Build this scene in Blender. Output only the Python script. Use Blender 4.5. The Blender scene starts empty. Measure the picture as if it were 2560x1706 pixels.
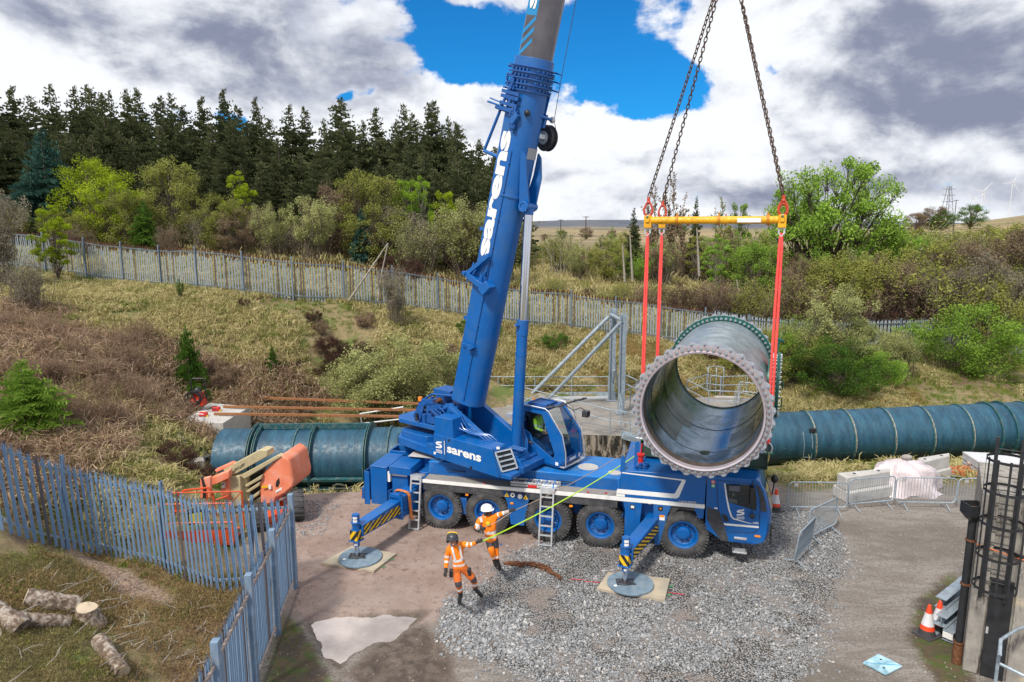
import bpy, math, random
import numpy as np
from math import sin, cos, tan, atan, atan2, radians, pi, sqrt
from mathutils import Vector, Matrix, Quaternion
random.seed(7); RNG = np.random.default_rng(7)
SC = bpy.context.scene; COL = SC.collection
# ------------------------------------------------------------------ camera
CH = 8.9; FPX = 1707.0; TH = atan((853 - 572) / FPX)
cam = bpy.data.cameras.new('camera'); cam.sensor_width = 36.0; cam.lens = 36.0 * FPX / 2560.0
cam.clip_start = 0.1; cam.clip_end = 12000
camo = bpy.data.objects.new('camera', cam); COL.objects.link(camo)
camo.location = (0, 0, CH); camo.rotation_euler = (pi / 2 - TH, 0, 0)
SC.camera = camo
SC.view_settings.view_transform = 'Standard'; SC.view_settings.look = 'None'
SC.view_settings.exposure = 0.8; SC.view_settings.gamma = 1.0
SC.view_settings.use_curve_mapping = False
# ------------------------------------------------------------------ node helper
class NT:
    def __init__(s, tree): s.t = tree; s.n = tree.nodes; s.l = tree.links
    def node(s, typ, ins=None, **kw):
        n = s.n.new(typ)
        for k, v in kw.items(): setattr(n, k, v)
        if ins:
            for k, v in ins.items(): s.set(n.inputs[k], v)
        return n
    def set(s, sock, v):
        if isinstance(v, bpy.types.NodeSocket): s.l.new(v, sock)
        elif v is not None:
            try: sock.default_value = v
            except Exception:
                sock.default_value = tuple(v) + (1.0,)
    def m(s, op, a, b=None, c=None, clamp=False):
        n = s.n.new('ShaderNodeMath'); n.operation = op; n.use_clamp = clamp
        s.set(n.inputs[0], a)
        if b is not None: s.set(n.inputs[1], b)
        if c is not None: s.set(n.inputs[2], c)
        return n.outputs[0]
    def mr(s, v, a, b, c=0.0, d=1.0, smooth=True):
        n = s.n.new('ShaderNodeMapRange'); n.interpolation_type = 'SMOOTHSTEP' if smooth else 'LINEAR'
        for i, x in enumerate((v, a, b, c, d)): s.set(n.inputs[i], x)
        return n.outputs[0]
    def mix(s, f, a, b, typ='MIX'):
        n = s.n.new('ShaderNodeMix'); n.data_type = 'RGBA'; n.blend_type = typ; n.clamp_factor = True
        s.set(n.inputs[0], f)
        for i, x in ((6, a), (7, b)):
            if not isinstance(x, bpy.types.NodeSocket): x = (x[0], x[1], x[2], 1.0)
            s.set(n.inputs[i], x)
        return n.outputs[2]
    def noise(s, vec, scale, detail=4, rough=0.55, dist=0.0, out=0):
        n = s.n.new('ShaderNodeTexNoise'); n.inputs['Scale'].default_value = scale
        n.inputs['Detail'].default_value = detail; n.inputs['Roughness'].default_value = rough
        n.inputs['Distortion'].default_value = dist
        if vec is not None: s.l.new(vec, n.inputs['Vector'])
        return n.outputs[out]
    def vor(s, vec, scale, feature='F1', out='Distance', rnd=1.0):
        n = s.n.new('ShaderNodeTexVoronoi'); n.feature = feature; n.inputs['Scale'].default_value = scale
        n.inputs['Randomness'].default_value = rnd
        if vec is not None: s.l.new(vec, n.inputs['Vector'])
        return n.outputs[out]
# ------------------------------------------------------------------ world: blue sky with broken cloud
SUN_EL = radians(52); SUN_AZ = radians(215)      # compass style, measured from +Y clockwise
W = bpy.data.worlds.new('World'); SC.world = W; W.use_nodes = True
w = NT(W.node_tree); w.n.clear()
sky = w.node('ShaderNodeTexSky', sky_type='NISHITA'); sky.sun_disc = False
sky.sun_elevation = SUN_EL; sky.sun_rotation = SUN_AZ; sky.air_density = 1.0; sky.dust_density = 0.3; sky.ozone_density = 3.0
tc = w.node('ShaderNodeTexCoord'); D = tc.outputs['Generated']
sep = w.node('ShaderNodeSeparateXYZ', {0: D}); X, Y, Z = sep.outputs
wn = w.node('ShaderNodeSeparateColor', {0: w.noise(D, 6.5, 6, .6, .2, 1)}).outputs
AZn = w.m('ADD', w.m('ARCTAN2', X, Y), w.m('MULTIPLY', w.m('SUBTRACT', wn[0], .5), .16)); ELn = w.m('ADD', w.m('ARCSINE', Z), w.m('MULTIPLY', w.m('SUBTRACT', wn[1], .5), .09))
def azel(px, py):
    u = (px - 1280) / FPX; v = (853 - py) / FPX; c, s_ = cos(TH), sin(TH)
    d = Vector((u, c + v * s_, -s_ + v * c)).normalized()
    return atan2(d.x, d.y), math.asin(d.z)
def blob(px, py, rx, ry, amp, rot=0.0):
    a0, e0 = azel(px, py); sx = rx / FPX; sy = ry / FPX
    dx = w.m('SUBTRACT', AZn, a0); dy = w.m('SUBTRACT', ELn, e0)
    if rot:
        c, s_ = cos(rot), sin(rot)
        dx, dy = w.m('ADD', w.m('MULTIPLY', dx, c), w.m('MULTIPLY', dy, s_)), w.m('SUBTRACT', w.m('MULTIPLY', dy, c), w.m('MULTIPLY', dx, s_))
    dx = w.m('DIVIDE', dx, sx); dy = w.m('DIVIDE', dy, sy)
    q = w.m('ADD', w.m('MULTIPLY', dx, dx), w.m('MULTIPLY', dy, dy))
    return w.m('MULTIPLY', w.m('POWER', 2.718, w.m('MULTIPLY', q, -1.0)), amp)
def addall(L):
    r = L[0]
    for q in L[1:]: r = w.m('ADD', r, q)
    return r
vz = w.m('MULTIPLY', Z, 1.9)
cv = w.node('ShaderNodeCombineXYZ', {0: X, 1: Y, 2: vz}).outputs[0]
n1 = w.noise(cv, 5.0, 12, 0.58, 0.25); up_ = w.node('ShaderNodeVectorMath', {0: cv, 1: (0.01, 0, .045)}, operation='ADD').outputs[0]; nU = w.noise(up_, 5.0, 12, .58, .25); nV = w.noise(up_, 11.0, 9, .62, .3); n2 = w.noise(cv, 2.2, 5, 0.5, 0.3); n3 = w.noise(cv, 11.0, 9, 0.62, 0.3)
holes = [blob(1470, 130, 190, 95, 1.1, -0.35), blob(1680, 190, 90, 60, .7), blob(1080, 60, 110, 70, .6), blob(1600, 215, 110, 75, .75, -.3), blob(1120, 110, 115, 75, 1.0, .25), blob(1215, 180, 110, 45, .9), blob(1330, 40, 60, 110, .3),
         blob(1500, 60, 90, 70, .55), blob(1040, 10, 55, 25, .5), blob(1960, 195, 50, 16, .55), blob(1680, 40, 50, 60, .55), blob(562, 290, 30, 26, .75), blob(905, 235, 22, 14, .5), blob(430, 60, 24, 16, .45), blob(960, 225, 20, 14, .4), blob(1900, 205, 50, 20, .3)]
solid = [blob(1290, 60, 110, 80, .5), blob(1640, 70, 60, 45, .55), blob(1560, 340, 300, 70, .6), blob(1150, 270, 110, 50, .5), blob(1830, 270, 120, 50, .5), blob(560, 120, 400, 110, .5), blob(2300, 200, 260, 180, .5)]
dens = w.m('ADD', w.m('MULTIPLY', w.m('SUBTRACT', n1, .5), 2.6), .62)
dens = w.m('SUBTRACT', w.m('ADD', dens, w.m('MULTIPLY', addall(solid), .5)), addall(holes))
cmask = w.mr(dens, .10, .36)
darks = [blob(2420, 250, 300, 130, 1.05), blob(2330, 60, 240, 90, .75), blob(2150, 30, 90, 60, .3), blob(700, 225, 300, 35, .62), blob(820, 120, 260, 90, .42), blob(1010, 130, 120, 50, .35),
         blob(300, 60, 260, 90, .38), blob(1830, 470, 160, 45, .85), blob(1430, 395, 120, 28, .6), blob(1420, 440, 120, 15, .45), blob(1640, 400, 100, 22, .45),
         blob(1290, 250, 70, 50, .2), blob(2180, 470, 200, 45, .5), blob(820, 290, 150, 30, .35), blob(1180, 330, 80, 40, .3), blob(60, 20, 160, 30, .5), blob(1270,90,90,60,.25), blob(2100,400,130,20,.35)]
brights = [blob(200, 235, 300, 60, .9), blob(1480, 290, 130, 60, .95), blob(1560, 350, 110, 35, .5), blob(1860, 280, 160, 70, 1.0), blob(1990, 375, 190, 40, .6), blob(1160, 250, 90, 50, .5), blob(2000, 80, 130, 70, .8),
           blob(1850, 130, 90, 60, .5), blob(2350, 400, 200, 30, .55), blob(780, 60, 80, 40, .3), blob(1660,540,500,22,.3), blob(760,330,120,30,.35), blob(960,310,80,30,.35)]
dk = w.m('ADD', w.m('MULTIPLY', w.m('SUBTRACT', n2, .5), 2.1), w.m('MULTIPLY', w.m('SUBTRACT', n3, .5), 1.9))
dk = w.m('ADD', w.m('ADD', dk, w.m('ADD', w.m('MULTIPLY', w.m('SUBTRACT', nU, n1), 4.0), w.m('MULTIPLY', w.m('SUBTRACT', nV, n3), 1.3))), w.m('ADD', .26, addall(darks))); dk = w.m('SUBTRACT', dk, addall(brights))
dark = w.mr(dk, -.12, 1.45)
ccol = w.mix(dark, (0.57, 0.585, 0.61), (0.150, 0.168, 0.235))
edge = w.mr(dens, .30, .6)
ccol = w.mix(w.m('MULTIPLY', w.m('SUBTRACT', 1.0, edge), .35), ccol, (.55, .58, .64))
bg1 = w.node('ShaderNodeBackground', {'Color': w.mix(1.0, sky.outputs[0], (0.06, 0.46, .78), 'MULTIPLY'), 'Strength': 0.10})
bg2 = w.node('ShaderNodeBackground', {'Color': ccol, 'Strength': 1.0})
mx = w.node('ShaderNodeMixShader', {0: cmask, 1: bg1.outputs[0], 2: bg2.outputs[0]})
wo = w.node('ShaderNodeOutputWorld', {'Surface': mx.outputs[0]})
sl = bpy.data.lights.new('sun', 'SUN'); sl.energy = 2.4; sl.angle = radians(8); sl.color = (1.0, .93, .82)
slo = bpy.data.objects.new('sun', sl); COL.objects.link(slo); slo.location = (-20, -20, 60)
sd = Vector((sin(SUN_AZ) * cos(SUN_EL), cos(SUN_AZ) * cos(SUN_EL), sin(SUN_EL)))
slo.rotation_euler = sd.to_track_quat('Z', 'Y').to_euler()
# ------------------------------------------------------------------ photo measuring helpers (pixel -> real place)
cT, sT = cos(TH), sin(TH); C0 = np.array([0, 0, CH])
def ray(px, py):
    u = (px - 1280) / FPX; v = (853 - py) / FPX
    return np.array([u, cT + v * sT, -sT + v * cT])
def atz(px, py, z=0.0):
    r = ray(px, py); t = (z - CH) / r[2]; return Vector((r[0] * t, r[1] * t, z))
def aty(px, py, y):
    r = ray(px, py); t = y / r[1]; return Vector((r[0] * t, y, CH + r[2] * t))
def atd(px, py, d):
    r = ray(px, py); return Vector(tuple(C0 + r * d))
def proj(p):
    x, y, z = p[0], p[1], p[2] - CH; f = y * cT - z * sT; u = y * sT + z * cT
    return (1280 + FPX * x / f, 853 - FPX * u / f)
class Frame:
    def __init__(s, O, yaw):
        s.O = np.array(O, float); s.yaw = yaw
        s.e = np.array([cos(yaw), sin(yaw), 0]); s.n = np.array([-sin(yaw), cos(yaw), 0])
        s.M = Matrix.Translation(Vector(tuple(s.O))) @ Matrix.Rotation(yaw, 4, 'Z')
    def pl(s, px, py, t=0.0):            # on the vertical plane local y = t
        r = ray(px, py); k = (np.dot(s.O - C0, s.n) + t) / np.dot(r, s.n); P = C0 + r * k
        return (float(np.dot(P - s.O, s.e)), t, float(P[2] - s.O[2]))
    def pz(s, px, py, z):                # on the level plane local z
        r = ray(px, py); k = (s.O[2] + z - CH) / r[2]; P = C0 + r * k
        return (float(np.dot(P - s.O, s.e)), float(np.dot(P - s.O, s.n)), z)
def crop(x0, y0, sc): return lambda x, y: (x0 + x / sc, y0 + y / sc)
zA = crop(890, 960, 4.357); zB = crop(1150, 900, 4.479); zC = crop(1400, 1100, 3.486); zD = crop(1700, 1100, 4.9)
z1 = crop(850, 900, 3.485); z2 = crop(1400, 900, 3.135); z3 = crop(1550, 750, 3.335); z4 = crop(350, 950, 3.336)
z5 = crop(0, 1050, 2.39); z6 = crop(450, 1150, 2.82); z7 = crop(1050, 1200, 4.48); z8 = crop(1900, 1000, 2.221)
zE = crop(780, 1200, 6.273); zF = crop(1150, 130, 5.227); zG = crop(1280, 740, 4.355); zH = crop(2280, 1050, 2.389)
y5 = crop(1550, 350, 3.136); y6 = crop(1900, 350, 3.136); y7 = crop(0, 550, 3.137); y8 = crop(500, 600, 3.485)
# ------------------------------------------------------------------ materials
MATS = {}
def mat(name, col, rough=.6, metal=0.0, var=.12, vscale=3.0, bump=0.0, bscale=40.0, coat=0.0, dirt=None, dirta=.35, dscale=2.0, alpha=None, trans=0.0, emit=None, objc=True, island=0.0):
    if name in MATS: return MATS[name]
    m = bpy.data.materials.new(name); m.use_nodes = True; t = NT(m.node_tree); t.n.clear()
    out = t.node('ShaderNodeOutputMaterial'); b = t.node('ShaderNodeBsdfPrincipled'); t.l.new(b.outputs[0], out.inputs[0])
    co = t.node('ShaderNodeTexCoord').outputs['Object'] if objc else t.node('ShaderNodeNewGeometry').outputs['Position']
    c = None
    nz = t.noise(co, vscale, 5, .6)
    lo = tuple(max(0, x * (1 - var)) for x in col); hi = tuple(min(1, x * (1 + var)) for x in col)
    c = t.mix(t.mr(nz, .3, .7), lo, hi)
    if island:
        g = t.node('ShaderNodeNewGeometry').outputs['Random Per Island']
        c = t.mix(g, c, t.mix(1.0, c, (1 - island,) * 3, 'MULTIPLY'))
    if dirt is not None:
        dn = t.noise(co, dscale, 7, .7, .3)
        c = t.mix(t.m('MULTIPLY', t.mr(dn, .45, .68), dirta), c, dirt)
        rn = t.mr(dn, .4, .7, rough, min(1, rough + .25)); t.l.new(rn, b.inputs['Roughness'])
    else:
        b.inputs['Roughness'].default_value = rough
    t.l.new(c, b.inputs['Base Color']); b.inputs['Metallic'].default_value = metal
    if coat: b.inputs['Coat Weight'].default_value = coat; b.inputs['Coat Roughness'].default_value = .12
    if trans: b.inputs['Transmission Weight'].default_value = trans
    if bump:
        bn = t.node('ShaderNodeBump', {'Height': t.noise(co, bscale, 6, .6), 'Strength': bump, 'Distance': .02})
        t.l.new(bn.outputs[0], b.inputs['Normal'])
    if emit: b.inputs['Emission Color'].default_value = (*emit, 1); b.inputs['Emission Strength'].default_value = 1.0
    MATS[name] = m; return m
BLUE = mat('crane_blue_paint', (.0, .102, .38), .34, 0, .07, 1.2, coat=.12, dirt=(.05, .13, .26), dirta=.38, dscale=1.3)
BLUEL = mat('blue_deck_paint', (.004, .16, .52), .42, 0, .15, 1.5, dirt=(.10, .20, .32), dirta=.5, dscale=2.2)
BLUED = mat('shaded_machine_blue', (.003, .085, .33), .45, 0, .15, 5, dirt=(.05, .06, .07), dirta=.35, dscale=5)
WHITE = mat('white_decal', (.78, .78, .78), .45, 0, .04)
BLACK = mat('black_plastic', (.018, .02, .024), .5, 0, .3, 6)
DGREY = mat('dark_grey_skirt', (.045, .047, .055), .65, 0, .2, 4, dirt=(.16, .15, .14), dirta=.3, dscale=4)
RUBBER = mat('tyre_rubber', (.050, .050, .054), .8, 0, .25, 6, bump=.3, bscale=30, dirt=(.15, .145, .14), dirta=.6, dscale=3.5)
DECKG = mat('grey_deck_plate', (.28, .265, .25), .75, 0, .12, 2.5, bump=.25, bscale=60, dirt=(.13, .12, .11), dirta=.6, dscale=2.5)
ALU = mat('brushed_aluminium', (.62, .64, .67), .38, .6, .1, 8, dirt=(.3, .3, .3), dirta=.3, dscale=6)
GALV = mat('galvanised_steel', (.33, .40, .47), .5, .35, .18, 7, bump=.1, bscale=30, dirt=(.22, .25, .28), dirta=.5, dscale=5)
GALVB = mat('bluish_galvanised_steel', (.20, .30, .44), .45, .3, .2, 5, dirt=(.30, .34, .38), dirta=.6, dscale=4)
CHROME = mat('polished_rod_steel', (.60, .63, .70), .16, 1.0, .03)
STEELD = mat('dark_bare_steel', (.10, .10, .11), .45, .7, .3, 8)
YEL = mat('warning_yellow', (.80, .50, .01), .45, 0, .06, dirt=(.25, .18, .05), dirta=.25)
YELB = mat('beam_yellow_paint', (.80, .40, .005), .42, 0, .12, 4, dirt=(.22, .10, .03), dirta=.5, dscale=9)
ORANGE = mat('signal_orange', (.75, .16, .02), .45, 0, .1)
RED = mat('red_paint', (.55, .02, .02), .4, 0, .1)
GREEN = mat('green_paint', (.02, .3, .1), .4, 0, .1)
GLASSD = mat('tinted_cab_glass', (.012, .018, .022), .04, 0, .05, coat=.5)
LAMP = mat('amber_lamp', (.9, .28, .02), .25)
CONC = mat('weathered_concrete', (.30, .285, .265), .9, 0, .16, 1.4, bump=.5, bscale=25, dirt=(.12, .11, .10), dirta=.65, dscale=1.3)
CONCL = mat('pale_concrete', (.46, .45, .44), .88, 0, .08, 2, bump=.3, bscale=30, dirt=(.30, .29, .28), dirta=.5, dscale=3)
RUST = mat('rusty_iron', (.16, .065, .03), .85, .1, .4, 14, bump=.3, bscale=60)
CHAINM = mat('rusty_chain_steel', (.085, .055, .042), .7, .3, .35, 10)
GRNP = mat('dark_green_frame_paint', (.022, .062, .048), .5, 0, .15, 3, dirt=(.09, .07, .05), dirta=.6, dscale=4)
# ------------------------------------------------------------------ mesh builder
class MB:
    def __init__(s): s.v = []; s.f = []; s.m = []
    def add(s, vs, fs, mi=0):
        o = len(s.v); s.v.extend([tuple(p) for p in vs]); s.f.extend([tuple(i + o for i in f) for f in fs]); s.m.extend([mi] * len(fs)); return s
    def box(s, x0, x1, y0, y1, z0, z1, mi=0):
        vs = [(x, y, z) for z in (z0, z1) for y in (y0, y1) for x in (x0, x1)]
        return s.add(vs, [(0, 2, 3, 1), (4, 5, 7, 6), (0, 1, 5, 4), (2, 6, 7, 3), (0, 4, 6, 2), (1, 3, 7, 5)], mi)
    def hexa(s, b, t, mi=0):               # 4 bottom + 4 top points (same order)
        return s.add(list(b) + list(t), [(3, 2, 1, 0), (4, 5, 6, 7), (0, 1, 5, 4), (1, 2, 6, 5), (2, 3, 7, 6), (3, 0, 4, 7)], mi)
    def prism(s, pts, ax, a, b, mi=0):
        def P(p, q):
            return {'y': (p[0], q, p[1]), 'x': (q, p[0], p[1]), 'z': (p[0], p[1], q)}[ax]
        n = len(pts); vs = [P(p, a) for p in pts] + [P(p, b) for p in pts]
        fs = [tuple(range(n))[::-1], tuple(range(n, 2 * n))] + [(i, (i + 1) % n, (i + 1) % n + n, i + n) for i in range(n)]
        return s.add(vs, fs, mi)
    def cyl(s, p0, p1, r, r1=None, n=12, mi=0, caps=True):
        r1 = r if r1 is None else r1; p0 = Vector(p0); p1 = Vector(p1); d = (p1 - p0)
        if d.length < 1e-6: return s
        d.normalize(); a = d.orthogonal().normalized(); b = d.cross(a); vs = []
        for p, rr in ((p0, r), (p1, r1)):
            for i in range(n):
                t = 2 * pi * i / n; vs.append(p + a * (rr * cos(t)) + b * (rr * sin(t)))
        fs = [(i, (i + 1) % n, n + (i + 1) % n, n + i) for i in range(n)]
        if caps: fs += [tuple(range(n))[::-1], tuple(range(n, 2 * n))]
        return s.add(vs, fs, mi)
    def tube(s, path, r, n=6, mi=0, closed=False):
        P = [Vector(p) for p in path]; k = len(P); vs = []; fs = []; prev = None
        for i, p in enumerate(P):
            if closed: d = P[(i + 1) % k] - P[i - 1]
            else: d = P[min(i + 1, k - 1)] - P[max(i - 1, 0)]
            d.normalize()
            if prev is None: a = d.orthogonal().normalized()
            else: a = (prev - d * prev.dot(d)); a = a.normalized() if a.length > 1e-6 else d.orthogonal().normalized()
            prev = a; b = d.cross(a); rr = r[i] if isinstance(r, (list, tuple)) else r
            for j in range(n):
                t = 2 * pi * j / n; vs.append(p + a * (rr * cos(t)) + b * (rr * sin(t)))
        for i in range(k if closed else k - 1):
            i2 = (i + 1) % k
            for j in range(n): fs.append((i * n + j, i * n + (j + 1) % n, i2 * n + (j + 1) % n, i2 * n + j))
        if not closed: fs += [tuple(range(n))[::-1], tuple(range((k - 1) * n, k * n))]
        return s.add(vs, fs, mi)
    def bar(s, p0, p1, wd, ht, up=(0, 0, 1), mi=0):
        p0 = Vector(p0); p1 = Vector(p1); d = (p1 - p0).normalized(); u = Vector(up)
        if abs(d.dot(u)) > .98: u = Vector((0, 1, 0)) if abs(d.y) < .9 else Vector((1, 0, 0))
        sd_ = d.cross(u).normalized() * (wd / 2); u = sd_.cross(d).normalized() * (ht / 2)
        return s.hexa([p0 - sd_ - u, p0 + sd_ - u, p0 + sd_ + u, p0 - sd_ + u], [p1 - sd_ - u, p1 + sd_ - u, p1 + sd_ + u, p1 - sd_ + u], mi)
    def lathe(s, prof, p, ax, n=32, mi=0, closed=False):  # prof: (radius, distance along axis)
        p = Vector(p); d = Vector(ax).normalized(); a = d.orthogonal().normalized(); b = d.cross(a); vs = []; k = len(prof)
        for r, h in prof:
            for i in range(n):
                t = 2 * pi * i / n; vs.append(p + d * h + a * (r * cos(t)) + b * (r * sin(t)))
        fs = []
        for j in range(k if closed else k - 1):
            j2 = (j + 1) % k
            for i in range(n): fs.append((j * n + i, j * n + (i + 1) % n, j2 * n + (i + 1) % n, j2 * n + i))
        return s.add(vs, fs, mi)
    def ball(s, c, r, mi=0, n=10, k=6, sc=(1, 1, 1)):
        vs = []; fs = []; c = Vector(c)
        for j in range(1, k):
            ph = pi * j / k
            for i in range(n):
                t = 2 * pi * i / n; vs.append(c + Vector((r * sin(ph) * cos(t) * sc[0], r * sin(ph) * sin(t) * sc[1], r * cos(ph) * sc[2])))
        vs += [c + Vector((0, 0, r * sc[2])), c - Vector((0, 0, r * sc[2]))]; T = len(vs) - 2
        for j in range(k - 2):
            for i in range(n): fs.append((j * n + i, (j + 1) * n + i, (j + 1) * n + (i + 1) % n, j * n + (i + 1) % n))
        for i in range(n): fs += [(T, i, (i + 1) % n), (T + 1, (k - 2) * n + (i + 1) % n, (k - 2) * n + i)]
        return s.add(vs, fs, mi)
    def xf(s, M):
        s.v = [tuple(M @ Vector(p)) for p in s.v]; return s
    def mesh(s, name, mats, smooth=30):
        me = bpy.data.meshes.new(name); me.from_pydata(s.v, [], s.f)
        for m_ in (mats if isinstance(mats, (list, tuple)) else [mats]): me.materials.append(m_)
        if any(s.m): me.polygons.foreach_set('material_index', s.m)
        if smooth:
            me.polygons.foreach_set('use_smooth', [True] * len(me.polygons)); me.set_sharp_from_angle(angle=radians(smooth))
        me.update(); return me
    def pieces(s):
        """vertex-connected islands, joined where they lie closer than half the larger one's size"""
        n = len(s.v); par = list(range(n))
        def find(a):
            while par[a] != a: par[a] = par[par[a]]; a = par[a]
            return a
        for f in s.f:
            r = find(f[0])
            for q in f[1:]: par[find(q)] = r
        isl = {}
        for f in s.f: isl.setdefault(find(f[0]), set()).update(f)
        K = list(isl); k = len(K)
        if k < 2 or k > 400: return None if k < 2 else k
        V_ = np.array(s.v); lo = np.array([V_[list(isl[q])].min(0) for q in K]); hi = np.array([V_[list(isl[q])].max(0) for q in K]); sz = (hi - lo).max(1)
        grp = list(range(k))
        def fg(a):
            while grp[a] != a: a = grp[a]
            return a
        for i in range(k):
            gap = np.maximum(0, np.maximum(lo[i] - hi, lo - hi[i])).max(1) if False else np.sqrt((np.maximum(0, np.maximum(lo[i] - hi, lo - hi[i])) ** 2).sum(1))
            for j in np.nonzero(gap < .45 * np.maximum(sz, sz[i]))[0]:
                a, b = fg(i), fg(int(j))
                if a != b: grp[a] = b
        roots = {}
        for i in range(k): roots.setdefault(fg(i), []).append(K[i])
        if len(roots) < 2: return None
        if len(roots) > 12: return len(roots)
        out = []
        for ks in roots.values():
            kset = set(ks); m2 = MB(); mp = {}
            for f, mi in zip(s.f, s.m):
                if find(f[0]) in kset:
                    ff = []
                    for q in f:
                        if q not in mp: mp[q] = len(m2.v); m2.v.append(s.v[q])
                        ff.append(mp[q])
                    m2.f.append(tuple(ff)); m2.m.append(mi)
            out.append(m2)
        out.sort(key=lambda m: -len(m.v)); return out
    def build(s, name, mats, parent=None, smooth=30, bevel=0.0, split=True):
        P = s.pieces() if split else None
        if isinstance(P, list):
            return [m_.build(name, mats, parent, smooth, bevel, False) for m_ in P][0]
        o = bpy.data.objects.new(name, s.mesh(name, mats, smooth)); COL.objects.link(o)
        if isinstance(P, int): o['kind'] = 'stuff'
        if parent is not None: o.parent = parent
        if bevel:
            b = o.modifiers.new('bevel', 'BEVEL'); b.width = bevel; b.segments = 2; b.limit_method = 'ANGLE'; b.angle_limit = radians(40); b.harden_normals = False
        return o
def npmesh(name, V, Fq, mats, midx=None, smooth=False):
    me = bpy.data.meshes.new(name); V = np.asarray(V, np.float32); Fq = np.asarray(Fq, np.int32); k = Fq.shape[1]; n = len(Fq)
    me.vertices.add(len(V)); me.vertices.foreach_set('co', V.ravel()); me.loops.add(n * k); me.loops.foreach_set('vertex_index', Fq.ravel())
    me.polygons.add(n); me.polygons.foreach_set('loop_start', np.arange(0, n * k, k, dtype=np.int32))
    for m_ in mats: me.materials.append(m_)
    if midx is not None: me.polygons.foreach_set('material_index', np.asarray(midx, np.int32))
    if smooth: me.polygons.foreach_set('use_smooth', np.ones(n, bool))
    me.update(calc_edges=True); me.validate(); return me
def tag(o, label=None, cat=None, group=None, kind=None):
    if label: o['label'] = label
    if cat: o['category'] = cat
    if group: o['group'] = group
    if kind: o['kind'] = kind
    return o
def thing(name, label, cat, M=None, group=None):
    o = bpy.data.objects.new(name, None); COL.objects.link(o); o.empty_display_size = .2
    if M is not None: o.matrix_world = M
    return tag(o, label, cat, group)
def inst(name, me, parent, M=None, loc=None):
    o = bpy.data.objects.new(name, me); COL.objects.link(o)
    if parent is not None: o.parent = parent
    if M is not None: o.matrix_basis = M
    if loc is not None: o.location = loc
    return o
def text(body, name, m_, parent, P0, XV, YV, offset=.02, ext=.0):
    """flat lettering filling the parallelogram P0, P0+XV, P0+YV"""
    cu = bpy.data.curves.new('lettering', 'FONT'); cu.body = body; cu.size = 1; cu.offset = offset; cu.resolution_u = 3
    o = bpy.data.objects.new('lettering', cu); dg = bpy.context.evaluated_depsgraph_get()
    COL.objects.link(o); bpy.context.view_layer.update(); dg = bpy.context.evaluated_depsgraph_get()
    me = bpy.data.meshes.new_from_object(o.evaluated_get(dg)); COL.objects.unlink(o); bpy.data.objects.remove(o)
    V = np.array([v.co[:] for v in me.vertices]); lo = V.min(0); hi = V.max(0)
    P0 = Vector(P0); XV = Vector(XV); YV = Vector(YV); N = XV.cross(YV).normalized() * .004
    for v in me.vertices:
        u_ = (v.co.x - lo[0]) / (hi[0] - lo[0]); q = (v.co.y - lo[1]) / (hi[1] - lo[1]); v.co = P0 + XV * u_ + YV * q + N
    me.materials.clear(); me.materials.append(m_); me.name = name
    r = bpy.data.objects.new(name, me); COL.objects.link(r)
    if parent is not None: r.parent = parent
    return r
def logo(name, m_, parent, P0, XV, YV):
    """the S emblem over three rings, in the same parallelogram convention"""
    P0 = Vector(P0); XV = Vector(XV); YV = Vector(YV); N = XV.cross(YV).normalized() * .004
    def W_(x, y): return P0 + XV * x + YV * y + N
    mb = MB()
    out = [(.98, 1.0), (.25, .93), (.06, .84), (.03, .74), (.2, .66), (.66, .64), (.7, .59), (.6, .555), (.05, .52), (.0, .38), (.75, .42), (.95, .5), (1.0, .64), (.9, .74), (.66, .775), (.36, .78), (.36, .81), (.5, .83), (.95, .87)]
    mb.add([W_(*p) for p in out], [tuple(range(len(out)))])
    for cx in (.17, .5, .83):
        n = 14; vs = []
        for rr in (.155, .085):
            for i in range(n): vs.append(W_(cx + rr * cos(2 * pi * i / n), .15 + rr * .95 * sin(2 * pi * i / n)))
        mb.add(vs, [(i, (i + 1) % n, n + (i + 1) % n, n + i) for i in range(n)])
    return mb.build(name, m_, parent, 0)
def stripes(P0, XV, YV, n=5, slant=1.0, duty=.5, mi=0, mb=None, lift=.004):
    """warning stripes clipped to the parallelogram"""
    P0 = Vector(P0); XV = Vector(XV); YV = Vector(YV); N = XV.cross(YV).normalized() * lift; mb = mb or MB()
    st = (1 + abs(slant)) / n
    def clip(poly, axis, val, keep_less):
        out = []
        for i in range(len(poly)):
            a, b = poly[i], poly[(i + 1) % len(poly)]; ia = (a[axis] <= val) == keep_less; ib = (b[axis] <= val) == keep_less
            if ia: out.append(a)
            if ia != ib:
                t = (val - a[axis]) / (b[axis] - a[axis]); out.append((a[0] + (b[0] - a[0]) * t, a[1] + (b[1] - a[1]) * t))
        return out
    base = -max(0, slant)
    for i in range(n + 1):
        x = base + i * st; p = [(x, 0), (x + st * duty, 0), (x + st * duty + slant, 1), (x + slant, 1)]
        p = clip(p, 0, 1, True); p = clip(p, 0, 0, False) if p else p
        if len(p) > 2: mb.add([P0 + XV * q[0] + YV * q[1] + N for q in p], [tuple(range(len(p)))], mi)
    return mb
def decal(P0, XV, YV, mb, mi=0, lift=.003):
    P0 = Vector(P0); XV = Vector(XV); YV = Vector(YV); N = XV.cross(YV).normalized() * lift
    return mb.add([P0 + N, P0 + XV + N, P0 + XV + YV + N, P0 + YV + N], [(0, 1, 2, 3)], mi)
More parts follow.
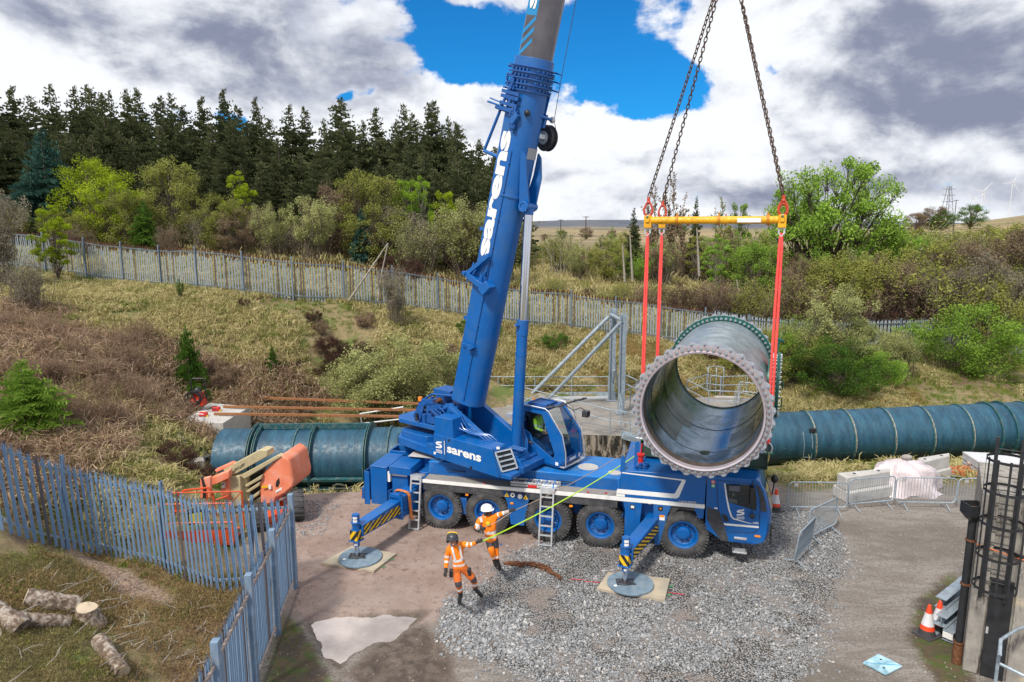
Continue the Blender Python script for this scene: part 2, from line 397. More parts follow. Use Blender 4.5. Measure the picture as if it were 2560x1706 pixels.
def points_stuff(name, pts, rots, scales, src_me, label=None, cat=None):
    """one 'stuff' object: a small mesh instanced on points through geometry nodes"""
    me = bpy.data.meshes.new(name); me.vertices.add(len(pts)); me.vertices.foreach_set('co', np.asarray(pts, np.float32).ravel())
    a = me.attributes.new('rot', 'FLOAT_VECTOR', 'POINT'); a.data.foreach_set('vector', np.asarray(rots, np.float32).ravel())
    a = me.attributes.new('scl', 'FLOAT_VECTOR', 'POINT'); a.data.foreach_set('vector', np.asarray(scales, np.float32).ravel())
    o = bpy.data.objects.new(name, me); COL.objects.link(o)
    src = bpy.data.objects.new(name + '_source', src_me)
    g = bpy.data.node_groups.new(name, 'GeometryNodeTree'); g.interface.new_socket('Geometry', in_out='INPUT', socket_type='NodeSocketGeometry'); g.interface.new_socket('Geometry', in_out='OUTPUT', socket_type='NodeSocketGeometry')
    N = g.nodes; L = g.links; gi = N.new('NodeGroupInput'); go = N.new('NodeGroupOutput'); ip = N.new('GeometryNodeInstanceOnPoints'); oi = N.new('GeometryNodeObjectInfo')
    oi.inputs['Object'].default_value = src; oi.inputs['As Instance'].default_value = True
    r = N.new('GeometryNodeInputNamedAttribute'); r.data_type = 'FLOAT_VECTOR'; r.inputs[0].default_value = 'rot'
    s_ = N.new('GeometryNodeInputNamedAttribute'); s_.data_type = 'FLOAT_VECTOR'; s_.inputs[0].default_value = 'scl'
    L.new(gi.outputs[0], ip.inputs['Points']); L.new(oi.outputs['Geometry'], ip.inputs['Instance']); L.new(r.outputs[0], ip.inputs['Rotation']); L.new(s_.outputs[0], ip.inputs['Scale']); L.new(ip.outputs[0], go.inputs[0])
    md = o.modifiers.new('scatter', 'NODES'); md.node_group = g
    for m_ in src_me.materials: me.materials.append(m_)
    return tag(o, label, cat, kind='stuff')
# ------------------------------------------------------------------ terrain
def vnoise(x, y, sc, seed=0):
    """cheap smooth value noise, vectorised"""
    x = np.asarray(x) * sc + seed * 17.3; y = np.asarray(y) * sc - seed * 9.1
    xi = np.floor(x).astype(np.int64); yi = np.floor(y).astype(np.int64); xf = x - xi; yf = y - yi
    def h(a, b):
        n = (a * 374761393 + b * 668265263 + seed * 982451) & 0x7fffffff; n = ((n ^ (n >> 13)) * 1274126177) & 0x7fffffff
        return (n & 0xffff) / 65535.0
    u = xf * xf * (3 - 2 * xf); v = yf * yf * (3 - 2 * yf)
    return (h(xi, yi) * (1 - u) + h(xi + 1, yi) * u) * (1 - v) + (h(xi, yi + 1) * (1 - u) + h(xi + 1, yi + 1) * u) * v
def fbm(x, y, sc, seed=0, o=4):
    r = 0; a = .5
    for i in range(o): r = r + a * vnoise(x, y, sc * 2 ** i, seed + i); a *= .5
    return r
FENCE_PX = [(-120, 668, 43), (96, 677, 41.5), (217, 697, 41), (395, 719, 39.5), (526, 725, 38), (643, 742, 38), (770, 755, 38), (976, 769, 39.5), (1125, 789, 41), (1350, 815, 42), (1563, 840, 42), (1677, 855, 41.5), (2043, 900, 42), (2330, 885, 45), (2640, 900, 47)]
CP = [(-300, 900, 26), (200, 850, 31), (450, 900, 32), (700, 900, 33), (1000, 920, 33.8), (1300, 925, 37.5), (1600, 925, 38),
      (500, 1000, 31.5), (800, 1020, 32.5), (1000, 1012, 33.5), (1900, 965, 38), (2300, 965, 38), (2200, 1012, 34.5), (2500, 990, 36),
      (60, 1000, 23), (60, 850, 27), (60, 760, 33), (300, 1000, 26), (450, 1100, 25), (470, 1190, 23.5), (200, 1130, 20.5), (350, 1180, 20),
      (-150, 1250, 15), (15, 1325, 15), (110, 1364, 15.6), (258, 1390, 17.3), (20, 1500, 12.5), (250, 1550, 13.2), (450, 1650, 12.6), (20, 1690, 10.5),
      (300, 600, 60), (700, 640, 52), (1100, 680, 54), (1300, 700, 55), (1500, 720, 53), (1800, 755, 52), (2200, 800, 55), (2550, 800, 58),
      (300, 570, 85), (900, 578, 85), (1500, 640, 90), (2100, 680, 90), (2500, 650, 100), (-400, 580, 80), (3000, 700, 90)]
cps = [tuple(aty(*p)) for p in FENCE_PX + CP]
for x in (-4, 0, 4, 8, 12, 16):
    for y in (2, 8, 13, 18, 21): cps.append((x, y, 0.0))
cps += [(-8, 16.5, 0), (-7, 19, 0), (-8, 21, 0), (-5, 12, 0.05), (-7, 13.5, .25), (-10, 18, .5), (20, 12, 0), (22, 20, 0), (20, 24, -.2), (13, 24, -.15), (24, 27, -.6), (30, 15, .3), (-16, 6, 2.2), (-30, 15, 4), (-8, 5, .6), (0, -5, 0), (-20, -5, 2), (20, -5, 0),
        (-9.5, 23.6, -.8), (-7, 23.2, -.75), (-4.5, 23.2, -.8), (-6, 24.8, -1.3), (-2, 26, -1.7), (3, 26.5, -1.8), (8, 27, -1.7), (13, 29.0, -1.5), (20, 31.5, -1.5), (28, 34, -1.2), (-3, 30, -1.3), (4, 30, -1.5), (12, 25.5, -.4), (6, 23.6, -.5), (0, 23, -.5)]
CPA = np.array(cps);
def _k(r2): return r2 * np.log(r2 + 1e-9) * .5
def tps_fit(P):
    n = len(P); d2 = ((P[:, None, :2] - P[None, :, :2]) ** 2).sum(2); K = _k(d2) + np.eye(n) * 0.8
    A = np.zeros((n + 3, n + 3)); A[:n, :n] = K; A[:n, n] = 1; A[:n, n + 1:] = P[:, :2]; A[n, :n] = 1; A[n + 1:, :n] = P[:, :2].T
    return np.linalg.solve(A, np.concatenate([P[:, 2], np.zeros(3)]))
_w = tps_fit(CPA)
def tps(x, y):
    x = np.atleast_1d(np.asarray(x, float)).ravel(); y = np.atleast_1d(np.asarray(y, float)).ravel(); out = np.empty(len(x)); n = len(CPA)
    for i in range(0, len(x), 20000):
        a = x[i:i + 20000]; b = y[i:i + 20000]; d2 = (a[:, None] - CPA[None, :, 0]) ** 2 + (b[:, None] - CPA[None, :, 1]) ** 2
        out[i:i + 20000] = _k(d2) @ _w[:n] + _w[n] + _w[n + 1] * a + _w[n + 2] * b
    return out
def sst(a, b, x): t = np.clip((x - a) / (b - a), 0, 1); return t * t * (3 - 2 * t)
def sdpoly(x, y, poly):
    """signed distance to a polygon, positive inside"""
    P = np.array([(p[0], p[1]) for p in poly]); d = np.full(x.shape, 1e9); ins = np.zeros(x.shape, bool)
    for i in range(len(P)):
        a = P[i]; b = P[(i + 1) % len(P)]; e = b - a; t = np.clip(((x - a[0]) * e[0] + (y - a[1]) * e[1]) / (e @ e), 0, 1)
        d = np.minimum(d, np.hypot(x - a[0] - e[0] * t, y - a[1] - e[1] * t))
        c = ((a[1] > y) != (b[1] > y)) & (x < (b[0] - a[0]) * (y - a[1]) / (b[1] - a[1] + 1e-12) + a[0]); ins ^= c
    return np.where(ins, d, -d)
def gp(L, z=0): return [atz(px, py, z)[:2] for px, py in L]
YARD = gp([(725, 1470), (560, 1640), (400, 1900), (2900, 1900), (2800, 1210), (2560, 1195), (2300, 1200), (2130, 1215), (1960, 1205), (1900, 1190), (1100, 1215), (760, 1237), (700, 1290), (560, 1400), (640, 1430)])
YARD = YARD[:2] + [(-6.5, 8), (-6, -4), (20, -4), (26, 8)] + YARD[4:]
GRAVEL = gp([(1120, 1500), (1100, 1545), (1150, 1590), (1200, 1640), (1330, 1700), (1400, 1800), (1950, 1800), (2030, 1640), (2060, 1540), (2110, 1420), (2105, 1340), (2050, 1285), (1955, 1262), (1800, 1290), (1500, 1310), (1390, 1352), (1290, 1380), (1240, 1410), (1240, 1450), (1180, 1470)])
GRAVEL2 = gp([(725, 1270), (760, 1345), (830, 1300), (840, 1268), (790, 1250)])
GRAVEL3 = gp([(850, 1470), (1010, 1450), (1060, 1500), (960, 1530), (830, 1520)])
PINK = gp([(690, 1230), (720, 1520), (760, 1560), (1080, 1560), (1180, 1480), (1290, 1420), (1480, 1380), (1950, 1240), (1900, 1180), (1100, 1205), (760, 1225)])
PUD = gp([(772, 1556), (849, 1545), (979, 1534), (1061, 1534), (1020, 1566), (925, 1606), (872, 1640), (860, 1668), (835, 1655), (805, 1610)])
PUD2 = gp([(945, 1662), (1010, 1640), (1090, 1618), (1085, 1632), (1000, 1660), (950, 1676)])
MUD = gp([(740, 1530), (900, 1720), (1150, 1760), (1130, 1640), (1060, 1560), (960, 1590), (860, 1690)])
MOSS = gp([(690, 1590), (655, 1720), (620, 1900), (860, 1900), (850, 1720), (800, 1640), (750, 1560), (715, 1540)])
MOSS2 = gp([(2290, 1500), (2380, 1430), (2440, 1500), (2430, 1720), (2350, 1720), (2270, 1600)])
BANKG = gp([(1880, 1190), (1990, 1230), (2300, 1215), (2600, 1210), (2700, 1100), (1900, 1120)])
def hz(x, y, detail=True):
    x = np.asarray(x, float); y = np.asarray(y, float); sh = x.shape; X_ = x.ravel(); Y_ = y.ravel()
    z = tps(X_, np.clip(Y_, -8, 120))
    yd = sdpoly(X_, Y_, YARD); flat = sst(-1.6, .2, yd); z = z * (1 - flat)
    xo = np.abs(X_) ; out = sst(90, 170, Y_) ; out = np.maximum(out, sst(60, 110, xo))
    az = np.arctan2(X_, np.maximum(Y_, 1))
    far = 5.2 + 2.0 * (fbm(X_, Y_, .006, 3) - .5)
    far = far + 34 * sst(.44, .86, az) * sst(140, 620, Y_) + 8 * sst(-.1, -.6, az) * sst(80, 300, Y_)
    far = far + sst(1100, 2400, Y_) * (3 + 26 * fbm(X_, Y_, .0009, 5)) + sst(2600, 4600, Y_) * (20 + 60 * np.maximum(0, fbm(X_, Y_, .0005, 8) - .42) * 2)
    z = z * (1 - out) + far * out
    if detail:
        rough = 1 - sst(-1.2, .3, yd)
        z = z + rough * ((fbm(X_, Y_, .55, 1) - .47) * .42 + (fbm(X_, Y_, 2.2, 2, 3) - .44) * .22) * sst(2, 8, Y_)
        z = z + (1 - rough) * ((fbm(X_, Y_, .35, 11) - .47) * .05 + (fbm(X_, Y_, 5.0, 12, 3) - .44) * .025)
        mud = sst(-.1, .3, sdpoly(X_, Y_, MUD)); tr = np.sin((X_ * .93 + Y_ * .35) * 14) * .5 + .5
        z = z - mud * (.02 * sst(.4, .6, vnoise(X_, Y_, 1.1, 4)) + .025 * tr * sst(.35, .6, vnoise(X_, Y_, .6, 9)))
        pd = np.maximum(sdpoly(X_, Y_, PUD), sdpoly(X_, Y_, PUD2)) + (fbm(X_, Y_, 2.4, 51) - .47) * .5; z = z - .12 * sst(-.2, .16, pd)
    return z.reshape(sh)
def gz(x, y): return float(hz(np.array([x]), np.array([y]))[0])
rows = [-30, -20, -12, -6, 0, 3, 5, 7]
y_ = 8.0
while y_ < 4800:
    rows.append(y_)
    y_ += .13 if y_ < 19 else .17 if y_ < 26 else .24 if y_ < 46 else (y_ - 34) * .045
rows.append(5200); rows = np.array(rows)
uu = np.linspace(-1, 1, 401); uu = np.sign(uu) * (np.abs(uu) ** 1.25)
GX = uu[None, :] * (14 + np.abs(rows[:, None]) * 1.45); GY = np.repeat(rows[:, None], len(uu), 1)
GZ = hz(GX, GY)
nr, nc = GX.shape; V = np.stack([GX, GY, GZ], 2).reshape(-1, 3)
idx = np.arange(nr * nc).reshape(nr, nc); Fq = np.stack([idx[:-1, :-1], idx[:-1, 1:], idx[1:, 1:], idx[1:, :-1]], 2).reshape(-1, 4)
gm = bpy.data.materials.new('ground_surface'); gm.use_nodes = True; t = NT(gm.node_tree); t.n.clear()
def attr(nm): return t.node('ShaderNodeAttribute', attribute_name=nm).outputs['Fac']
pos = t.node('ShaderNodeNewGeometry').outputs['Position']
nA = t.noise(pos, .9, 6, .65); nB = t.noise(pos, 4.0, 6, .6); nC = t.noise(pos, 18, 5, .65); nD = t.noise(pos, .25, 5, .6)
def jag(a, wd=.18, amp=.5, amp2=.3):
    q = t.m('ADD', a, t.m('ADD', t.m('MULTIPLY', t.m('SUBTRACT', nB, .5), amp), t.m('MULTIPLY', t.m('SUBTRACT', nC, .5), amp2)))
    return t.mr(q, .5 - wd, .5 + wd)
grass = t.mix(t.mr(nB, .35, .65), (.24, .185, .10), (.15, .13, .055))
grass = t.mix(t.mr(nA, .5, .62), grass, (.09, .125, .025))
grass = t.mix(t.mr(nD, .52, .64), grass, (.15, .095, .06))
grass = t.mix(t.m('MULTIPLY', t.mr(nC, .5, .75), .6), grass, (.26, .20, .11))
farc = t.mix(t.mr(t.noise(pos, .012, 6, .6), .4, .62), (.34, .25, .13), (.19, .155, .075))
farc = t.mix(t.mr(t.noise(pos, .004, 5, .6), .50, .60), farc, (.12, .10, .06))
farc = t.mix(attr('hill_haze'), farc, (.05, .075, .125))  # blue of the distant air put into the far hills' colour
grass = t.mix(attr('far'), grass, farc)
trk = t.noise(t.node('ShaderNodeMapping', {'Vector': pos, 'Rotation': (0, 0, -.75), 'Scale': (.4, 1.7, 1)}).outputs[0], 1.6, 6, .65, 1.2)
road = t.mix(t.mr(trk, .38, .62), (.19, .165, .148), (.26, .235, .215)); road = t.mix(t.mr(nC, .42, .75), road, (.10, .09, .08)); road = t.mix(t.m('MULTIPLY', t.mr(nD, .48, .62), .7), road, (.115, .098, .082)); road = t.mix(t.m('MULTIPLY', t.mr(t.noise(pos, 60, 3, .7), .6, .75), .5), road, (.33, .31, .29))
peb = t.vor(pos, 26, 'F1', 'Color'); road = t.mix(t.m('MULTIPLY', t.mr(t.node('ShaderNodeSeparateColor', {0: peb}).outputs[0], .92, .99, smooth=False), .4), road, (.34, .33, .32))
pink = t.mix(t.mr(nA, .35, .65), (.235, .165, .14), (.31, .235, .205)); pink = t.mix(t.mr(nB, .5, .7), pink, (.175, .12, .10)); pink = t.mix(t.m('MULTIPLY', t.mr(nC, .55, .72), .6), pink, (.36, .30, .275))
sv = t.node('ShaderNodeTexVoronoi', feature='F1'); sv.inputs['Scale'].default_value = 27; t.l.new(pos, sv.inputs['Vector'])
sc_ = t.node('ShaderNodeSeparateColor', {0: sv.outputs['Color']})
grav = t.mix(sc_.outputs[0], (.22, .23, .245), (.44, .44, .45)); grav = t.mix(t.m('GREATER_THAN', sc_.outputs[1], .82), grav, (.36, .32, .28)); grav = t.mix(t.mr(sv.outputs['Distance'], .35, .6), grav, (.05, .048, .045))
grav = t.mix(t.m('MULTIPLY', t.mr(nA, .5, .62), .7), grav, (.26, .215, .19))
mud = t.mix(t.mr(nB, .4, .6), (.075, .055, .042), (.13, .10, .08))
mossc = t.mix(t.mr(nB, .4, .6), (.06, .085, .015), (.10, .07, .04)); mossc = t.mix(t.mr(nA, .45, .6), mossc, (.06, .045, .035))
bk = t.mix(t.mr(nB, .4, .6), (.16, .11, .04), (.07, .085, .02)); bk = t.mix(t.mr(nC, .5, .7), bk, (.24, .18, .10))
chip = t.mix(t.node('ShaderNodeSeparateColor', {0: t.vor(pos, 20, 'F1', 'Color')}).outputs[0], (.12, .08, .06), (.38, .27, .20))
c = t.mix(jag(attr('yard'), .1), grass, road)
c = t.mix(jag(attr('bank')), c, bk); c = t.mix(jag(attr('chips')), c, chip)
c = t.mix(jag(attr('pink'), .2), c, pink)
gj = jag(attr('gravel'), .12, .6, .5); c = t.mix(gj, c, grav)
c = t.mix(t.m('MULTIPLY', jag(attr('dust'), .3), .35), c, (.30, .25, .22))
c = t.mix(jag(attr('mud')), c, mud); c = t.mix(jag(attr('moss')), c, mossc)
b = t.node('ShaderNodeBsdfPrincipled', {'Base Color': c, 'Roughness': t.mix(attr('mud'), (.93,) * 3, (.5,) * 3)})
hgt = t.m('ADD', t.m('ADD', t.m('MULTIPLY', nC, .5), t.m('MULTIPLY', t.m('MULTIPLY', sv.outputs['Distance'], -1.2), gj)), nB)
bn = t.node('ShaderNodeBump', {'Height': hgt, 'Strength': .65, 'Distance': .05}); t.l.new(bn.outputs[0], b.inputs['Normal'])
t.node('ShaderNodeOutputMaterial', {'Surface': b.outputs[0]})
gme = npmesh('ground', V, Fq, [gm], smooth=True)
xx, yy = V[:, 0], V[:, 1]; near = (yy < 60) & (yy > -10) & (np.abs(xx) < 60)
def setattr_(nm, val):
    a = gme.attributes.new(nm, 'FLOAT', 'POINT'); a.data.foreach_set('value', val.astype(np.float32))
def pud_poly(P, grow):
    c = np.mean(np.array(P), 0); return [tuple(c + (np.array(p) - c) * grow) for p in P]
def polyattr(nm, polys, wd=.5):
    v = np.zeros(len(xx)); q = np.full(near.sum(), -9.0)
    for P in polys: q = np.maximum(q, sdpoly(xx[near], yy[near], P))
    v[near] = np.clip(.5 + q / wd, 0, 1) ; setattr_(nm, v)
polyattr('yard', [YARD], 1.2); polyattr('gravel', [GRAVEL], 1.3); polyattr('pink', [PINK], 1.2); polyattr('mud', [MUD, pud_poly(PUD, 1.12), PUD2], .7)
polyattr('moss', [MOSS, MOSS2], .9); polyattr('bank', [BANKG], 1.5); polyattr('dust', [GRAVEL3], 1.5)
CHIPS = [atz(px, py, .5)[:2] for px, py in [(140, 1365), (260, 1400), (400, 1440), (460, 1500), (300, 1490), (180, 1420)]]
CHIPS2 = [tuple(aty(px, py, yv)[:2]) for px, py, yv in [(150, 1130, 19.5), (300, 1170, 19.5), (390, 1215, 19), (300, 1190, 18.6), (160, 1150, 18.6)]]
polyattr('chips', [CHIPS, CHIPS2], 1.2)
setattr_('far', sst(70, 160, yy)); setattr_('hill_haze', sst(1000, 2600, yy) * .8)
go_ = bpy.data.objects.new('ground', gme); COL.objects.link(go_); tag(go_, 'yard of gravel and dirt with rough grassy banks rising behind it', None, kind='structure')
WATER = mat('muddy_puddle_water', (.56, .48, .44), .008, .72, .25, .9, coat=.0)
for P, lb in ((PUD, 'large muddy puddle reflecting the cloud in front of the blue gate'),):
    mb = MB(); Q = pud_poly(P, 1.5); mb.add([(p[0], p[1], -.062) for p in Q], [tuple(range(len(Q)))]); o = mb.build('puddle', WATER, None, 0); tag(o, lb, 'puddle', kind='structure')
def scatter_poly(polys, n, yr=(8, 26), wgt=None):
    out = []
    for P in polys:
        A = np.array(P); lo = A.min(0); hi = A.max(0); lo[1] = max(lo[1], yr[0]); hi[1] = min(hi[1], yr[1]); q = RNG.uniform(lo, hi, (n, 2)); s_ = sdpoly(q[:, 0], q[:, 1], P)
        out.append(q[(s_ + RNG.normal(0, .18, n) - RNG.exponential(.25, n) + .35) > 0])
    return np.concatenate(out)
def stone_mesh(nm, m_, seed):
    r = np.random.default_rng(seed); mb = MB(); mb.ball((0, 0, 0), 1, 0, 6, 4); mb.v = [tuple(np.array(p) * (1, .8, .6) * (1 + r.uniform(-.28, .28))) for p in mb.v]; return mb.mesh(nm, [m_], 25)
def stonemat(nm, a, b_, c_):
    m = bpy.data.materials.new(nm); m.use_nodes = True; t = NT(m.node_tree); t.n.clear(); r = t.node('ShaderNodeObjectInfo').outputs['Random']
    cc = t.node('ShaderNodeValToRGB', {0: r}); cr = cc.color_ramp; cr.elements[0].color = (*a, 1); cr.elements[1].color = (*b_, 1); e = cr.elements.new(.8); e.color = (*c_, 1)
    bb = t.node('ShaderNodeBsdfPrincipled', {'Base Color': cc.outputs[0], 'Roughness': .85}); t.node('ShaderNodeOutputMaterial', {'Surface': bb.outputs[0]}); return m
SM = stonemat('grey_blue_stone', (.17, .18, .195), (.50, .48, .46), (.31, .32, .34)); SM2 = stonemat('pinkish_pebble', (.17, .13, .11), (.40, .35, .32), (.28, .23, .21))
def lay(name, q, s0, s1, me, lb, sink=.25, pw=2.0):
    n = len(q); s_ = s0 + (s1 - s0) * RNG.random(n) ** pw; z = hz(q[:, 0], q[:, 1]) + s_ * sink
    return points_stuff(name, np.stack([q[:, 0], q[:, 1], z], 1), RNG.uniform(-.5, .5, (n, 3)) * (1, 1, 13), s_[:, None] * RNG.uniform(.7, 1.3, (n, 3)), me, lb)
q = scatter_poly([GRAVEL], 85000); keep = ((q[:, 1] < 15) | (RNG.random(len(q)) < .7)) & (fbm(q[:, 0], q[:, 1], .9, 61) > .36); q = np.concatenate([q[keep], scatter_poly([GRAVEL2], 1500)])
lay('gravel', q, .009, .038, stone_mesh('stone_pebble', SM, 1), 'loose blue grey crushed stone spread under and in front of the crane', .3, 2.4)
q = RNG.uniform((-6, 9), (15, 22), (9000, 2)); d = sdpoly(q[:, 0], q[:, 1], YARD) ; q = q[d > .1]
lay('pebbles', q, .006, .024, stone_mesh('small_pebble', SM2, 2), 'scattered pinkish pebbles pressed into the dirt of the yard', .3, 3)
q = scatter_poly([gp([(1100, 1530), (1190, 1500), (1330, 1560), (1300, 1650), (1190, 1650), (1120, 1590)])], 2200); lay('rubble', q, .012, .060, stone_mesh('rubble_stone', SM, 5), 'coarser stones heaped along the lower left edge of the gravel', .4, 2)
# ------------------------------------------------------------------ the mobile crane
CF = Frame((-2.14, 19.33, 0), atan2(-1.87, 6.81))          # carrier: x along, y across (0 = near wheel face)
SF = Frame(tuple(atz(1247, 1196, 2.0))[:2] + (0.0,), radians(-36))   # slewed superstructure
crane = thing('mobile_crane', 'blue five axle telescopic mobile crane with white lettering and raised boom', 'crane', CF.M)
S2C = CF.M.inverted() @ SF.M
def strip(s): return 1.41 + (s + .54) * (.09 / 8.1)       # underside of the white deck edge
CW = 2.7
def cprism(pts, a, b, mi=0, mb=None): mb = mb or MB(); return mb.prism(pts, 'y', a, b, mi)
mb = MB(); mb.box(-2.2, 8.9, .55, 2.15, .72, 1.40);
for s in (.7, 3.1, 4.8, 5.3): mb.box(s - .1, s + .1, .1, 2.6, .5, 1.0)
for s in (0, 1.46, 3.28, 4.78, 7.05): mb.cyl((s, .3, .68), (s, 2.4, .68), .09); mb.box(s - .18, s + .18, 1.0, 1.7, .45, .9)
mb.build('chassis', BLUED, crane, bevel=.01)
mb = MB(); mb.hexa([(-.54, .0, strip(-.54) - .22), (5.25, .0, strip(5.25) - .22), (5.25, CW, strip(5.25) - .22), (-.54, CW, strip(-.54) - .22)], [(-.54, .0, strip(-.54)), (5.25, .0, strip(5.25)), (5.25, CW, strip(5.25)), (-.54, CW, strip(-.54))])
mb.build('side_skirt', DGREY, crane)
mb = MB(); a, b_ = -.56, 7.57
mb.hexa([(a, -.02, strip(a)), (b_, -.02, strip(b_)), (b_, .02, strip(b_)), (a, .02, strip(a))], [(a, -.02, strip(a) + .095), (b_, -.02, strip(b_) + .11), (b_, .02, strip(b_) + .11), (a, .02, strip(a) + .095)])
mb.build('white_edge_strip', WHITE, crane)
mb = MB(); mb.hexa([(-.54, .02, strip(-.54)), (5.25, .02, strip(5.25)), (5.25, CW, strip(5.25)), (-.54, CW, strip(-.54))], [(-.54, .02, strip(-.54) + .085), (5.25, .02, strip(5.25) + .085), (5.25, CW, strip(5.25) + .085), (-.54, CW, strip(-.54) + .085)])
mb.build('walkway_deck', DECKG, crane)
mb = MB(); SP0, SPZ = .50, 1.90
mb.prism([(-.55, 1.5), (5.25, 1.56), (5.25, SPZ + .02), (-.55, SPZ)], 'y', SP0, 2.25); mb.box(1.2, 1.34, SP0 - .03, SP0, 1.62, 1.66)
mb.build('centre_spine', BLUEL, crane, bevel=.015)
mb = MB(); decal((-.5, SP0, 1.51), (5.7, 0, 0), (0, 0, .36), mb, lift=.004); mb.build('spine_side_panel', BLUE, crane, 0)
mb = MB(); mb.box(-1.35, .75, .75, 2.05, SPZ, SPZ + .006); mb.cyl((4.22, 1.25, SPZ + .012), (4.22, 1.25, SPZ + .018), .30, n=28); mb.cyl((5.05, .95, SPZ + .02), (5.05, .95, SPZ + .026), .2, n=28)
mb.build('anti_slip_plate', CONCL, crane, 0)
for s0, s1 in ((.05, .62), (3.45, 3.95)):
    mb = MB(); z = 1.70; mb.tube([(s0, SP0, z), (s0, SP0 - .07, z), (s1, SP0 - .07, z), (s1, SP0, z)], .016); mb.build('grab_handle', BLACK, crane)
mb = MB()
for s, t_ in ((1.35, .12), (4.4, .14), (2.9, .4), (4.9, .2)): mb.cyl((s, t_, strip(s) + .085), (s, t_, strip(s) + .12), .03)
mb.build('deck_reflector', RED, crane)
mb = MB(); mb.prism([(-2.27, .55), (-1.73, .55), (-1.73, 1.76), (-2.27, 1.72)], 'y', .0, 1.3); mb.box(-2.29, -1.71, -.015, 1.3, 1.73, 1.765); mb.build('rear_locker', BLUE, crane, bevel=.012)
mb = MB(); decal((-2.2, -.002, .6), (.42, 0, 0), (0, 0, .38), mb);
mb2 = MB(); mb2.box(-2.47, -2.29, -.05, -.02, .53, 1.58); mb2.box(-2.47, -2.44, -.05, .6, .53, 1.58); mb2.build('tail_plate', BLUE, crane, bevel=.006)
mb = MB(); mb.box(-2.62, -2.47, .05, .3, .65, 1.0); mb.build('tail_lamp_bracket', BLUED, crane, bevel=.01)
mb = MB(); mb.box(-2.66, -2.62, .08, .27, .72, .92); mb.build('tail_lamp', LAMP, crane, bevel=.005)
mb = MB(); mb.box(-1.63, -.92, -.03, .95, 1.58, 1.82); mb.build('overhang_locker', BLUE, crane, bevel=.012)
mb = MB(); mb.box(-1.60, -1.08, .1, .95, .75, 1.58); mb.box(-1.08, -.55, .45, .95, .9, 1.55); mb.build('outrigger_box_cover', BLUE, crane, bevel=.01)
mb = MB(); mb.box(-1.60, -1.1, .09, .098, 1.49, 1.56); mb.box(-1.71, -1.63, .03, .2, 1.3, 1.62); mb.build('white_marker', WHITE, crane, 0)
mb = MB(); mb.box(-2.27, -1.7, 1.35, 1.40, 1.0, 1.82); mb.box(-2.27, -1.7, 1.95, 2.0, 1.0, 1.82); mb.box(-2.27, -2.22, 1.4, 1.95, 1.0, 1.82); mb.box(-2.2, -1.2, 2.05, 2.7, .7, 1.92); mb.box(-1.2, -.55, 1.0, 2.2, 1.3, 1.86); mb.build('far_locker', BLUE, crane, bevel=.01)
mb = MB(); mb.prism([(-1.2, .6), (-.62, .6), (-.62, 1.84), (-1.2, 1.84)], 'y', .96, 1.0); mb.build('spine_end_plate', BLUE, crane)
mb = MB(); ep = [(5.28, strip(5.28) + .11), (7.57, strip(7.57) + .115), (7.58, 2.42), (5.33, 2.35)]
mb.prism(ep, 'y', 0, CW); mb.build('engine_housing', BLUE, crane, bevel=.02)
mb = MB(); mb.prism([(5.30, 2.3), (5.44, 2.36), (5.42, 2.72), (5.36, 2.78), (5.31, 2.74)], 'y', .0, .04); mb.prism([(5.62, 2.3), (5.78, 2.36), (5.76, 3.0), (5.70, 3.06), (5.64, 3.0)], 'y', .5, .54); mb.build('upright_bracket', BLUE, crane, bevel=.006)
mb = MB()
for i in range(9):
    a = (5.72 + .035 * i % .3, .2 + .05 * (i % 4), 2.37); mb.cyl((5.70 + .04 * i, .22 + .09 * (i % 3), 2.36), (5.72 + .04 * i, .2 + .1 * (i % 3), 2.45 + .03 * (i % 4)), .035, n=8)
    mb.tube([(5.68 + .04 * i, .2, 2.40), (5.75 + .02 * i, .32, 2.52), (5.80 + .03 * i, .5, 2.40)], .014, 5)
mb.build('hydraulic_valve_block', BLUED, crane)
mb = MB(); mb.cyl((5.82, .35, 2.45), (5.82, .35, 2.72), .075, n=14); mb.cyl((5.82, .35, 2.72), (5.82, .35, 2.76), .11, n=14); mb.cyl((5.82, .35, 2.76), (5.84, .33, 3.05), .02); mb.build('red_filler_cap', RED, crane)
def onC(cr, L, t_=-.006): return [CF.pl(*cr(x, y), t_) for x, y in L]
def polyC(name, loops, m_, t_=-.006, parent=None):
    mb = MB()
    for L in loops: mb.add(L, [tuple(range(len(L)))[::-1]])
    return mb.build(name, m_, parent or crane, 0)
polyC('white_trim', [onC(zC, L) for L in ([(541, 281), (541, 291), (1056, 356), (1060, 344)], [(1056, 356), (1060, 344), (1085, 346), (1095, 356), (1090, 372), (1060, 362)], [(1060, 362), (1090, 372), (1037, 498), (1003, 464)], [(1003, 464), (1037, 498), (1015, 512), (985, 510), (990, 470)], [(499, 427), (990, 470), (985, 510), (490, 466)])], WHITE)
polyC('warning_label', [onC(zC, [(492, 470), (565, 476), (565, 498), (492, 492)])], WHITE)
a = onC(zC, [(1035, 543), (1190, 556), (1035, 527)]); P0, Px, Py = map(Vector, a)
text_ = text
text_('LIEBHERR', 'maker_lettering', ALU, crane, P0, Px - P0, Py - P0, .02)
polyC('outrigger_frame', [[(5.46, -.01, 1.50), (5.46, -.01, .42)[:3], (5.70, -.01, .38), (5.76, -.01, 1.50)][::-1], [(6.22, -.01, 1.51), (6.72, -.01, 1.52), (6.62, -.01, 1.25), (6.42, -.01, .32), (6.30, -.01, .30)]], BLUE)
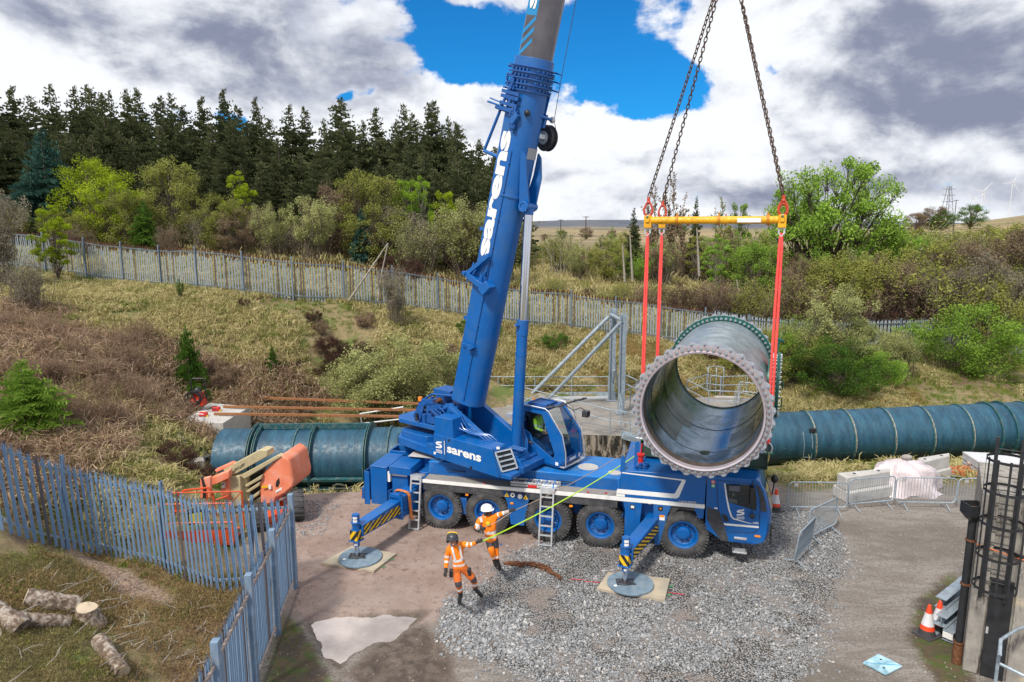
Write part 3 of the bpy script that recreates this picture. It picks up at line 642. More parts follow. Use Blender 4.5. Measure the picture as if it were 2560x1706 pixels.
mb = MB(); mb.prism([(5.40, 1.50), (5.62, .42), (5.85, .40), (5.92, 1.50)][::-1], 'y', .0, .35); mb.prism([(6.22, 1.51), (6.68, 1.52), (6.60, 1.28), (6.42, .42), (6.30, .38)], 'y', .0, .3); mb.box(5.85, 6.3, .28, .5, .5, 1.5); mb.build('outrigger_surround', BLUE, crane, bevel=.01)
mb = MB(); mb.box(5.60, 5.73, -.012, -.004, 1.26, 1.40); mb.box(6.36, 6.48, -.012, -.004, 1.30, 1.43); mb.build('control_recess', BLACK, crane, 0)
mb = MB(); mb.box(5.62, 5.71, -.016, -.013, 1.30, 1.37); mb.box(6.40, 6.54, -.014, -.004, 1.04, 1.18); mb.box(6.09, 6.17, -.03, -.025, 1.48, 1.55); mb.build('small_label', WHITE, crane, 0)
mb = MB(); mb.box(6.40, 6.53, -.018, -.015, 1.13, 1.19); mb.box(6.40, 6.44, -.02, -.016, 1.35, 1.39); mb.build('amber_reflector', LAMP, crane, 0)
mb = MB(); mb.prism([(6.60, 1.52), (7.56, 1.54), (7.56, 1.30), (7.30, 1.38), (6.9, 1.38), (6.66, 1.15)], 'y', .03, .45); mb.build('front_mudguard', DGREY, crane, bevel=.01)
mb = MB(); mb.prism([(7.27, 1.54), (7.56, 1.55), (7.55, 1.22), (7.42, 1.20)], 'y', -.006, .03); mb.build('housing_toe_plate', BLUE, crane)
mb = MB(); mb.prism([(1.90, 1.40), (2.78, 1.42), (2.70, 1.12), (2.58, .40), (2.18, .40), (2.06, 1.1)], 'y', .0, .30); mb.build('step_guard_plate', BLUE, crane, bevel=.01)
mb = MB(); decal((2.02, 0, 1.22), (.17, 0, 0), (0, 0, .15), mb); st = mb.v; mb = MB(); mb.add([(1.99, -.004, 1.24), (2.14, -.004, 1.24), (2.065, -.004, 1.37)], [(0, 1, 2)]); mb.add([(2.55, -.004, 1.22), (2.70, -.004, 1.22), (2.625, -.004, 1.35)], [(0, 1, 2)]); mb.build('yellow_pictogram', YEL, crane, 0)
mb = MB(); mb.cyl((2.24, -.004, 1.305), (2.24, -.006, 1.305), .07, n=16); mb.cyl((2.46, -.004, 1.285), (2.46, -.006, 1.285), .07, n=16); mb.build('round_pictogram', WHITE, crane, 0)
mb = MB(); mb.add([(2.045, -.006, 1.26), (2.085, -.006, 1.26), (2.065, -.006, 1.32)], [(0, 1, 2)]); mb.add([(2.605, -.006, 1.24), (2.645, -.006, 1.24), (2.625, -.006, 1.30)], [(0, 1, 2)]); mb.cyl((2.24, -.008, 1.305), (2.24, -.0085, 1.305), .03, n=10); mb.build('pictogram_mark', BLACK, crane, 0)
mb = MB()
for s, z in ((.85, 1.17), (2.22, 1.06), (3.95, 1.17)): mb.box(s - .045, s + .045, -.03, -.005, z - .025, z + .025)
mb.build('side_marker_lamp', LAMP, crane)
cabp = [(7.63, .95), (8.05, .68), (8.30, .66), (8.88, .66), (9.08, .74), (9.14, 1.0), (9.15, 1.55), (9.02, 2.12), (8.90, 2.36), (8.82, 2.42), (7.62, 2.40)]
mb = MB(); n = len(cabp); vs = []; ys = [0, .12, .7, 1.35, 2.0, 2.58, 2.7]; bul = [0, .10, .2, .23, .2, .10, 0]
for yv, bb in zip(ys, bul):
    for p in cabp: vs.append((p[0] + bb * max(0, (p[0] - 8.7) / .45), yv, p[1]))
fs = [tuple(range(n))[::-1], tuple(range((len(ys) - 1) * n, len(ys) * n))]
for j in range(len(ys) - 1):
    for i in range(n): fs.append((j * n + i, j * n + (i + 1) % n, (j + 1) * n + (i + 1) % n, (j + 1) * n + i)[::-1])
mb.add(vs, [f[::-1] for f in fs]); cab = mb.build('driver_cab', BLUE, crane, bevel=.02)
polyC('cab_mudguard', [onC(zD, [(333, 822), (478, 872), (600, 1240), (500, 1235), (385, 1070), (330, 960)])], DGREY)
win = onC(zD, [(565, 541), (900, 556), (918, 600), (938, 700), (936, 866), (836, 838), (600, 768), (580, 660)], -.006)
mb = MB(); mb.add(win, [tuple(range(len(win)))[::-1]]); mb.build('side_window', GLASSD, crane, 0)
door = onC(zD, [(452, 492), (930, 548), (975, 700), (980, 860), (968, 1080), (905, 1138), (590, 1128), (520, 1000), (470, 850), (455, 640)], -.004)
mb = MB(); mb.tube(door, .007, 4, closed=True); mb.build('door_seam', BLACK, crane)
polyC('front_pillar', [onC(zD, [(922, 545), (965, 560), (1010, 640), (1050, 780), (1062, 870), (1048, 890), (990, 868), (978, 740), (950, 620)], -.009)], DGREY)
polyC('white_door_trim', [onC(zD, L) for L in ([(540, 533), (555, 533), (578, 700), (562, 705)], [(562, 705), (578, 700), (610, 850), (640, 940), (622, 945), (590, 850)], [(622, 945), (640, 940), (665, 962), (885, 1028), (860, 1028), (655, 975)], [(533, 1020), (965, 1058), (965, 1083), (540, 1045)])], WHITE)
mb = MB(); L = onC(zD, [(383, 494), (430, 498), (430, 540), (383, 537)], -.006); mb.add(L, [(3, 2, 1, 0)]); mb.build('red_sticker', RED, crane, 0)
mb = MB(); L = onC(zD, [(383, 542), (430, 545), (430, 586), (383, 583)], -.006); mb.add(L, [(3, 2, 1, 0)]); mb.build('green_sticker', GREEN, crane, 0)
mb = MB()
for L in ([(400, 548), (412, 549), (412, 580), (400, 579)], [(388, 558), (425, 561), (425, 571), (388, 569)], [(392, 500), (398, 500), (398, 534), (392, 534)], [(405, 505), (422, 506), (422, 512), (405, 511)], [(412, 512), (418, 512), (418, 535), (412, 535)]): mb.add(onC(zD, L, -.008), [(3, 2, 1, 0)])
L = onC(zD, [(420, 826), (462, 834), (462, 850), (420, 842)]); mb.add(L, [(3, 2, 1, 0)]); mb.build('sticker_symbol', WHITE, crane, 0)
a = onC(zD, [(692, 975), (790, 975), (692, 850)]); P0, Px, Py = map(Vector, a); logo('cab_emblem', WHITE, crane, P0, Px - P0, Py - P0)
a = onC(zD, [(890, 1028), (962, 1032), (890, 1004)]); P0, Px, Py = map(Vector, a); text_('0686', 'fleet_number', WHITE, crane, P0, Px - P0, Py - P0, .01)
polyC('door_vent', [onC(zD, [(507, 903), (578, 930), (604, 1003), (535, 998)])], BLACK)
mb = MB()                                                   # things seen through the side window
L = onC(zD, [(597, 712), (700, 735), (703, 785), (605, 765)], -.008); mb.add(L, [(3, 2, 1, 0)]); L = onC(zD, [(640, 640), (668, 643), (668, 690), (640, 688)], -.008); mb.add(L, [(3, 2, 1, 0)]); mb.build('seat_headrest', mat('dim_seat_grey', (.07, .09, .10), .7), crane, 0)
mb = MB(); L = onC(zD, [(597, 552), (738, 562), (732, 628), (600, 618)], -.04); mb.add(L + [(p[0], p[1] - .06, p[2]) for p in L], [(0, 1, 2, 3), (7, 6, 5, 4), (0, 4, 5, 1), (1, 5, 6, 2), (2, 6, 7, 3), (3, 7, 4, 0)]); mb.build('door_mirror', mat('mirror_back_grey', (.10, .11, .14), .4), crane, bevel=.01)
p = Vector(CF.pl(*zD(880, 860), -.12)); q2 = Vector(CF.pl(*zD(895, 565), -.12))
mb = MB(); mb.bar(q2 + Vector((0, 0, -.05)), p + Vector((0, 0, .1)), .13, .08, (0, 1, 0)); mb.tube([q2 + Vector((0, .1, .1)), q2], .018); mb.tube([p + Vector((0, 0, .1)), p + Vector((.02, 0, -.15))], .014); mb.ball(p + Vector((.02, 0, -.17)), .07, 0, 10, 6, (1, .6, 1)); mb.build('wing_mirror', BLACK, crane, bevel=.01)
p = Vector(CF.pl(*zD(1160, 478), 2.3)); mb = MB(); mb.ball(p, .13, 0, 12, 8, (.8, .8, 1)); mb.tube([p + Vector((-.1, 0, .05)), p + Vector((-.55, -.1, .1))], .02); mb.tube([p + Vector((0, 0, -.1)), p + Vector((-.05, 0, -.5))], .02); mb.build('front_mirror', BLACK, crane)
mb = MB()                                                   # windscreen on the bulged front
def fr(pz_, yv):
    i = [k for k in range(len(cabp) - 1) if cabp[k][1] <= pz_ <= cabp[k + 1][1] and cabp[k][0] > 8.6][0]; t_ = (pz_ - cabp[i][1]) / (cabp[i + 1][1] - cabp[i][1]); x = cabp[i][0] + (cabp[i + 1][0] - cabp[i][0]) * t_
    bb = float(np.interp(yv, ys, bul)); return x + bb * max(0, (x - 8.7) / .45)
yy_ = np.linspace(.14, 2.56, 9); zz_ = [1.42, 1.56, 1.8, 2.1, 2.2, 2.33]; vs = [(fr(z_, y2) + .008, y2, z_) for z_ in zz_ for y2 in yy_]
mb.add(vs, [(j * 9 + i, j * 9 + i + 1, (j + 1) * 9 + i + 1, (j + 1) * 9 + i) for j in range(len(zz_) - 1) for i in range(8)]); mb.build('windscreen', GLASSD, crane, 40)
mb = MB(); mb.add(onC(zD, [(915, 1165), (985, 1172), (985, 1197), (915, 1190)], -.02) + onC(zD, [(915, 1165), (985, 1172), (985, 1197), (915, 1190)], .0), [(3, 2, 1, 0), (0, 1, 5, 4), (2, 3, 7, 6)]); mb.build('indicator_lamp', LAMP, crane, 0)
mb = MB(); mb.box(8.36, 8.68, -.03, .25, .74, .80); mb.box(8.34, 8.70, -.06, .22, .36, .40); mb.build('entry_step', ALU, crane, bevel=.005)
mb = MB(); mb.cyl((8.36, .0, .4), (8.36, .0, .75), .008); mb.cyl((8.67, 0, .4), (8.67, 0, .75), .008); mb.tube([(9.15, .1, 1.2), (9.28, .1, 1.2), (9.28, .1, .65)], .025); mb.tube([(9.28, .1, .7), (9.4, .3, .55)], .01); mb.build('step_hanger', BLACK, crane)
mb = MB(); mb.box(8.30, 8.90, -.012, -.003, .66, .70); mb.build('bumper_edge', BLUED, crane, 0)
def tyre_mesh():
    R, Wd = .67, .50; mb = MB()
    prof = [(.40, .03), (.43, .0), (.50, -.012), (.575, -.005), (.625, .02), (.655, .055), (R, .08), (R, Wd - .08), (.655, Wd - .055), (.625, Wd - .02), (.575, Wd), (.43, Wd), (.40, Wd - .03)]
    mb.lathe(prof, (0, 0, 0), (0, 1, 0), 56, closed=True)
    for i in range(44):
        a0 = 2 * pi * i / 44;
        for yv, sg in ((.045, 0), (Wd - .045, .5)):
            a1 = a0 + sg * 2 * pi / 44; c_ = Vector((cos(a1) * (R - .032), yv, sin(a1) * (R - .032))); tn = Vector((-sin(a1), 0, cos(a1))); rd = Vector((cos(a1), 0, sin(a1)))
            mb.bar(c_ - tn * .026, c_ + tn * .026, .10, .07, rd)
        c_ = Vector((cos(a0) * (R + .004), Wd / 2, sin(a0) * (R + .004))); mb.bar(c_ - Vector((0, .1, 0)) - Vector((-sin(a0), 0, cos(a0))) * .02, c_ + Vector((0, .1, 0)) + Vector((-sin(a0), 0, cos(a0))) * .02, .045, .03, rd)
    return mb.mesh('tyre', [RUBBER], 35)
def rim_mesh():
    mb = MB(); mb.lathe([(.405, .035), (.385, .03), (.345, .05), (.335, .10), (.315, .17), (.27, .20), (.20, .20), (.185, .12), (.17, .10), (.12, .085), (.0, .082)], (0, 0, 0), (0, 1, 0), 40)
    mb.lathe([(.405, .47), (.33, .46), (.0, .4)], (0, 0, 0), (0, 1, 0), 24)
    mb.cyl((0, .06, 0), (0, .2, 0), .125, n=24); mb.cyl((0, .04, 0), (0, .07, 0), .075, n=20)
    return mb.mesh('rim', [BLUE], 35)
def studs_mesh():
    mb = MB()
    for i in range(10):
        a = 2 * pi * i / 10 + .1; mb.cyl((cos(a) * .225, .17, sin(a) * .225), (cos(a) * .225, .205, sin(a) * .225), .016, n=6)
    return mb.mesh('wheel_nuts', [CHROME], 35)
def holes_mesh():
    mb = MB()
    for i in range(10):
        a = 2 * pi * i / 10 - .2; c_ = Vector((cos(a) * .29, .183, sin(a) * .29)); mb.ball(c_, .024, 0, 8, 4, (1, .3, 1))
    return mb.mesh('vent_holes', [BLACK], 35)
TM, RM, NM, HM = tyre_mesh(), rim_mesh(), studs_mesh(), holes_mesh()
for s in (0.0, 1.46, 3.28, 4.78, 7.05):
    for side in (0, 1):
        M = Matrix.Translation((s, 0 if side == 0 else CW, .665)) @ Matrix.Rotation(0 if side == 0 else pi, 4, 'Z') @ Matrix.Rotation(random.uniform(0, 6), 4, 'Y')
        wv = inst('wheel', RM, crane, M); inst('tyre', TM, wv); inst('wheel_nuts', NM, wv)['kind'] = 'stuff'; inst('vent_holes', HM, wv)['kind'] = 'stuff'
def outrigger(jpx, jtop_z, base_px, far_local, housing, slant):
    pass
def rot2(v): return Vector((-v.y, v.x, 0))
def make_outrigger(jack_w, end_w, w_top, w_bot, hw, housed, slant):
    """all in world space; jack_w foot centre on the pad, end_w where the beam meets the carrier"""
    Wm = CF.M.inverted(); J = Vector((jack_w.x, jack_w.y, 0)); E = Vector((end_w.x, end_w.y, 0)); d = (E - J).normalized(); nrm = rot2(d); zt, zb = w_top, w_bot
    mb = MB()
    def quadbeam(a, b, h, z0a, z1a, z0b, z1b): mb.hexa([a - nrm * h + Vector((0, 0, z0a)), a + nrm * h + Vector((0, 0, z0a)), b + nrm * h + Vector((0, 0, z0b)), b - nrm * h + Vector((0, 0, z0b))][::-1], [a - nrm * h + Vector((0, 0, z1a)), a + nrm * h + Vector((0, 0, z1a)), b + nrm * h + Vector((0, 0, z1b)), b - nrm * h + Vector((0, 0, z1b))][::-1])
    quadbeam(J + d * .06, E, hw, zb + .10, zt - .10, zb, zt)
    mb.xf(Wm); beam = mb.build('outrigger_beam', BLUE, crane, bevel=.012)
    L = (E - J).length; a = J + d * .12 - nrm * (hw + .003); frac = housed if housed else .98; b2 = J + d * (L * frac) - nrm * (hw + .003)
    P0 = a + Vector((0, 0, zb + .14)); X_ = b2 - a; zsl = .0
    mb = MB(); PX = X_ + Vector((0, 0, -.10 * frac * .7)); mb2 = MB(); decal(P0, PX, Vector((0, 0, zt - zb - .28 + .02)), mb2, 0, .002); mb2.xf(Wm); mb2.build('yellow_panel', YEL, beam, 0)
    stripes(P0, PX, Vector((0, 0, zt - zb - .28 + .02)), max(4, int(L * frac / .2)), slant * .3, .5, 0, mb, .005); mb.xf(Wm); mb.build('black_stripe', BLACK, beam, 0)
    mb = MB(); jt = zt + .22; mb.cyl(J + Vector((0, 0, zt - .42)), J + Vector((0, 0, jt - .02)), .105, n=20); mb.cyl(J + Vector((0, 0, jt - .02)), J + Vector((0, 0, jt)), .095, n=20)
    mb.cyl(J + Vector((0, 0, zb - .16)), J + Vector((0, 0, zb + .02)), .085, n=16); mb.xf(Wm); jk = mb.build('jack_cylinder', BLUE, crane)
    mb = MB(); mb.cyl(J + Vector((0, 0, zt - .02)), J + Vector((0, 0, zt)), .14, n=20); o = .115; mb.hexa([J + d * x * o + nrm * y * o + Vector((0, 0, zb + .02)) for x, y in ((-1, -1), (1, -1), (1, 1), (-1, 1))], [J + d * x * o + nrm * y * o + Vector((0, 0, zt - .2)) for x, y in ((-1, -1), (1, -1), (1, 1), (-1, 1))])
    o = .15; mb.hexa([J + d * x * o + nrm * y * o + Vector((0, 0, zb - .01)) for x, y in ((-1, -1), (1, -1), (1, 1), (-1, 1))], [J + d * x * o + nrm * y * o + Vector((0, 0, zb + .02)) for x, y in ((-1, -1), (1, -1), (1, 1), (-1, 1))]); mb.xf(Wm); mb.build('jack_collar', BLUE, jk, bevel=.006)
    mb = MB(); mbk = MB(); o = .117
    for (ax, sd_) in ((d, -1), (nrm, -1)):
        ot = nrm if ax is d else d; base = J + ax * (sd_ * o) + ot * (-o if (ax is d) else -o) + Vector((0, 0, zb + .03)); XV = ot * (2 * o); YV = Vector((0, 0, zt - zb - .25))
        if XV.cross(YV).dot(ax * sd_) < 0: base = base + XV; XV = -XV
        decal(base, XV, YV, mb, 0, .003); stripes(base, XV, YV, 2, .9 * slant, .5, 0, mbk, .006)
    mb.xf(Wm); mb.build('yellow_wrap', YEL, jk, 0); mbk.xf(Wm); mbk.build('black_stripe', BLACK, jk, 0)
    mb = MB()
    for z0, z1, hw2 in ((zt + .02, zt + .09, .06), (zt + .11, zt + .18, .08), (zb - .13, zb - .06, .06)):
        vs = []; rr = .110 if z0 > zb else .09
        for k in range(5):
            an = atan2(-d.y, -d.x) + (k / 4 - .5) * 1.1 - (0.0)
            for zz in (z0, z1): vs.append(J + Vector((cos(-pi / 2 + (k / 4 - .5) * 1.1) * rr, sin(-pi / 2 + (k / 4 - .5) * 1.1) * rr, zz)))
        mb.add(vs, [(2 * k, 2 * k + 2, 2 * k + 3, 2 * k + 1) for k in range(4)])
    mb.xf(Wm); mb.build('white_label', WHITE, jk, 0)
    mb = MB(); mb.cyl(J + Vector((0, 0, .2)), J + Vector((0, 0, zb)), .062, n=20); mb.xf(Wm); mb.build('jack_rod', CHROME, jk)
    mb = MB(); mb.cyl(J + Vector((0, 0, .125)), J + Vector((0, 0, .155)), .17, n=20); mb.cyl(J + Vector((0, 0, .15)), J + Vector((0, 0, .23)), .075, .05, n=14);
    for s_ in (-1, 1): mb.bar(J + Vector((-.2, s_ * .12, .14)), J + Vector((.26, s_ * .12, .14)), .03, .04); mb.bar(J + Vector((s_ * .2, -.14, .14)), J + Vector((s_ * .2, .14, .14)), .03, .04); mb.bar(J + Vector((s_ * .05, 0, .2)), J + Vector((s_ * .05, 0, .34)), .02, .05)
    mb.xf(Wm); mb.build('jack_foot', STEELD, jk, bevel=.004)
    return J, d, nrm, beam
J1 = atz(893, 1391, .13); E1 = Vector((0, 0, 0)); lw = CF.M @ Vector((-.92, .35, 0)); J1, d1, n1, bm1 = make_outrigger(J1, lw, 1.12, .60, .17, .62, 1)
J2 = atz(1562, 1456, .13); lw = CF.M @ Vector((6.30, .35, 0)); J2, d2_, n2_, bm2 = make_outrigger(J2, lw, 1.12, .60, .165, 0, -1)
Wm = CF.M.inverted(); L1 = (CF.M @ Vector((-.92, .35, 0)) - J1).length; hs = J1 + d1 * (L1 * .62)
mb = MB(); E_ = J1 + d1 * L1; h = .215
mb.hexa([hs - n1 * h + Vector((0, 0, .54)), hs + n1 * h + Vector((0, 0, .54)), E_ + n1 * h + Vector((0, 0, .52)), E_ - n1 * h + Vector((0, 0, .52))][::-1], [hs - n1 * h + Vector((0, 0, 1.16)), hs + n1 * h + Vector((0, 0, 1.16)), E_ + n1 * h + Vector((0, 0, 1.2)), E_ - n1 * h + Vector((0, 0, 1.2))][::-1])
h = .24; e2 = hs + d1 * .07; mb.hexa([hs - n1 * h + Vector((0, 0, .50)), hs + n1 * h + Vector((0, 0, .50)), e2 + n1 * h + Vector((0, 0, .50)), e2 - n1 * h + Vector((0, 0, .50))][::-1], [hs - n1 * h + Vector((0, 0, 1.26)), hs + n1 * h + Vector((0, 0, 1.26)), e2 + n1 * h + Vector((0, 0, 1.26)), e2 - n1 * h + Vector((0, 0, 1.26))][::-1])
mb.xf(Wm); hb = mb.build('outrigger_housing', BLUE, crane, bevel=.015)
mb = MB(); sd0 = hs + d1 * .14 - n1 * .222
mb.tube([sd0 + Vector((0, 0, .72)), sd0 + Vector((0, 0, .98)), sd0 + d1 * .28 + Vector((0, 0, .98)), sd0 + d1 * .28 + Vector((0, 0, .72))], .012, 5, closed=True)
for off in (-.2, .2): mb.tube([hs + n1 * off + Vector((0, 0, 1.22)), hs - d1 * .05 + n1 * off + Vector((0, 0, 1.32)), hs + d1 * .12 + n1 * off + Vector((0, 0, 1.32))], .022, 5)
mb.xf(Wm); mb.build('housing_rib', BLUED, hb)
mb = MB(); B0 = J1 + d1 * .3 - n1 * .178
mb.tube([B0 + Vector((0, 0, .78)), B0 + d1 * .25 + Vector((0, 0, .98)), B0 + d1 * .5 + Vector((0, 0, .98)), B0 + d1 * .58 + Vector((0, 0, .82)), B0 + d1 * .4 + Vector((0, 0, .72)), B0 + d1 * .3 + Vector((0, 0, .70))], .013, 5)
mb.tube([B0 + d1 * .6 + Vector((0, 0, .9)), B0 + d1 * .9 + Vector((0, 0, 1.0)), B0 + d1 * 1.0 + Vector((0, 0, .82)), B0 + d1 * .75 + Vector((0, 0, .74))], .013, 5); mb.xf(Wm); mb.build('beam_rail', BLUE, bm1)
def sb(mb, name, m_, bevel=.0, parent=None, smooth=30): mb.xf(S2C); return mb.build(name, m_, parent or crane, smooth, bevel)
def onS(cr, L, b=0.0): return [SF.pl(*cr(x, y), b) for x, y in L]
mb = MB(); hp = [(-2.46, 2.12), (.0, 2.0), (.08, 2.1), (-.24, 2.80), (-2.44, 2.86)]; mb.prism(hp, 'y', 0, .62); mb.prism([(-2.45, 2.85), (-1.68, 2.84), (-1.74, 3.40), (-2.42, 3.38)], 'y', .03, .55); mb.prism([(-.1, 2.0), (.40, 2.02), (.40, 2.14), (-.1, 2.14)], 'y', .02, .5); mb.prism([(-.3, 2.1), (.02, 2.12), (-.20, 2.78), (-.3, 2.78)], 'y', .06, .6); housing = sb(mb, 'machine_housing', BLUE, .015)
P = lambda x, y, b=0.0, c_=z1: Vector(SF.pl(*c_(x, y), b))
def sq(cr, c0, c1, c2, b=-.006):
    a = [Vector(SF.pl(*cr(*p), b)) for p in (c0, c1, c2)]; a = [S2C @ q for q in a]; return a[0], a[1] - a[0], a[2] - a[0]
p0, xv, yv = sq(z1, (933, 806), (1230, 893), (933, 752)); text_('sarens', 'housing_lettering', WHITE, crane, p0, xv, yv, .035)
p0, xv, yv = sq(z1, (836, 806), (892, 820), (832, 700)); logo('housing_emblem', WHITE, crane, p0, xv, yv)
mb = MB(); L = onS(z1, [(906, 707), (911, 707), (914, 824), (909, 823)], -.006); mb.add(L, [(3, 2, 1, 0)]); L = onS(z1, [(816, 800), (834, 803), (835, 825), (817, 822)], -.006); mb.add(L, [(3, 2, 1, 0)]); L = onS(z1, [(1362, 757), (1390, 757), (1392, 780), (1364, 780)], -.006); mb.add(L, [(3, 2, 1, 0)]); sb(mb, 'white_label', WHITE, smooth=0)
mb = MB()
for L in ([(915, 665), (918, 665), (926, 882), (922, 880)], [(1325, 770), (1328, 770), (1392, 1025), (1388, 1025)], [(942, 690), (956, 692), (956, 716), (942, 714)], [(1132, 925), (1152, 930), (1152, 955), (1132, 950)]): mb.add(onS(z1, L, -.005), [(3, 2, 1, 0)])
sb(mb, 'panel_seam', BLACK, smooth=0)
g0 = Vector(SF.pl(*zB(460, 1212), -.004)); g1 = Vector(SF.pl(*zB(408, 1042), -.004))
gx = Vector((.16, .52, .0)); g0 = Vector((.055, .06, 2.18)); g1 = Vector((-.165, .04, 2.70)); gM = [g0, g0 + gx, g1 + gx * .95, g1]
mb = MB(); mb.add([g0, g0 + gx, g1 + gx, g1], [(0, 1, 2, 3)]); bk = sb(mb, 'grille_backing', BLACK, smooth=0)
up = g1 - g0; nn = gx.cross(up).normalized()
fr_ = MB()
for k in range(5):
    a = g0 + up * (k / 4) + nn * .02; fr_.bar(a, a + gx, .045, .03, nn)
for k in (0, 1): a = g0 + gx * k + nn * .02; fr_.bar(a, a + up, .045, .03, nn)
sb(fr_, 'grille_frame', mat('pale_grille_grey', (.45, .52, .60), .4, .2), .004)
mb = MB(); mb.box(.02, .40, .62, 2.35, 2.02, 2.2); mb.cyl((-.75, 1.3, 1.905), (-.75, 1.3, 2.02), .92, n=48); mb.box(-2.2, .1, .62, 2.1, 2.02, 2.25); sb(mb, 'turntable', BLUED, .01)
mb = MB(); mb.lathe([(.93, 1.92), (.96, 1.92), (.96, 2.0), (.93, 2.0)], (-.75, 1.3, 0), (0, 0, 1), 48);
for i in range(48): a = 2 * pi * i / 48; mb.box(-.75 + .97 * cos(a) - .015, -.75 + .97 * cos(a) + .015, 1.3 + .97 * sin(a) - .015, 1.3 + .97 * sin(a) + .015, 1.93, 1.99)
sb(mb, 'slewing_ring', STEELD)
arm = [(-2.75, 3.20), (-2.60, 3.60), (-2.35, 3.62), (-.75, 2.72), (.2, 2.35), (.35, 2.1), (-2.4, 2.1), (-2.75, 2.6)]
for b0 in (.70, 1.80): mb = MB(); mb.prism(arm, 'y', b0, b0 + .07); sb(mb, 'turntable_arm', BLUE, .008)
mb = MB(); mb.bar((-2.35, .66, 3.55), (-.75, .66, 2.66), .16, .12); mb.bar((-2.35, 1.93, 3.55), (-.75, 1.93, 2.66), .14, .10); sb(mb, 'arm_flange', BLUE, .01)
mb = MB()
for i in range(4):
    o = i * .075; mb.tube([(-1.9 + o, .4 + o * .5, 3.35), (-1.7 + o, .35 + o, 3.05), (-1.35 + o, .35 + o, 2.98), (-1.0 + o, .4 + o, 2.95), (-.8 + o, .45 + o, 2.80)], .022, 6)
for i in range(3): mb.tube([(-.6, 1.0 + .1 * i, 2.3), (-.3, .9 + .1 * i, 2.6), (.1, 1.0 + .1 * i, 2.55), (.15, 1.3, 2.3)], .02, 6)
for i in range(4): mb.tube([(-.42 + .03 * i, 1.60, 3.35), (-.36 + .04 * i, 1.55, 3.0), (-.22 + .05 * i, 1.5, 2.70), (-.16 + .04 * i, 1.45, 2.45 - .02 * i), (-.5, 1.5, 2.35)], .020, 6)
sb(mb, 'hydraulic_hose', BLUE)
mb = MB(); rr = random.Random(3)
mb.cyl((-3.0, .75, 3.25), (-3.0, 1.85, 3.25), .27, n=22); mb.cyl((-3.6, .8, 3.0), (-3.6, 1.7, 3.0), .22, n=20); mb.box(-3.3, -2.7, .62, .7, 2.9, 3.55); mb.box(-3.3, -2.7, 1.9, 1.98, 2.9, 3.55)
mb.prism([(-3.9, 3.0), (-3.55, 3.62), (-2.9, 3.72), (-2.85, 3.55), (-3.4, 3.4), (-3.6, 2.9)], 'y', .62, .68); mb.prism([(-3.9, 3.0), (-3.55, 3.62), (-2.9, 3.72), (-2.85, 3.55), (-3.4, 3.4), (-3.6, 2.9)], 'y', 1.4, 1.46)
mb.cyl((-3.45, .7, 2.8), (-3.45, .7, 3.15), .09); mb.cyl((-3.2, .72, 2.75), (-3.2, .72, 3.1), .07); mb.box(-3.6, -2.7, .8, 1.9, 2.7, 2.85)
for i in range(26):
    x = rr.uniform(-3.5, -2.3); y = rr.uniform(.55, 1.0); z = rr.uniform(2.95, 3.55); l_ = rr.uniform(.1, .35); mb.box(x, x + l_ * .6, y, y + .12, z, z + rr.uniform(.04, .12))
for i in range(12):
    x = rr.uniform(-3.4, -2.4); z = rr.uniform(3.1, 3.5); mb.tube([(x, .6, z), (x + .2, .5, z + .12), (x + .45, .55, z - .1), (x + .6, .6, z - .3)], .02, 5)
mb.box(-3.25, -2.55, .9, 1.5, 3.78, 3.95); mb.tube([(-3.7, .8, 3.5), (-3.2, .8, 3.8), (-2.4, .85, 3.85)], .035, 6)
sb(mb, 'winch_and_valves', BLUED, .006)
mb = MB(); mb.cyl((-2.95, .62, 3.62), (-2.95, .9, 3.62), .09, n=12); sb(mb, 'rope_drum_end', RUST)
mb = MB(); mb.prism([(-4.75, .85), (-4.5, .6), (-2.5, .55), (-2.5, 1.95), (-4.5, 1.95), (-4.75, 1.7)], 'z', 2.72, 2.86); mb.cyl((-2.95, .85, 2.5), (-2.95, .85, 2.74), .13, n=18); mb.cyl((-2.95, .85, 2.5), (-2.95, .85, 2.56), .19, n=18); mb.cyl((-2.95, 1.7, 2.5), (-2.95, 1.7, 2.74), .13, n=18); sb(mb, 'counterweight_frame', BLUE, .012)
mb = MB(); mb.prism([(-4.62, .75), (-4.40, .45), (-3.55, .30), (-2.5, .20), (-2.5, 2.4), (-4.4, 2.2), (-4.62, 1.95)], 'z', 2.05, 2.30); mb.prism([(-4.55, .85), (-4.35, .55), (-3.6, .48), (-3.2, .5), (-3.0, .75), (-2.5, .75), (-2.5, 2.2), (-4.4, 2.0)], 'z', 2.3, 2.50); mb.box(-2.95, -2.5, .22, .4, 2.3, 2.42); sb(mb, 'counterweight', BLUE, .015)
mb = MB(); mb.add([(-4.63, .74, 2.06), (-4.41, .44, 2.06), (-4.41, .44, 2.31), (-4.63, .74, 2.31)], [(0, 1, 2, 3)]); c1 = sb(mb, 'yellow_corner_panel', YEL, smooth=0)
p = [S2C @ Vector(q) for q in ((-4.635, .735, 2.06), (-4.415, .435, 2.06), (-4.635, .735, 2.31))]; mb = stripes(p[0], p[1] - p[0], p[2] - p[0], 2, -.9, .5); mb.build('black_stripe', BLACK, c1, 0)
mb = MB(); mb.cyl((-3.58, .65, 3.56), (-3.58, .65, 3.68), .07); sb(mb, 'amber_beacon', LAMP)
mb = MB(); mb.cyl((-3.66, .55, 3.02), (-3.66, .55, 3.16), .045); mb.ball((-3.66, .55, 2.98), .06); sb(mb, 'black_bobbin', BLACK)
BB = 1.27
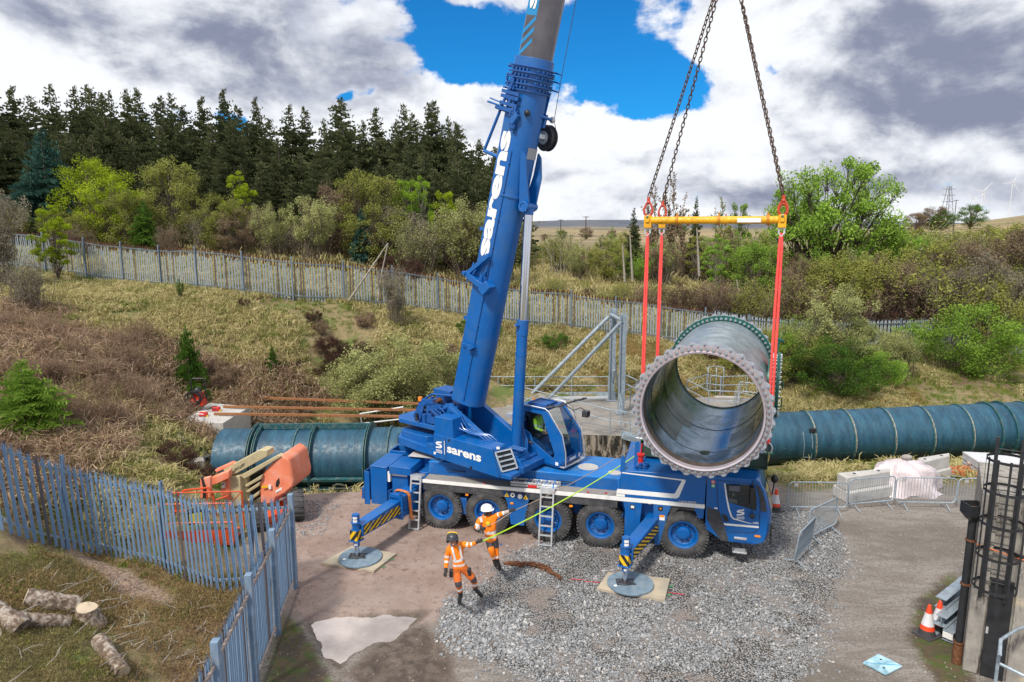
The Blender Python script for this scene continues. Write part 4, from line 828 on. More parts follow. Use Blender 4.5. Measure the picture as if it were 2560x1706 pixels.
bc0 = Vector((-2.02, BB, 3.70)); bc1 = Vector((-.035, BB, 11.64)); bdir = (bc1 - bc0).normalized(); bfwd = Vector((bdir.z, 0, -bdir.x)); blat = Vector((0, 1, 0))   # bfwd points to the belly
def bsec(wd, dp, belly, n=8):
    """cross-section loop: x along bfwd, y along blat; flat back and sides, rounded belly"""
    pts = [(-dp, -wd + .06), (-dp + .06, -wd)]
    pts += [(dp * .0 + .0, -wd)]
    for i in range(n + 1):
        a = -pi / 2 + pi * i / n; pts.append((belly * cos(a) * 1.0 + .0, wd * sin(a)))
    pts = pts[:2] + pts[3:]
    pts += [(-dp + .06, wd), (-dp, wd - .06)]
    return pts
def boom_tube(s0, s1, wd, dp, belly, mb, mi=0, cap=True, off=0.0):
    L = bsec(wd, dp, belly); n = len(L); vs = []
    for s_ in (s0, s1):
        c_ = bc0 + bdir * s_
        for x, y in L: vs.append(c_ + bfwd * (x + off) + blat * y)
    fs = [(i, (i + 1) % n, n + (i + 1) % n, n + i) for i in range(n)]
    if cap: fs += [tuple(range(n))[::-1], tuple(range(n, 2 * n))]
    return mb.add(vs, fs, mi)
TOPS = (bc1 - bc0).length + 1.72
WB, DB, EB = .455, .46, .46
mb = MB(); boom_tube(-.05, TOPS, WB, DB, EB, mb); boom = sb(mb, 'main_boom', BLUE, .008)
mb = MB()
for s_ in (.35, 1.2): pass
for k, (s_, gw, gd) in enumerate(((6.28, .03, .03),)):
    boom_tube(s_, s_ + .07, WB + gw, DB * .2, EB + gd, mb)
mb.box(0, 0, 0, 0, 0, 0) if False else None
sb(mb, 'boom_rib', BLUE, .004, boom)
mb = MB(); s_ = .15
def bp(s_, x, y): return bc0 + bdir * s_ + bfwd * x + blat * y
mb.tube([bp(.1, .06, -WB - .012), bp(TOPS - 2.4, .06, -WB - .012)], .012, 5)
while s_ < TOPS - 2.4: mb.ball(bp(s_, .06, -WB - .02), .03, 0, 6, 4); s_ += .78
sb(mb, 'boom_cable_line', BLUED, 0, boom)
eyeS = 6.14
mb = MB()
for yv in (-.20, .20):
    vs = [bp(eyeS + 1.42, EB - .12, yv * 1.9), bp(eyeS + 1.32, EB + .02, yv * 1.7), bp(eyeS + .8, EB + .18, yv * 1.6), bp(eyeS + .15, EB + .30, yv * .75), bp(eyeS - .12, EB + .28, yv * .75), bp(eyeS - .15, EB + .05, yv * .75), bp(eyeS + .35, EB - .05, yv * .9), bp(eyeS + .85, EB - .06, yv * 1.5)]
    w2 = [v + blat * (.06 if yv > 0 else -.06) for v in vs]; n = len(vs); mb.add(vs + w2, [tuple(range(n)), tuple(range(n, 2 * n))[::-1]] + [(i, (i + 1) % n, n + (i + 1) % n, n + i) for i in range(n)])
mb.cyl(bp(eyeS, EB + .2, -.28), bp(eyeS, EB + .2, .28), .12, n=20); mb.lathe([(.09, -.30), (.15, -.30), (.15, -.24), (.09, -.24)], bp(eyeS, EB + .2, 0), (0, 1, 0), 20, closed=True)
sb(mb, 'cylinder_bracket', BLUE, .006, boom)
foot = Vector((-.33, 1.27, 2.2)); eye = bp(eyeS, EB + .2, 0); cd = (eye - foot).normalized(); CL = (eye - foot).length
zr = 4.12
mb = MB(); mb.cyl(foot, foot + cd * zr, .158, n=28); mb.cyl(foot + cd * (zr - .42), foot + cd * (zr + .02), .172, n=28); mb.cyl(foot + cd * 1.28, foot + cd * 1.32, .166, n=28); mb.cyl(foot + cd * 3.1, foot + cd * 3.14, .166, n=28); mb.box(foot.x - .22, foot.x + .22, foot.y - .35, foot.y + .35, 2.0, 2.3); sb(mb, 'lift_cylinder', BLUE, 0)
mb = MB(); mb.cyl(foot + cd * zr, eye - cd * .1, .125, n=28); sb(mb, 'lift_cylinder_rod', CHROME)
mb = MB(); mb.tube([foot + cd * (zr - .1) + Vector((-.05, -.28, 0)), foot + cd * (zr - .15) + Vector((0, -.1, 0))], .05, 6); mb.cyl(eye - cd * .22, eye - cd * .05, .14, n=20); sb(mb, 'rod_end', BLUE)
sl_ = 4.25
mb = MB(); a = bp(2.15, -.1, -WB - .06); mb.bar(bp(3.85, -.62, -WB - .12), bp(4.62, .06, -WB - .14), .10, .12); mb.bar(bp(3.9, -.62, -WB - .1), bp(3.65, .2, -WB - .1), .22, .16); mb.bar(bp(3.55, .1, -WB - .12), bp(3.85, .3, -WB - .12), .30, .24)
rr = random.Random(5)
for i in range(14): q_ = bp(rr.uniform(3.6, 4.1), rr.uniform(-.5, .1), -WB - rr.uniform(.04, .14)); mb.bar(q_, q_ + bdir * rr.uniform(.05, .2) + bfwd * rr.uniform(-.1, .1), .04, .04)
mb.cyl(bp(3.9, -.64, -WB - .25), bp(3.9, -.64, -WB), .06); sb(mb, 'jib_bracket', BLUE, .006, boom)
mb = MB()
for q0, q1, w_ in (((-1.25 + 1.2, -.6, 0), (.05, -.42, 0), .1), ((5.2, -.62, 0), (5.27, -.40, 0), .1), ((2.5, -.6, 0), (2.6, -.44, 0), .1)): mb.bar(bp(q0[0], q0[1], -.3), bp(q1[0], q1[1], -.3), w_, w_)
mb.bar(bp(1.75, -.05, -WB - .1), bp(1.9, .12, -WB - .1), .14, .12); mb.tube([bp(1.8, -.35, -WB - .1), bp(1.87, -.1, -WB - .12), bp(1.85, .1, -WB - .1)], .02, 5); sb(mb, 'boom_lug', BLUE, .004, boom)
cs = TOPS - .95
mb = MB()
for k in range(5): boom_tube(cs + .10 + k * .15, cs + .13 + k * .15, WB + .07 + .02 * (k % 2), DB + .07, EB + .07 + .02 * (k % 2), mb)
for k in range(4):
    for i in range(9):
        y_2 = -WB + .1 + i * .1; mb.bar(bp(cs + .15 + k * .15, EB * sqrt(max(0, 1 - (y_2 / WB) ** 2)) + .05, y_2), bp(cs + .21 + k * .15, EB * sqrt(max(0, 1 - (y_2 / WB) ** 2)) + .05, y_2), .04, .05)
    for i in range(5): x_ = -DB + .08 + i * .12; mb.bar(bp(cs + .15 + k * .15, x_, -WB - .05), bp(cs + .21 + k * .15, x_, -WB - .05), .04, .05)
for k in range(3):
    mb.tube([bp(cs + .25 + k * .22, -DB - .05, -.2), bp(cs + .25 + k * .22, -DB - .22, -.25)], .035, 6); mb.ball(bp(cs + .25 + k * .22, -DB - .24, -.25), .05, 0, 6, 4)
    mb.tube([bp(cs + .3 + k * .22, EB * .6, WB * .85), bp(cs + .26 + k * .22, EB * .6 + .36, WB * .7)], .022, 5)
sb(mb, 'boom_collar', BLUED, .004, boom)
mb = MB(); rr = random.Random(8)
mb.box(0, .0001, 0, .0001, 0, .0001)
mb = MB()
for i in range(46):
    s_ = cs + rr.uniform(-1.0, .3); x_ = rr.uniform(-DB - .12, -.12) if s_ > cs - .45 else rr.uniform(-.14, .06); q_ = bp(s_, x_, -WB - rr.uniform(.02, .12)); mb.bar(q_, q_ + bdir * rr.uniform(.04, .18), rr.uniform(.03, .09), rr.uniform(.03, .08), bfwd)
for s_ in (cs - .42, cs - .28, cs - .1, cs + .02): mb.bar(bp(s_, -DB - .1, -WB - .1), bp(s_ - .04, .02, -WB - .1), .05, .09)
for i in range(3): mb.tube([bp(cs - .5 - .1 * i, .0, -WB - .05), bp(cs - .7 - .1 * i, .05, -WB - .10), bp(cs - 1.0, .02, -WB - .03)], .012, 4)
sb(mb, 'boom_head_clutter', BLUED, .003, boom)
mb = MB(); ga = bp(cs - .1, -DB - .05, -.35); gb = bp(cs - 1.62, -DB - .50, -.35); mb.tube([ga + bdir * .2, gb], .042, 8); mb.tube([gb, bp(cs - 1.70, -DB + .05, -.35)], .05, 8); mb.tube([bp(cs - .32, -DB - .66, -.38), bp(cs - .42, -.1, -WB - .1)], .03, 6); mb.tube([bp(cs - .22, -DB - .60, -.38), bp(cs - .34, -.2, -WB - .1)], .02, 6)
mb.tube([bp(cs - .42, -DB - .34, -.38), bp(cs - .5, -.02, -WB - .1)], .05, 8); mb.bar(bp(cs - .75, -.05, -WB - .08), bp(cs - .5, .08, -WB - .08), .14, .14); sb(mb, 'guide_arm', BLUE, .003, boom)
mb = MB(); mb.tube([bp(cs - .42, EB * .55, -WB * .55 - .1), bp(cs - .44, EB + .02, 0.1), bp(cs - .45, EB * .8, WB + .22)], .045, 8); mb.bar(bp(cs - .7, EB * .8, WB * .6), bp(cs - .35, EB * .85, WB * .6), .12, .14); mb.prism([(0, 0), (.1, 0), (.1, .1)], 'y', 0, .001); mb.bar(bp(cs - .35, EB * .8, WB * .55), bp(cs + .2, EB * .85, WB * .55), .03, .12); sb(mb, 'camera_arm', BLUE, .003, boom)
mb = MB(); mb.ball(bp(cs - .42, EB * .55 + .02, -WB * .55 - .14), .085); sb(mb, 'camera_head', BLACK, 0, boom)
mb = MB(); mb.ball(bp(cs - .45, EB * .8, WB + .25), .09); sb(mb, 'sheave_knob', ALU, 0, boom)
rc = bp(cs - .95, .32, WB + .22)
mb = MB(); mb.lathe([(.10, -.1), (.33, -.1), (.36, -.06), (.30, -.03), (.30, .06), (.36, .09), (.33, .13), (.10, .13)], rc, (.25, 1, 0), 26, closed=True); mb.cyl(rc, rc + Vector((.06, .26, 0)), .16, n=16); sb(mb, 'cable_reel', BLACK, 0, boom)
mb = MB(); mb.lathe([(.0, -.135), (.18, -.135), (.18, -.115)], rc, (.25, 1, 0), 20); mb.bar(bp(cs - .95, .2, WB - .05), rc - Vector((.02, .06, 0)), .2, .12); sb(mb, 'reel_bracket', ALU, 0, boom)
mb = MB(); mb.tube([rc + Vector((.3, .05, .1)), bp(cs - .45, EB * .8 + .03, WB + .3), bp(cs + .6, EB * .6 + .36, WB * .7), bp(cs + 12, EB * .6 + .1, WB * .7)], .009, 4); sb(mb, 'reel_cable', STEELD, 0, boom)
mb = MB(); p_ = [bp(cs - 2.95, EB * .93, -.18), bp(cs - 2.95, EB * .75, .30), bp(cs - 2.95, EB * 1.0, .06)]
vs = [];
for s_ in (cs - 1.58, cs - 1.28):
    for y_2 in (-.22, -.1, .05, .2, .33): vs.append(bp(s_, EB * sqrt(1 - (y_2 / WB) ** 2) + .012, y_2))
mb.add(vs, [(i, i + 1, i + 6, i + 5) for i in range(4)]); sb(mb, 'grey_name_plate', mat('plate_grey', (.28, .30, .33), .5), 0, boom)
def bq(s0, s1, x0, x1, name, body, m_, off=.05, wdt=WB, parent=None):
    P0 = S2C @ bp(s0, x0, -wdt - .003); PX = S2C @ bp(s1, x0, -wdt - .003) - P0; PY = S2C @ bp(s0, x1, -wdt - .003) - P0
    return text_(body, name, m_, parent or crane, P0, PX, PY, off)
bq(4.50, 8.0, -.05, -DB + .10, 'boom_lettering', 'sarens', WHITE, .045)
GREYB = mat('smooth_grey_boom', (.105, .098, .112), .28, .35, .2, 1.5, coat=.2)
mb = MB(); boom_tube(cs + .7, cs + 11.5, .40, .40, .40, mb); inner = sb(mb, 'inner_boom', GREYB, .008)
mb = MB(); boom_tube(cs + 11.5, cs + 22, .36, .36, .36, mb); boom_tube(cs + 22, cs + 31, .32, .32, .32, mb); sb(mb, 'upper_boom', GREYB, .008)
headS = cs + 31
BOOMHEAD = SF.M @ bp(headS, .3, 0)
mb = MB(); mb.box(-.45, .45, -.35, .35, -.4, .5); mb.cyl((0, -.3, 0), (0, .3, 0), .4, n=24); mb.xf(Matrix.Translation(bp(headS, .3, 0))); sb(mb, 'boom_head', BLUE, .02)
def bdec(s0, s1, x0, x1, name, m_, wdt=.403):
    mb = MB(); mb.add([bp(s0, x0, -wdt), bp(s1, x0, -wdt), bp(s1, x1, -wdt), bp(s0, x1, -wdt)], [(3, 2, 1, 0)]); return sb(mb, name, m_, 0, inner, 0)
STB = mat('boom_sticker_blue', (.01, .22, .50), .4, 0, .02)
bdec(cs + 1.95, cs + 6.5, -.36, -.02, 'blue_sticker', STB)
for k in range(3):
    s_ = cs + .92 + k * .27; mb = MB(); mb.add([bp(s_, -.37, -.404), bp(s_ + .12, -.37, -.404), bp(s_ + .5, -.02, -.404), bp(s_ + .38, -.02, -.404)], [(3, 2, 1, 0)]); sb(mb, 'blue_chevron', STB, 0, inner, 0)
bq(cs + 2.1, cs + 5.4, -.08, -.30, 'boom_sticker_lettering', 'sarens', WHITE, .03, .409)
cb0, cb1 = 1.72, 2.74
cp = [(-.55, 2.86), (-.05, 2.62), (.22, 2.02), (.90, 1.99), (1.05, 2.10), (1.10, 2.45), (.98, 2.95), (.48, 3.58), (.36, 3.64), (-.45, 3.68), (-.58, 3.55)]
mb = MB()
sidewin = [(-.32, 3.52), (.30, 3.50), (.74, 2.38), (.70, 2.22), (-.02, 2.62), (-.12, 2.85), (-.38, 2.98)]
from mathutils.geometry import tessellate_polygon
def ringprism(outer, inner_, b0, b1, mb):
    """a plate with an opening"""
    loops = [[Vector((p[0], p[1], 0)) for p in outer], [Vector((p[0], p[1], 0)) for p in inner_]]; tri = tessellate_polygon(loops); A = list(outer) + list(inner_); T = len(A); no = len(outer); ni = len(inner_)
    vs = [(p[0], b0, p[1]) for p in A] + [(p[0], b1, p[1]) for p in A]
    fs = [tuple(t_) for t_ in tri] + [tuple(i + T for i in t_)[::-1] for t_ in tri] + [(i, (i + 1) % no, T + (i + 1) % no, T + i) for i in range(no)] + [(no + i, T + no + i, T + no + (i + 1) % ni, no + (i + 1) % ni) for i in range(ni)]
    mb.add(vs, fs)
ringprism(cp, sidewin, cb0, cb0 + .05, mb); ringprism(cp, sidewin, cb1 - .05, cb1, mb)
mb.box(-.55, .40, cb0, cb1, 3.60, 3.67)                     # roof
mb.hexa([(.22, cb0, 2.02), (.90, cb0, 1.99), (.90, cb1, 1.99), (.22, cb1, 2.02)], [(.22, cb0, 2.07), (.90, cb0, 2.05), (.90, cb1, 2.05), (.22, cb1, 2.07)])
mb.hexa([(-.05, cb0, 2.60), (.22, cb0, 2.02), (.22, cb1, 2.02), (-.05, cb1, 2.60)], [(-.01, cb0, 2.63), (.25, cb0, 2.05), (.25, cb1, 2.05), (-.01, cb1, 2.63)])
mb.hexa([(-.56, cb0, 2.83), (-.05, cb0, 2.60), (-.05, cb1, 2.60), (-.56, cb1, 2.83)], [(-.56, cb0, 2.88), (-.05, cb0, 2.65), (-.05, cb1, 2.65), (-.56, cb1, 2.88)])
mb.box(-.60, -.55, cb0, cb1, 2.85, 3.65)
mb.hexa([(.90, cb0, 1.99), (1.06, cb0, 2.10), (1.06, cb1, 2.10), (.90, cb1, 1.99)], [(.90, cb0, 2.05), (1.09, cb0, 2.32), (1.09, cb1, 2.32), (.90, cb1, 2.05)])
mb.bar((.44, cb0 + .03, 3.6), (1.0, cb0 + .03, 2.9), .07, .07); mb.bar((1.0, cb0 + .03, 2.92), (1.08, cb0 + .03, 2.2), .07, .07); mb.bar((.44, cb1 - .03, 3.6), (1.0, cb1 - .03, 2.9), .07, .07); mb.bar((1.0, cb1 - .03, 2.92), (1.08, cb1 - .03, 2.2), .07, .07)
ocab = sb(mb, 'operator_cab', BLUE, .006)
GL = bpy.data.materials.new('clear_cab_glass'); GL.use_nodes = True; t = NT(GL.node_tree); t.n.clear()
tr_ = t.node('ShaderNodeBsdfTransparent', {'Color': (.62, .72, .74, 1)}); gl_ = t.node('ShaderNodeBsdfGlossy', {'Roughness': .03}); lw_ = t.node('ShaderNodeLayerWeight', {'Blend': .35}); m_ = t.node('ShaderNodeMixShader', {0: t.m('MULTIPLY', lw_.outputs['Facing'], .45), 1: tr_.outputs[0], 2: gl_.outputs[0]}); t.node('ShaderNodeOutputMaterial', {'Surface': m_.outputs[0]})
mb = MB(); mb.add([(p[0], cb0 + .02, p[1]) for p in sidewin], [tuple(range(len(sidewin)))]); sb(mb, 'side_glass', GL, 0, ocab, 0)
mb = MB(); mb.add([(.44, cb0 + .06, 3.59), (1.0, cb0 + .06, 2.92), (1.08, cb0 + .06, 2.3), (.44, cb1 - .06, 3.59), (1.0, cb1 - .06, 2.92), (1.08, cb1 - .06, 2.3)], [(0, 1, 4, 3), (1, 2, 5, 4)]); sb(mb, 'front_glass', GL, 0, ocab, 0)
mb = MB(); mb.box(-.35, .1, 1.95, 2.45, 2.66, 2.78); mb.box(-.42, -.30, 1.98, 2.42, 2.75, 3.42); mb.box(.55, .85, 1.9, 2.5, 2.3, 2.55); mb.bar((.35, 2.0, 2.9), (.45, 2.05, 3.1), .03, .24); sb(mb, 'operator_seat', BLACK, .02, ocab)
mb = MB(); mb.bar((.36, 1.93, 2.98), (.34, 1.93, 3.14), .22, .02, (1, 0, .3)); sb(mb, 'load_display', mat('lit_screen', (.5, .6, .62), .3), 0, ocab)
mb = MB()
for yv in (cb0 - .02, cb1 + .02): mb.tube([(-.5, yv, 3.73), (.42, yv, 3.70), (.55, yv, 3.62), (1.02, yv - .0, 3.0), (1.14, yv, 2.5), (1.15, yv, 2.1)], .018, 6)
mb.tube([(-.5, cb0 - .02, 3.73), (-.5, cb1 + .02, 3.80), (.5, cb1 + .02, 3.72)], .014, 6); sb(mb, 'cab_rail', ALU, 0, ocab)
mb = MB(); mb.bar((1.02, cb0 - .02, 2.03), (1.06, cb1 + .12, 2.03), .16, .045); sb(mb, 'front_step', ALU, .005, ocab)
mb = MB(); rr = random.Random(11); mb.tube([(.3, cb0 + .1, 3.68), (.62, 2.1, 3.72), (.95, 2.5, 3.86), (1.15, cb1 + .1, 3.90)], .03, 6)
for i in range(30): x = rr.uniform(.35, 1.1); a = Vector((x, cb0 + .1 + (x - .3) * 1.15, 3.68 + (x - .3) * .24)); mb.tube([a, a + Vector((rr.uniform(-.08, .08), rr.uniform(-.08, .08), rr.uniform(-.05, .1)))], .012, 4)
mb.tube([(.75, 2.3, 3.75), (.9, 2.5, 3.55), (1.0, 2.75, 3.6), (1.1, 2.85, 3.5)], .016, 5); mb.box(1.05, 1.22, 2.75, 2.95, 3.32, 3.5); mb.tube([(.9, 2.45, 3.7), (1.0, 2.5, 3.3), (.95, 2.5, 3.1)], .008, 4); sb(mb, 'work_lamp_bundle', STEELD, .003, ocab)
mb = MB(); mb.box(-.35, .3, 1.9, 2.6, 3.67, 3.72); mb.tube([(-.3, 1.9, 3.74), (.3, 1.95, 3.74), (.3, 2.5, 3.74), (-.3, 2.55, 3.74)], .02, 6, closed=True); sb(mb, 'roof_hatch', BLUED, .006, ocab)
mb = MB(); mb.cyl((-.38, 2.3, 3.68), (-.38, 2.3, 3.78), .04); sb(mb, 'cab_beacon', LAMP, 0, ocab)
mb = MB(); L = [(.75, 2.12), (.84, 2.12)]; mb.add([(1.092, 2.0, 2.16), (1.092, 2.35, 2.16), (1.098, 2.35, 2.25), (1.098, 2.0, 2.25)], [(0, 1, 2, 3)]); mb.add([(1.092, 2.5, 2.16), (1.092, 2.62, 2.16), (1.098, 2.62, 2.27), (1.098, 2.5, 2.27)], [(0, 1, 2, 3)]); mb.add([(.78, cb0 - .004, 2.05), (.88, cb0 - .004, 2.05), (.88, cb0 - .004, 2.15), (.78, cb0 - .004, 2.15)], [(0, 1, 2, 3)]); sb(mb, 'cab_label', WHITE, 0, ocab, 0)
mb = MB()
for k in range(4): mb.bar((-.95 + k * .16, 2.05, 3.0 - k * .17), (-.75 + k * .16, 2.5, 3.0 - k * .17), .12, .05)
mb.box(-1.3, -.75, 2.1, 2.6, 3.08, 3.2); sb(mb, 'grey_step_unit', mat('step_grey', (.36, .40, .45), .5, .3), .006)
# ------------------------------------------------------------------ suspended valve spool and its rigging
AZL = radians(21.3); Uv = Vector((sin(AZL), cos(AZL), 0)); Wv = Vector((cos(AZL), -sin(AZL), 0)); ZV = Vector((0, 0, 1))
def LP(lat, dep, z): return Uv * dep + Wv * lat + ZV * z            # load coordinates: lateral, depth from the camera column, height
LM = Matrix(((Wv.x, Uv.x, 0, 0), (Wv.y, Uv.y, 0, 0), (0, 0, 1, 0), (0, 0, 0, 1)))
SPX, SPZ_, D1, D2, RI = -1.55, 4.55, 16.5, 22.5, 1.42
spool = thing('pipe_spool', 'huge open steel pipe section with two bolted flanges, hanging above the crane cab', 'pipe section', LM @ Matrix.Translation((SPX, D1, SPZ_)))
L = D2 - D1
SPIN = mat('dark_glossy_pipe_lining', (.10, .17, .26), .17, .9, .35, 1.0, bump=.03, bscale=3, dirt=(.03, .04, .05), dirta=.8, dscale=.9)
SPOUT = mat('scuffed_grey_pipe_steel', (.28, .34, .38), .3, .6, .25, 3, bump=.1, bscale=8, dirt=(.16, .17, .16), dirta=.5, dscale=2)
FLP = mat('pinkish_grey_flange', (.40, .335, .35), .42, .35, .12, 5, dirt=(.20, .15, .14), dirta=.45, dscale=4)
FLPL = mat('pale_machined_lip', (.56, .50, .55), .3, .5, .08, 4)
FLG = mat('green_flange_paint', (.006, .10, .078), .4, .1, .15, 4)
CLP = mat('bluish_grey_cast_lug', (.34, .37, .43), .5, .3, .15, 8, dirt=(.2, .18, .17), dirta=.5, dscale=8)
BRN = mat('brown_seal_band', (.10, .075, .06), .6, .2, .3, 5)
NB = mat('zinc_nut', (.42, .47, .53), .35, .75, .15, 20)
mb = MB(); mb.lathe([(RI, .12), (RI - .004, .4), (RI, L - .1), (RI + .04, L - .1), (RI + .04, .12)], (0, 0, 0), (0, 1, 0), 96, closed=True); body = mb.build('pipe_wall', SPIN, spool, 60)
mb = MB(); mb.lathe([(RI + .045, .2), (RI + .045, L - .15)], (0, 0, 0), (0, 1, 0), 96); mb.build('outer_wall', SPOUT, spool, 60)
mb = MB(); mb.lathe([(RI - .01, .14), (RI - .012, .40)], (0, 0, 0), (0, 1, 0), 96); mb.build('brown_band', BRN, spool, 60)
for yv in (1.3, 3.4):
    mb = MB(); mb.lathe([(RI - .006, yv), (RI - .014, yv + .012), (RI - .006, yv + .024)], (0, 0, 0), (0, 1, 0), 96); mb.build('weld_seam', STEELD, spool, 60)
mb = MB()
for (a0, a1, y0, y1) in ((198, 238, 1.4, 2.85), (205, 245, 2.95, 4.4), (294, 325, 1.45, 2.8)):
    n = 14; vs = []
    for i in range(n + 1):
        a = radians(a0 + (a1 - a0) * i / n)
        for yv in (y0, y1): vs.append(((RI - .009) * cos(a), yv, (RI - .009) * sin(a)))
    mb.add(vs, [(2 * i, 2 * i + 1, 2 * i + 3, 2 * i + 2) for i in range(n)])
mb.build('lining_patch', mat('dull_lining', (.12, .15, .17), .38, .7, .4, 1.5), spool, 60)
mb = MB(); mb.lathe([(.0, 0), (.16, 0)], (.05, 1.25, -(RI - .012)), (0, 0, 1), 24); mb.build('drain_hole', mat('dark_hole', (.005, .02, .015), .9), spool, 0)
mb = MB(); mb.lathe([(RI - .005, .02), (RI + .005, -.03), (RI + .045, -.045), (RI + .06, .0), (RI + .06, .14), (RI - .005, .14)], (0, 0, 0), (0, 1, 0), 96, closed=True); mb.build('machined_lip', FLPL, spool, 40)
mb = MB(); mb.lathe([(RI + .05, .03), (RI + .165, .03), (RI + .17, .04), (RI + .17, .12), (RI + .05, .12)], (0, 0, 0), (0, 1, 0), 96, closed=True); fl = mb.build('front_flange', FLP, spool, 40)
def ring_bits(yf, sgn, parent, nb, col_lug):
    bm_ = MB(); bm_.cyl((0, 0, 0), (0, -.055 * sgn, 0), .032, n=6); bm_.cyl((0, -.03 * sgn, 0), (0, -.075 * sgn, 0), .017, n=8); bm_.cyl((0, 0, 0), (0, -.012 * sgn, 0), .043, n=14); nm = bm_.mesh('flange_bolt', [NB], 30)
    for i in range(nb):
        a = 2 * pi * i / nb; inst('flange_bolt', nm, parent, loc=((RI + .108) * cos(a), yf, (RI + .108) * sin(a)))
    lg = MB(); pr = [(-.155, -.01), (.155, -.01), (.15, .025), (.09, .045), (.055, .085), (.0, .105), (-.055, .085), (-.09, .045), (-.15, .025)]
    lg.prism([(p[0], p[1]) for p in pr], 'y', yf + .03 * sgn, yf + .14 * sgn); lg.cyl((0, yf + .03 * sgn, .06), (0, yf + .0 * sgn, .06), .03, n=8); lg.cyl((0, yf, .06), (0, yf - .03 * sgn, .06), .018, n=6); lm = lg.mesh('clamp_lug', [col_lug], 30)
    n = 34
    for i in range(n):
        a = 2 * pi * (i + .5) / n; M = Matrix.Rotation(-(a - pi / 2), 4, 'Y') @ Matrix.Translation((0, 0, RI + .165)); inst('clamp_lug', lm, parent, M)
ring_bits(.03, 1, spool, 66, CLP)
mb = MB(); mb.lathe([(RI + .0, L - .06), (RI + .20, L - .06), (RI + .20, L + .12), (RI + .0, L + .12)], (0, 0, 0), (0, 1, 0), 96, closed=True); rf = mb.build('rear_flange', FLG, spool, 40)
ring_bits(L - .06, 1, rf, 66, CLP)
mb = MB(); mb.lathe([(RI + .005, L + .08), (RI - .02, L + .06), (RI - .02, L + .14), (RI + .03, L + .14)], (0, 0, 0), (0, 1, 0), 96, closed=True); mb.build('black_seal', BLACK, spool, 40)
bx, by = RI, 3.85; bz_ = aty(1945, 962, LP(0, D1 + by, 0).y).z - SPZ_
mb = MB(); mb.cyl((1.42, by, bz_), (1.56, by, bz_), .74, n=40); br = mb.build('side_branch', FLG, spool)
mb = MB(); mb.cyl((1.56, by, bz_), (1.62, by, bz_), .93, n=48); mb.cyl((1.65, by, bz_), (1.73, by, bz_), .93, n=48); bf = mb.build('blind_flange', FLG, spool, split=False)
nm = MB(); nm.cyl((1.52, 0, 0), (1.78, 0, 0), .022, n=8); nm = nm.mesh('branch_bolt', [mat('bright_zinc', (.6, .66, .7), .3, .6)], 30)
for i in range(40):
    a = 2 * pi * i / 40; inst('branch_bolt', nm, bf, loc=(0, by + .87 * cos(a), bz_ + .87 * sin(a)))
mb = MB()
for z in (bz_ - .3, bz_ + .2): mb.tube([(1.73, by - .3, z), (1.83, by - .3, z), (1.83, by - .3, z - .25), (1.73, by - .3, z - .25)], .018, 6)
mb.build('flange_handle', FLG, bf)
mb = MB(); mb.bar((1.6, by, bz_ + .9), (1.66, by, bz_ + 1.35), .1, .06); mb.bar((1.66, by, bz_ + 1.32), (1.8, by, bz_ + 1.26), .09, .05); mb.build('davit_arm', FLG, bf, bevel=.01)
Rr, S_ = 19.0, 2.41; Wd = 3.42
frame = thing('support_cradle', 'dark green steel beam cradle carrying the big pipe section behind the crane cab', 'cradle', LM @ Matrix.Translation((0, Rr, 0)))
def ibeam(mb, p0, p1, h, w, th=.03):
    p0 = Vector(p0); p1 = Vector(p1); d = (p1 - p0).normalized(); sd_ = d.cross(ZV).normalized()
    mb.bar(p0 + ZV * (h - th / 2), p1 + ZV * (h - th / 2), w, th); mb.bar(p0 + ZV * (th / 2), p1 + ZV * (th / 2), w, th); mb.bar(p0 + ZV * h / 2, p1 + ZV * h / 2, .03, h - 2 * th)
    Ln = (p1 - p0).length; n = max(2, int(Ln / .85))
    for i in range(n + 1): q = p0 + d * (Ln * i / n); q = q + d * (.015 if i == 0 else -.015 if i == n else 0); mb.bar(q - sd_ * w * .47 + ZV * h / 2, q + sd_ * w * .47 + ZV * h / 2, .02, h - 2 * th)
zb0 = 2.46
for dy in (0.05, S_): mb = MB(); ibeam(mb, (-Wd, dy, zb0), (0.02, dy, zb0), .46, .26); mb.build('cross_beam', GRNP, frame)
for dx in (-Wd + .2, -.12): mb = MB(); ibeam(mb, (dx, .2, zb0 + .005), (dx, S_ - .14, zb0 + .005), .45, .24); mb.build('side_beam', GRNP, frame)
mb = MB()
for dx in (-Wd + .45, -.45):
    for dy in (.2, 1.9): mb.hexa([(dx - .3, dy, zb0 + .46), (dx + .3, dy, zb0 + .46), (dx + .3, dy + .3, zb0 + .46), (dx - .3, dy + .3, zb0 + .46)], [(dx - .12, dy, zb0 + .95), (dx + .12, dy, zb0 + .95), (dx + .12, dy + .3, zb0 + .95), (dx - .12, dy + .3, zb0 + .95)])
mb.build('saddle_block', GRNP, frame)
mb = MB(); mb.box(-.62, -.1, -.1, .12, zb0 + .47, zb0 + .5); mb.box(-.55, -.2, -.02, .02, zb0 + .5, zb0 + .82); mb.build('white_tag_plate', mat('blue_white_tag', (.40, .52, .68), .5), frame)
mb = MB(); mb.cyl((-.3, -.1, zb0 + .8), (-.3, -.1, zb0 + .92), .07); mb.cyl((-.3, -.1, zb0 + .5), (-.3, -.1, zb0 + .8), .03); mb.build('lamp_stub', LAMP, frame)
SLR = mat('red_round_sling', (.86, .085, .075), .75, 0, .1, 6, bump=.3, bscale=25)
YB = 9.12
corners = {'front left': (-Wd, 0, -1), 'rear left': (-Wd, S_, -1), 'front right': (0, 0, 1), 'rear right': (0, S_, 1)}
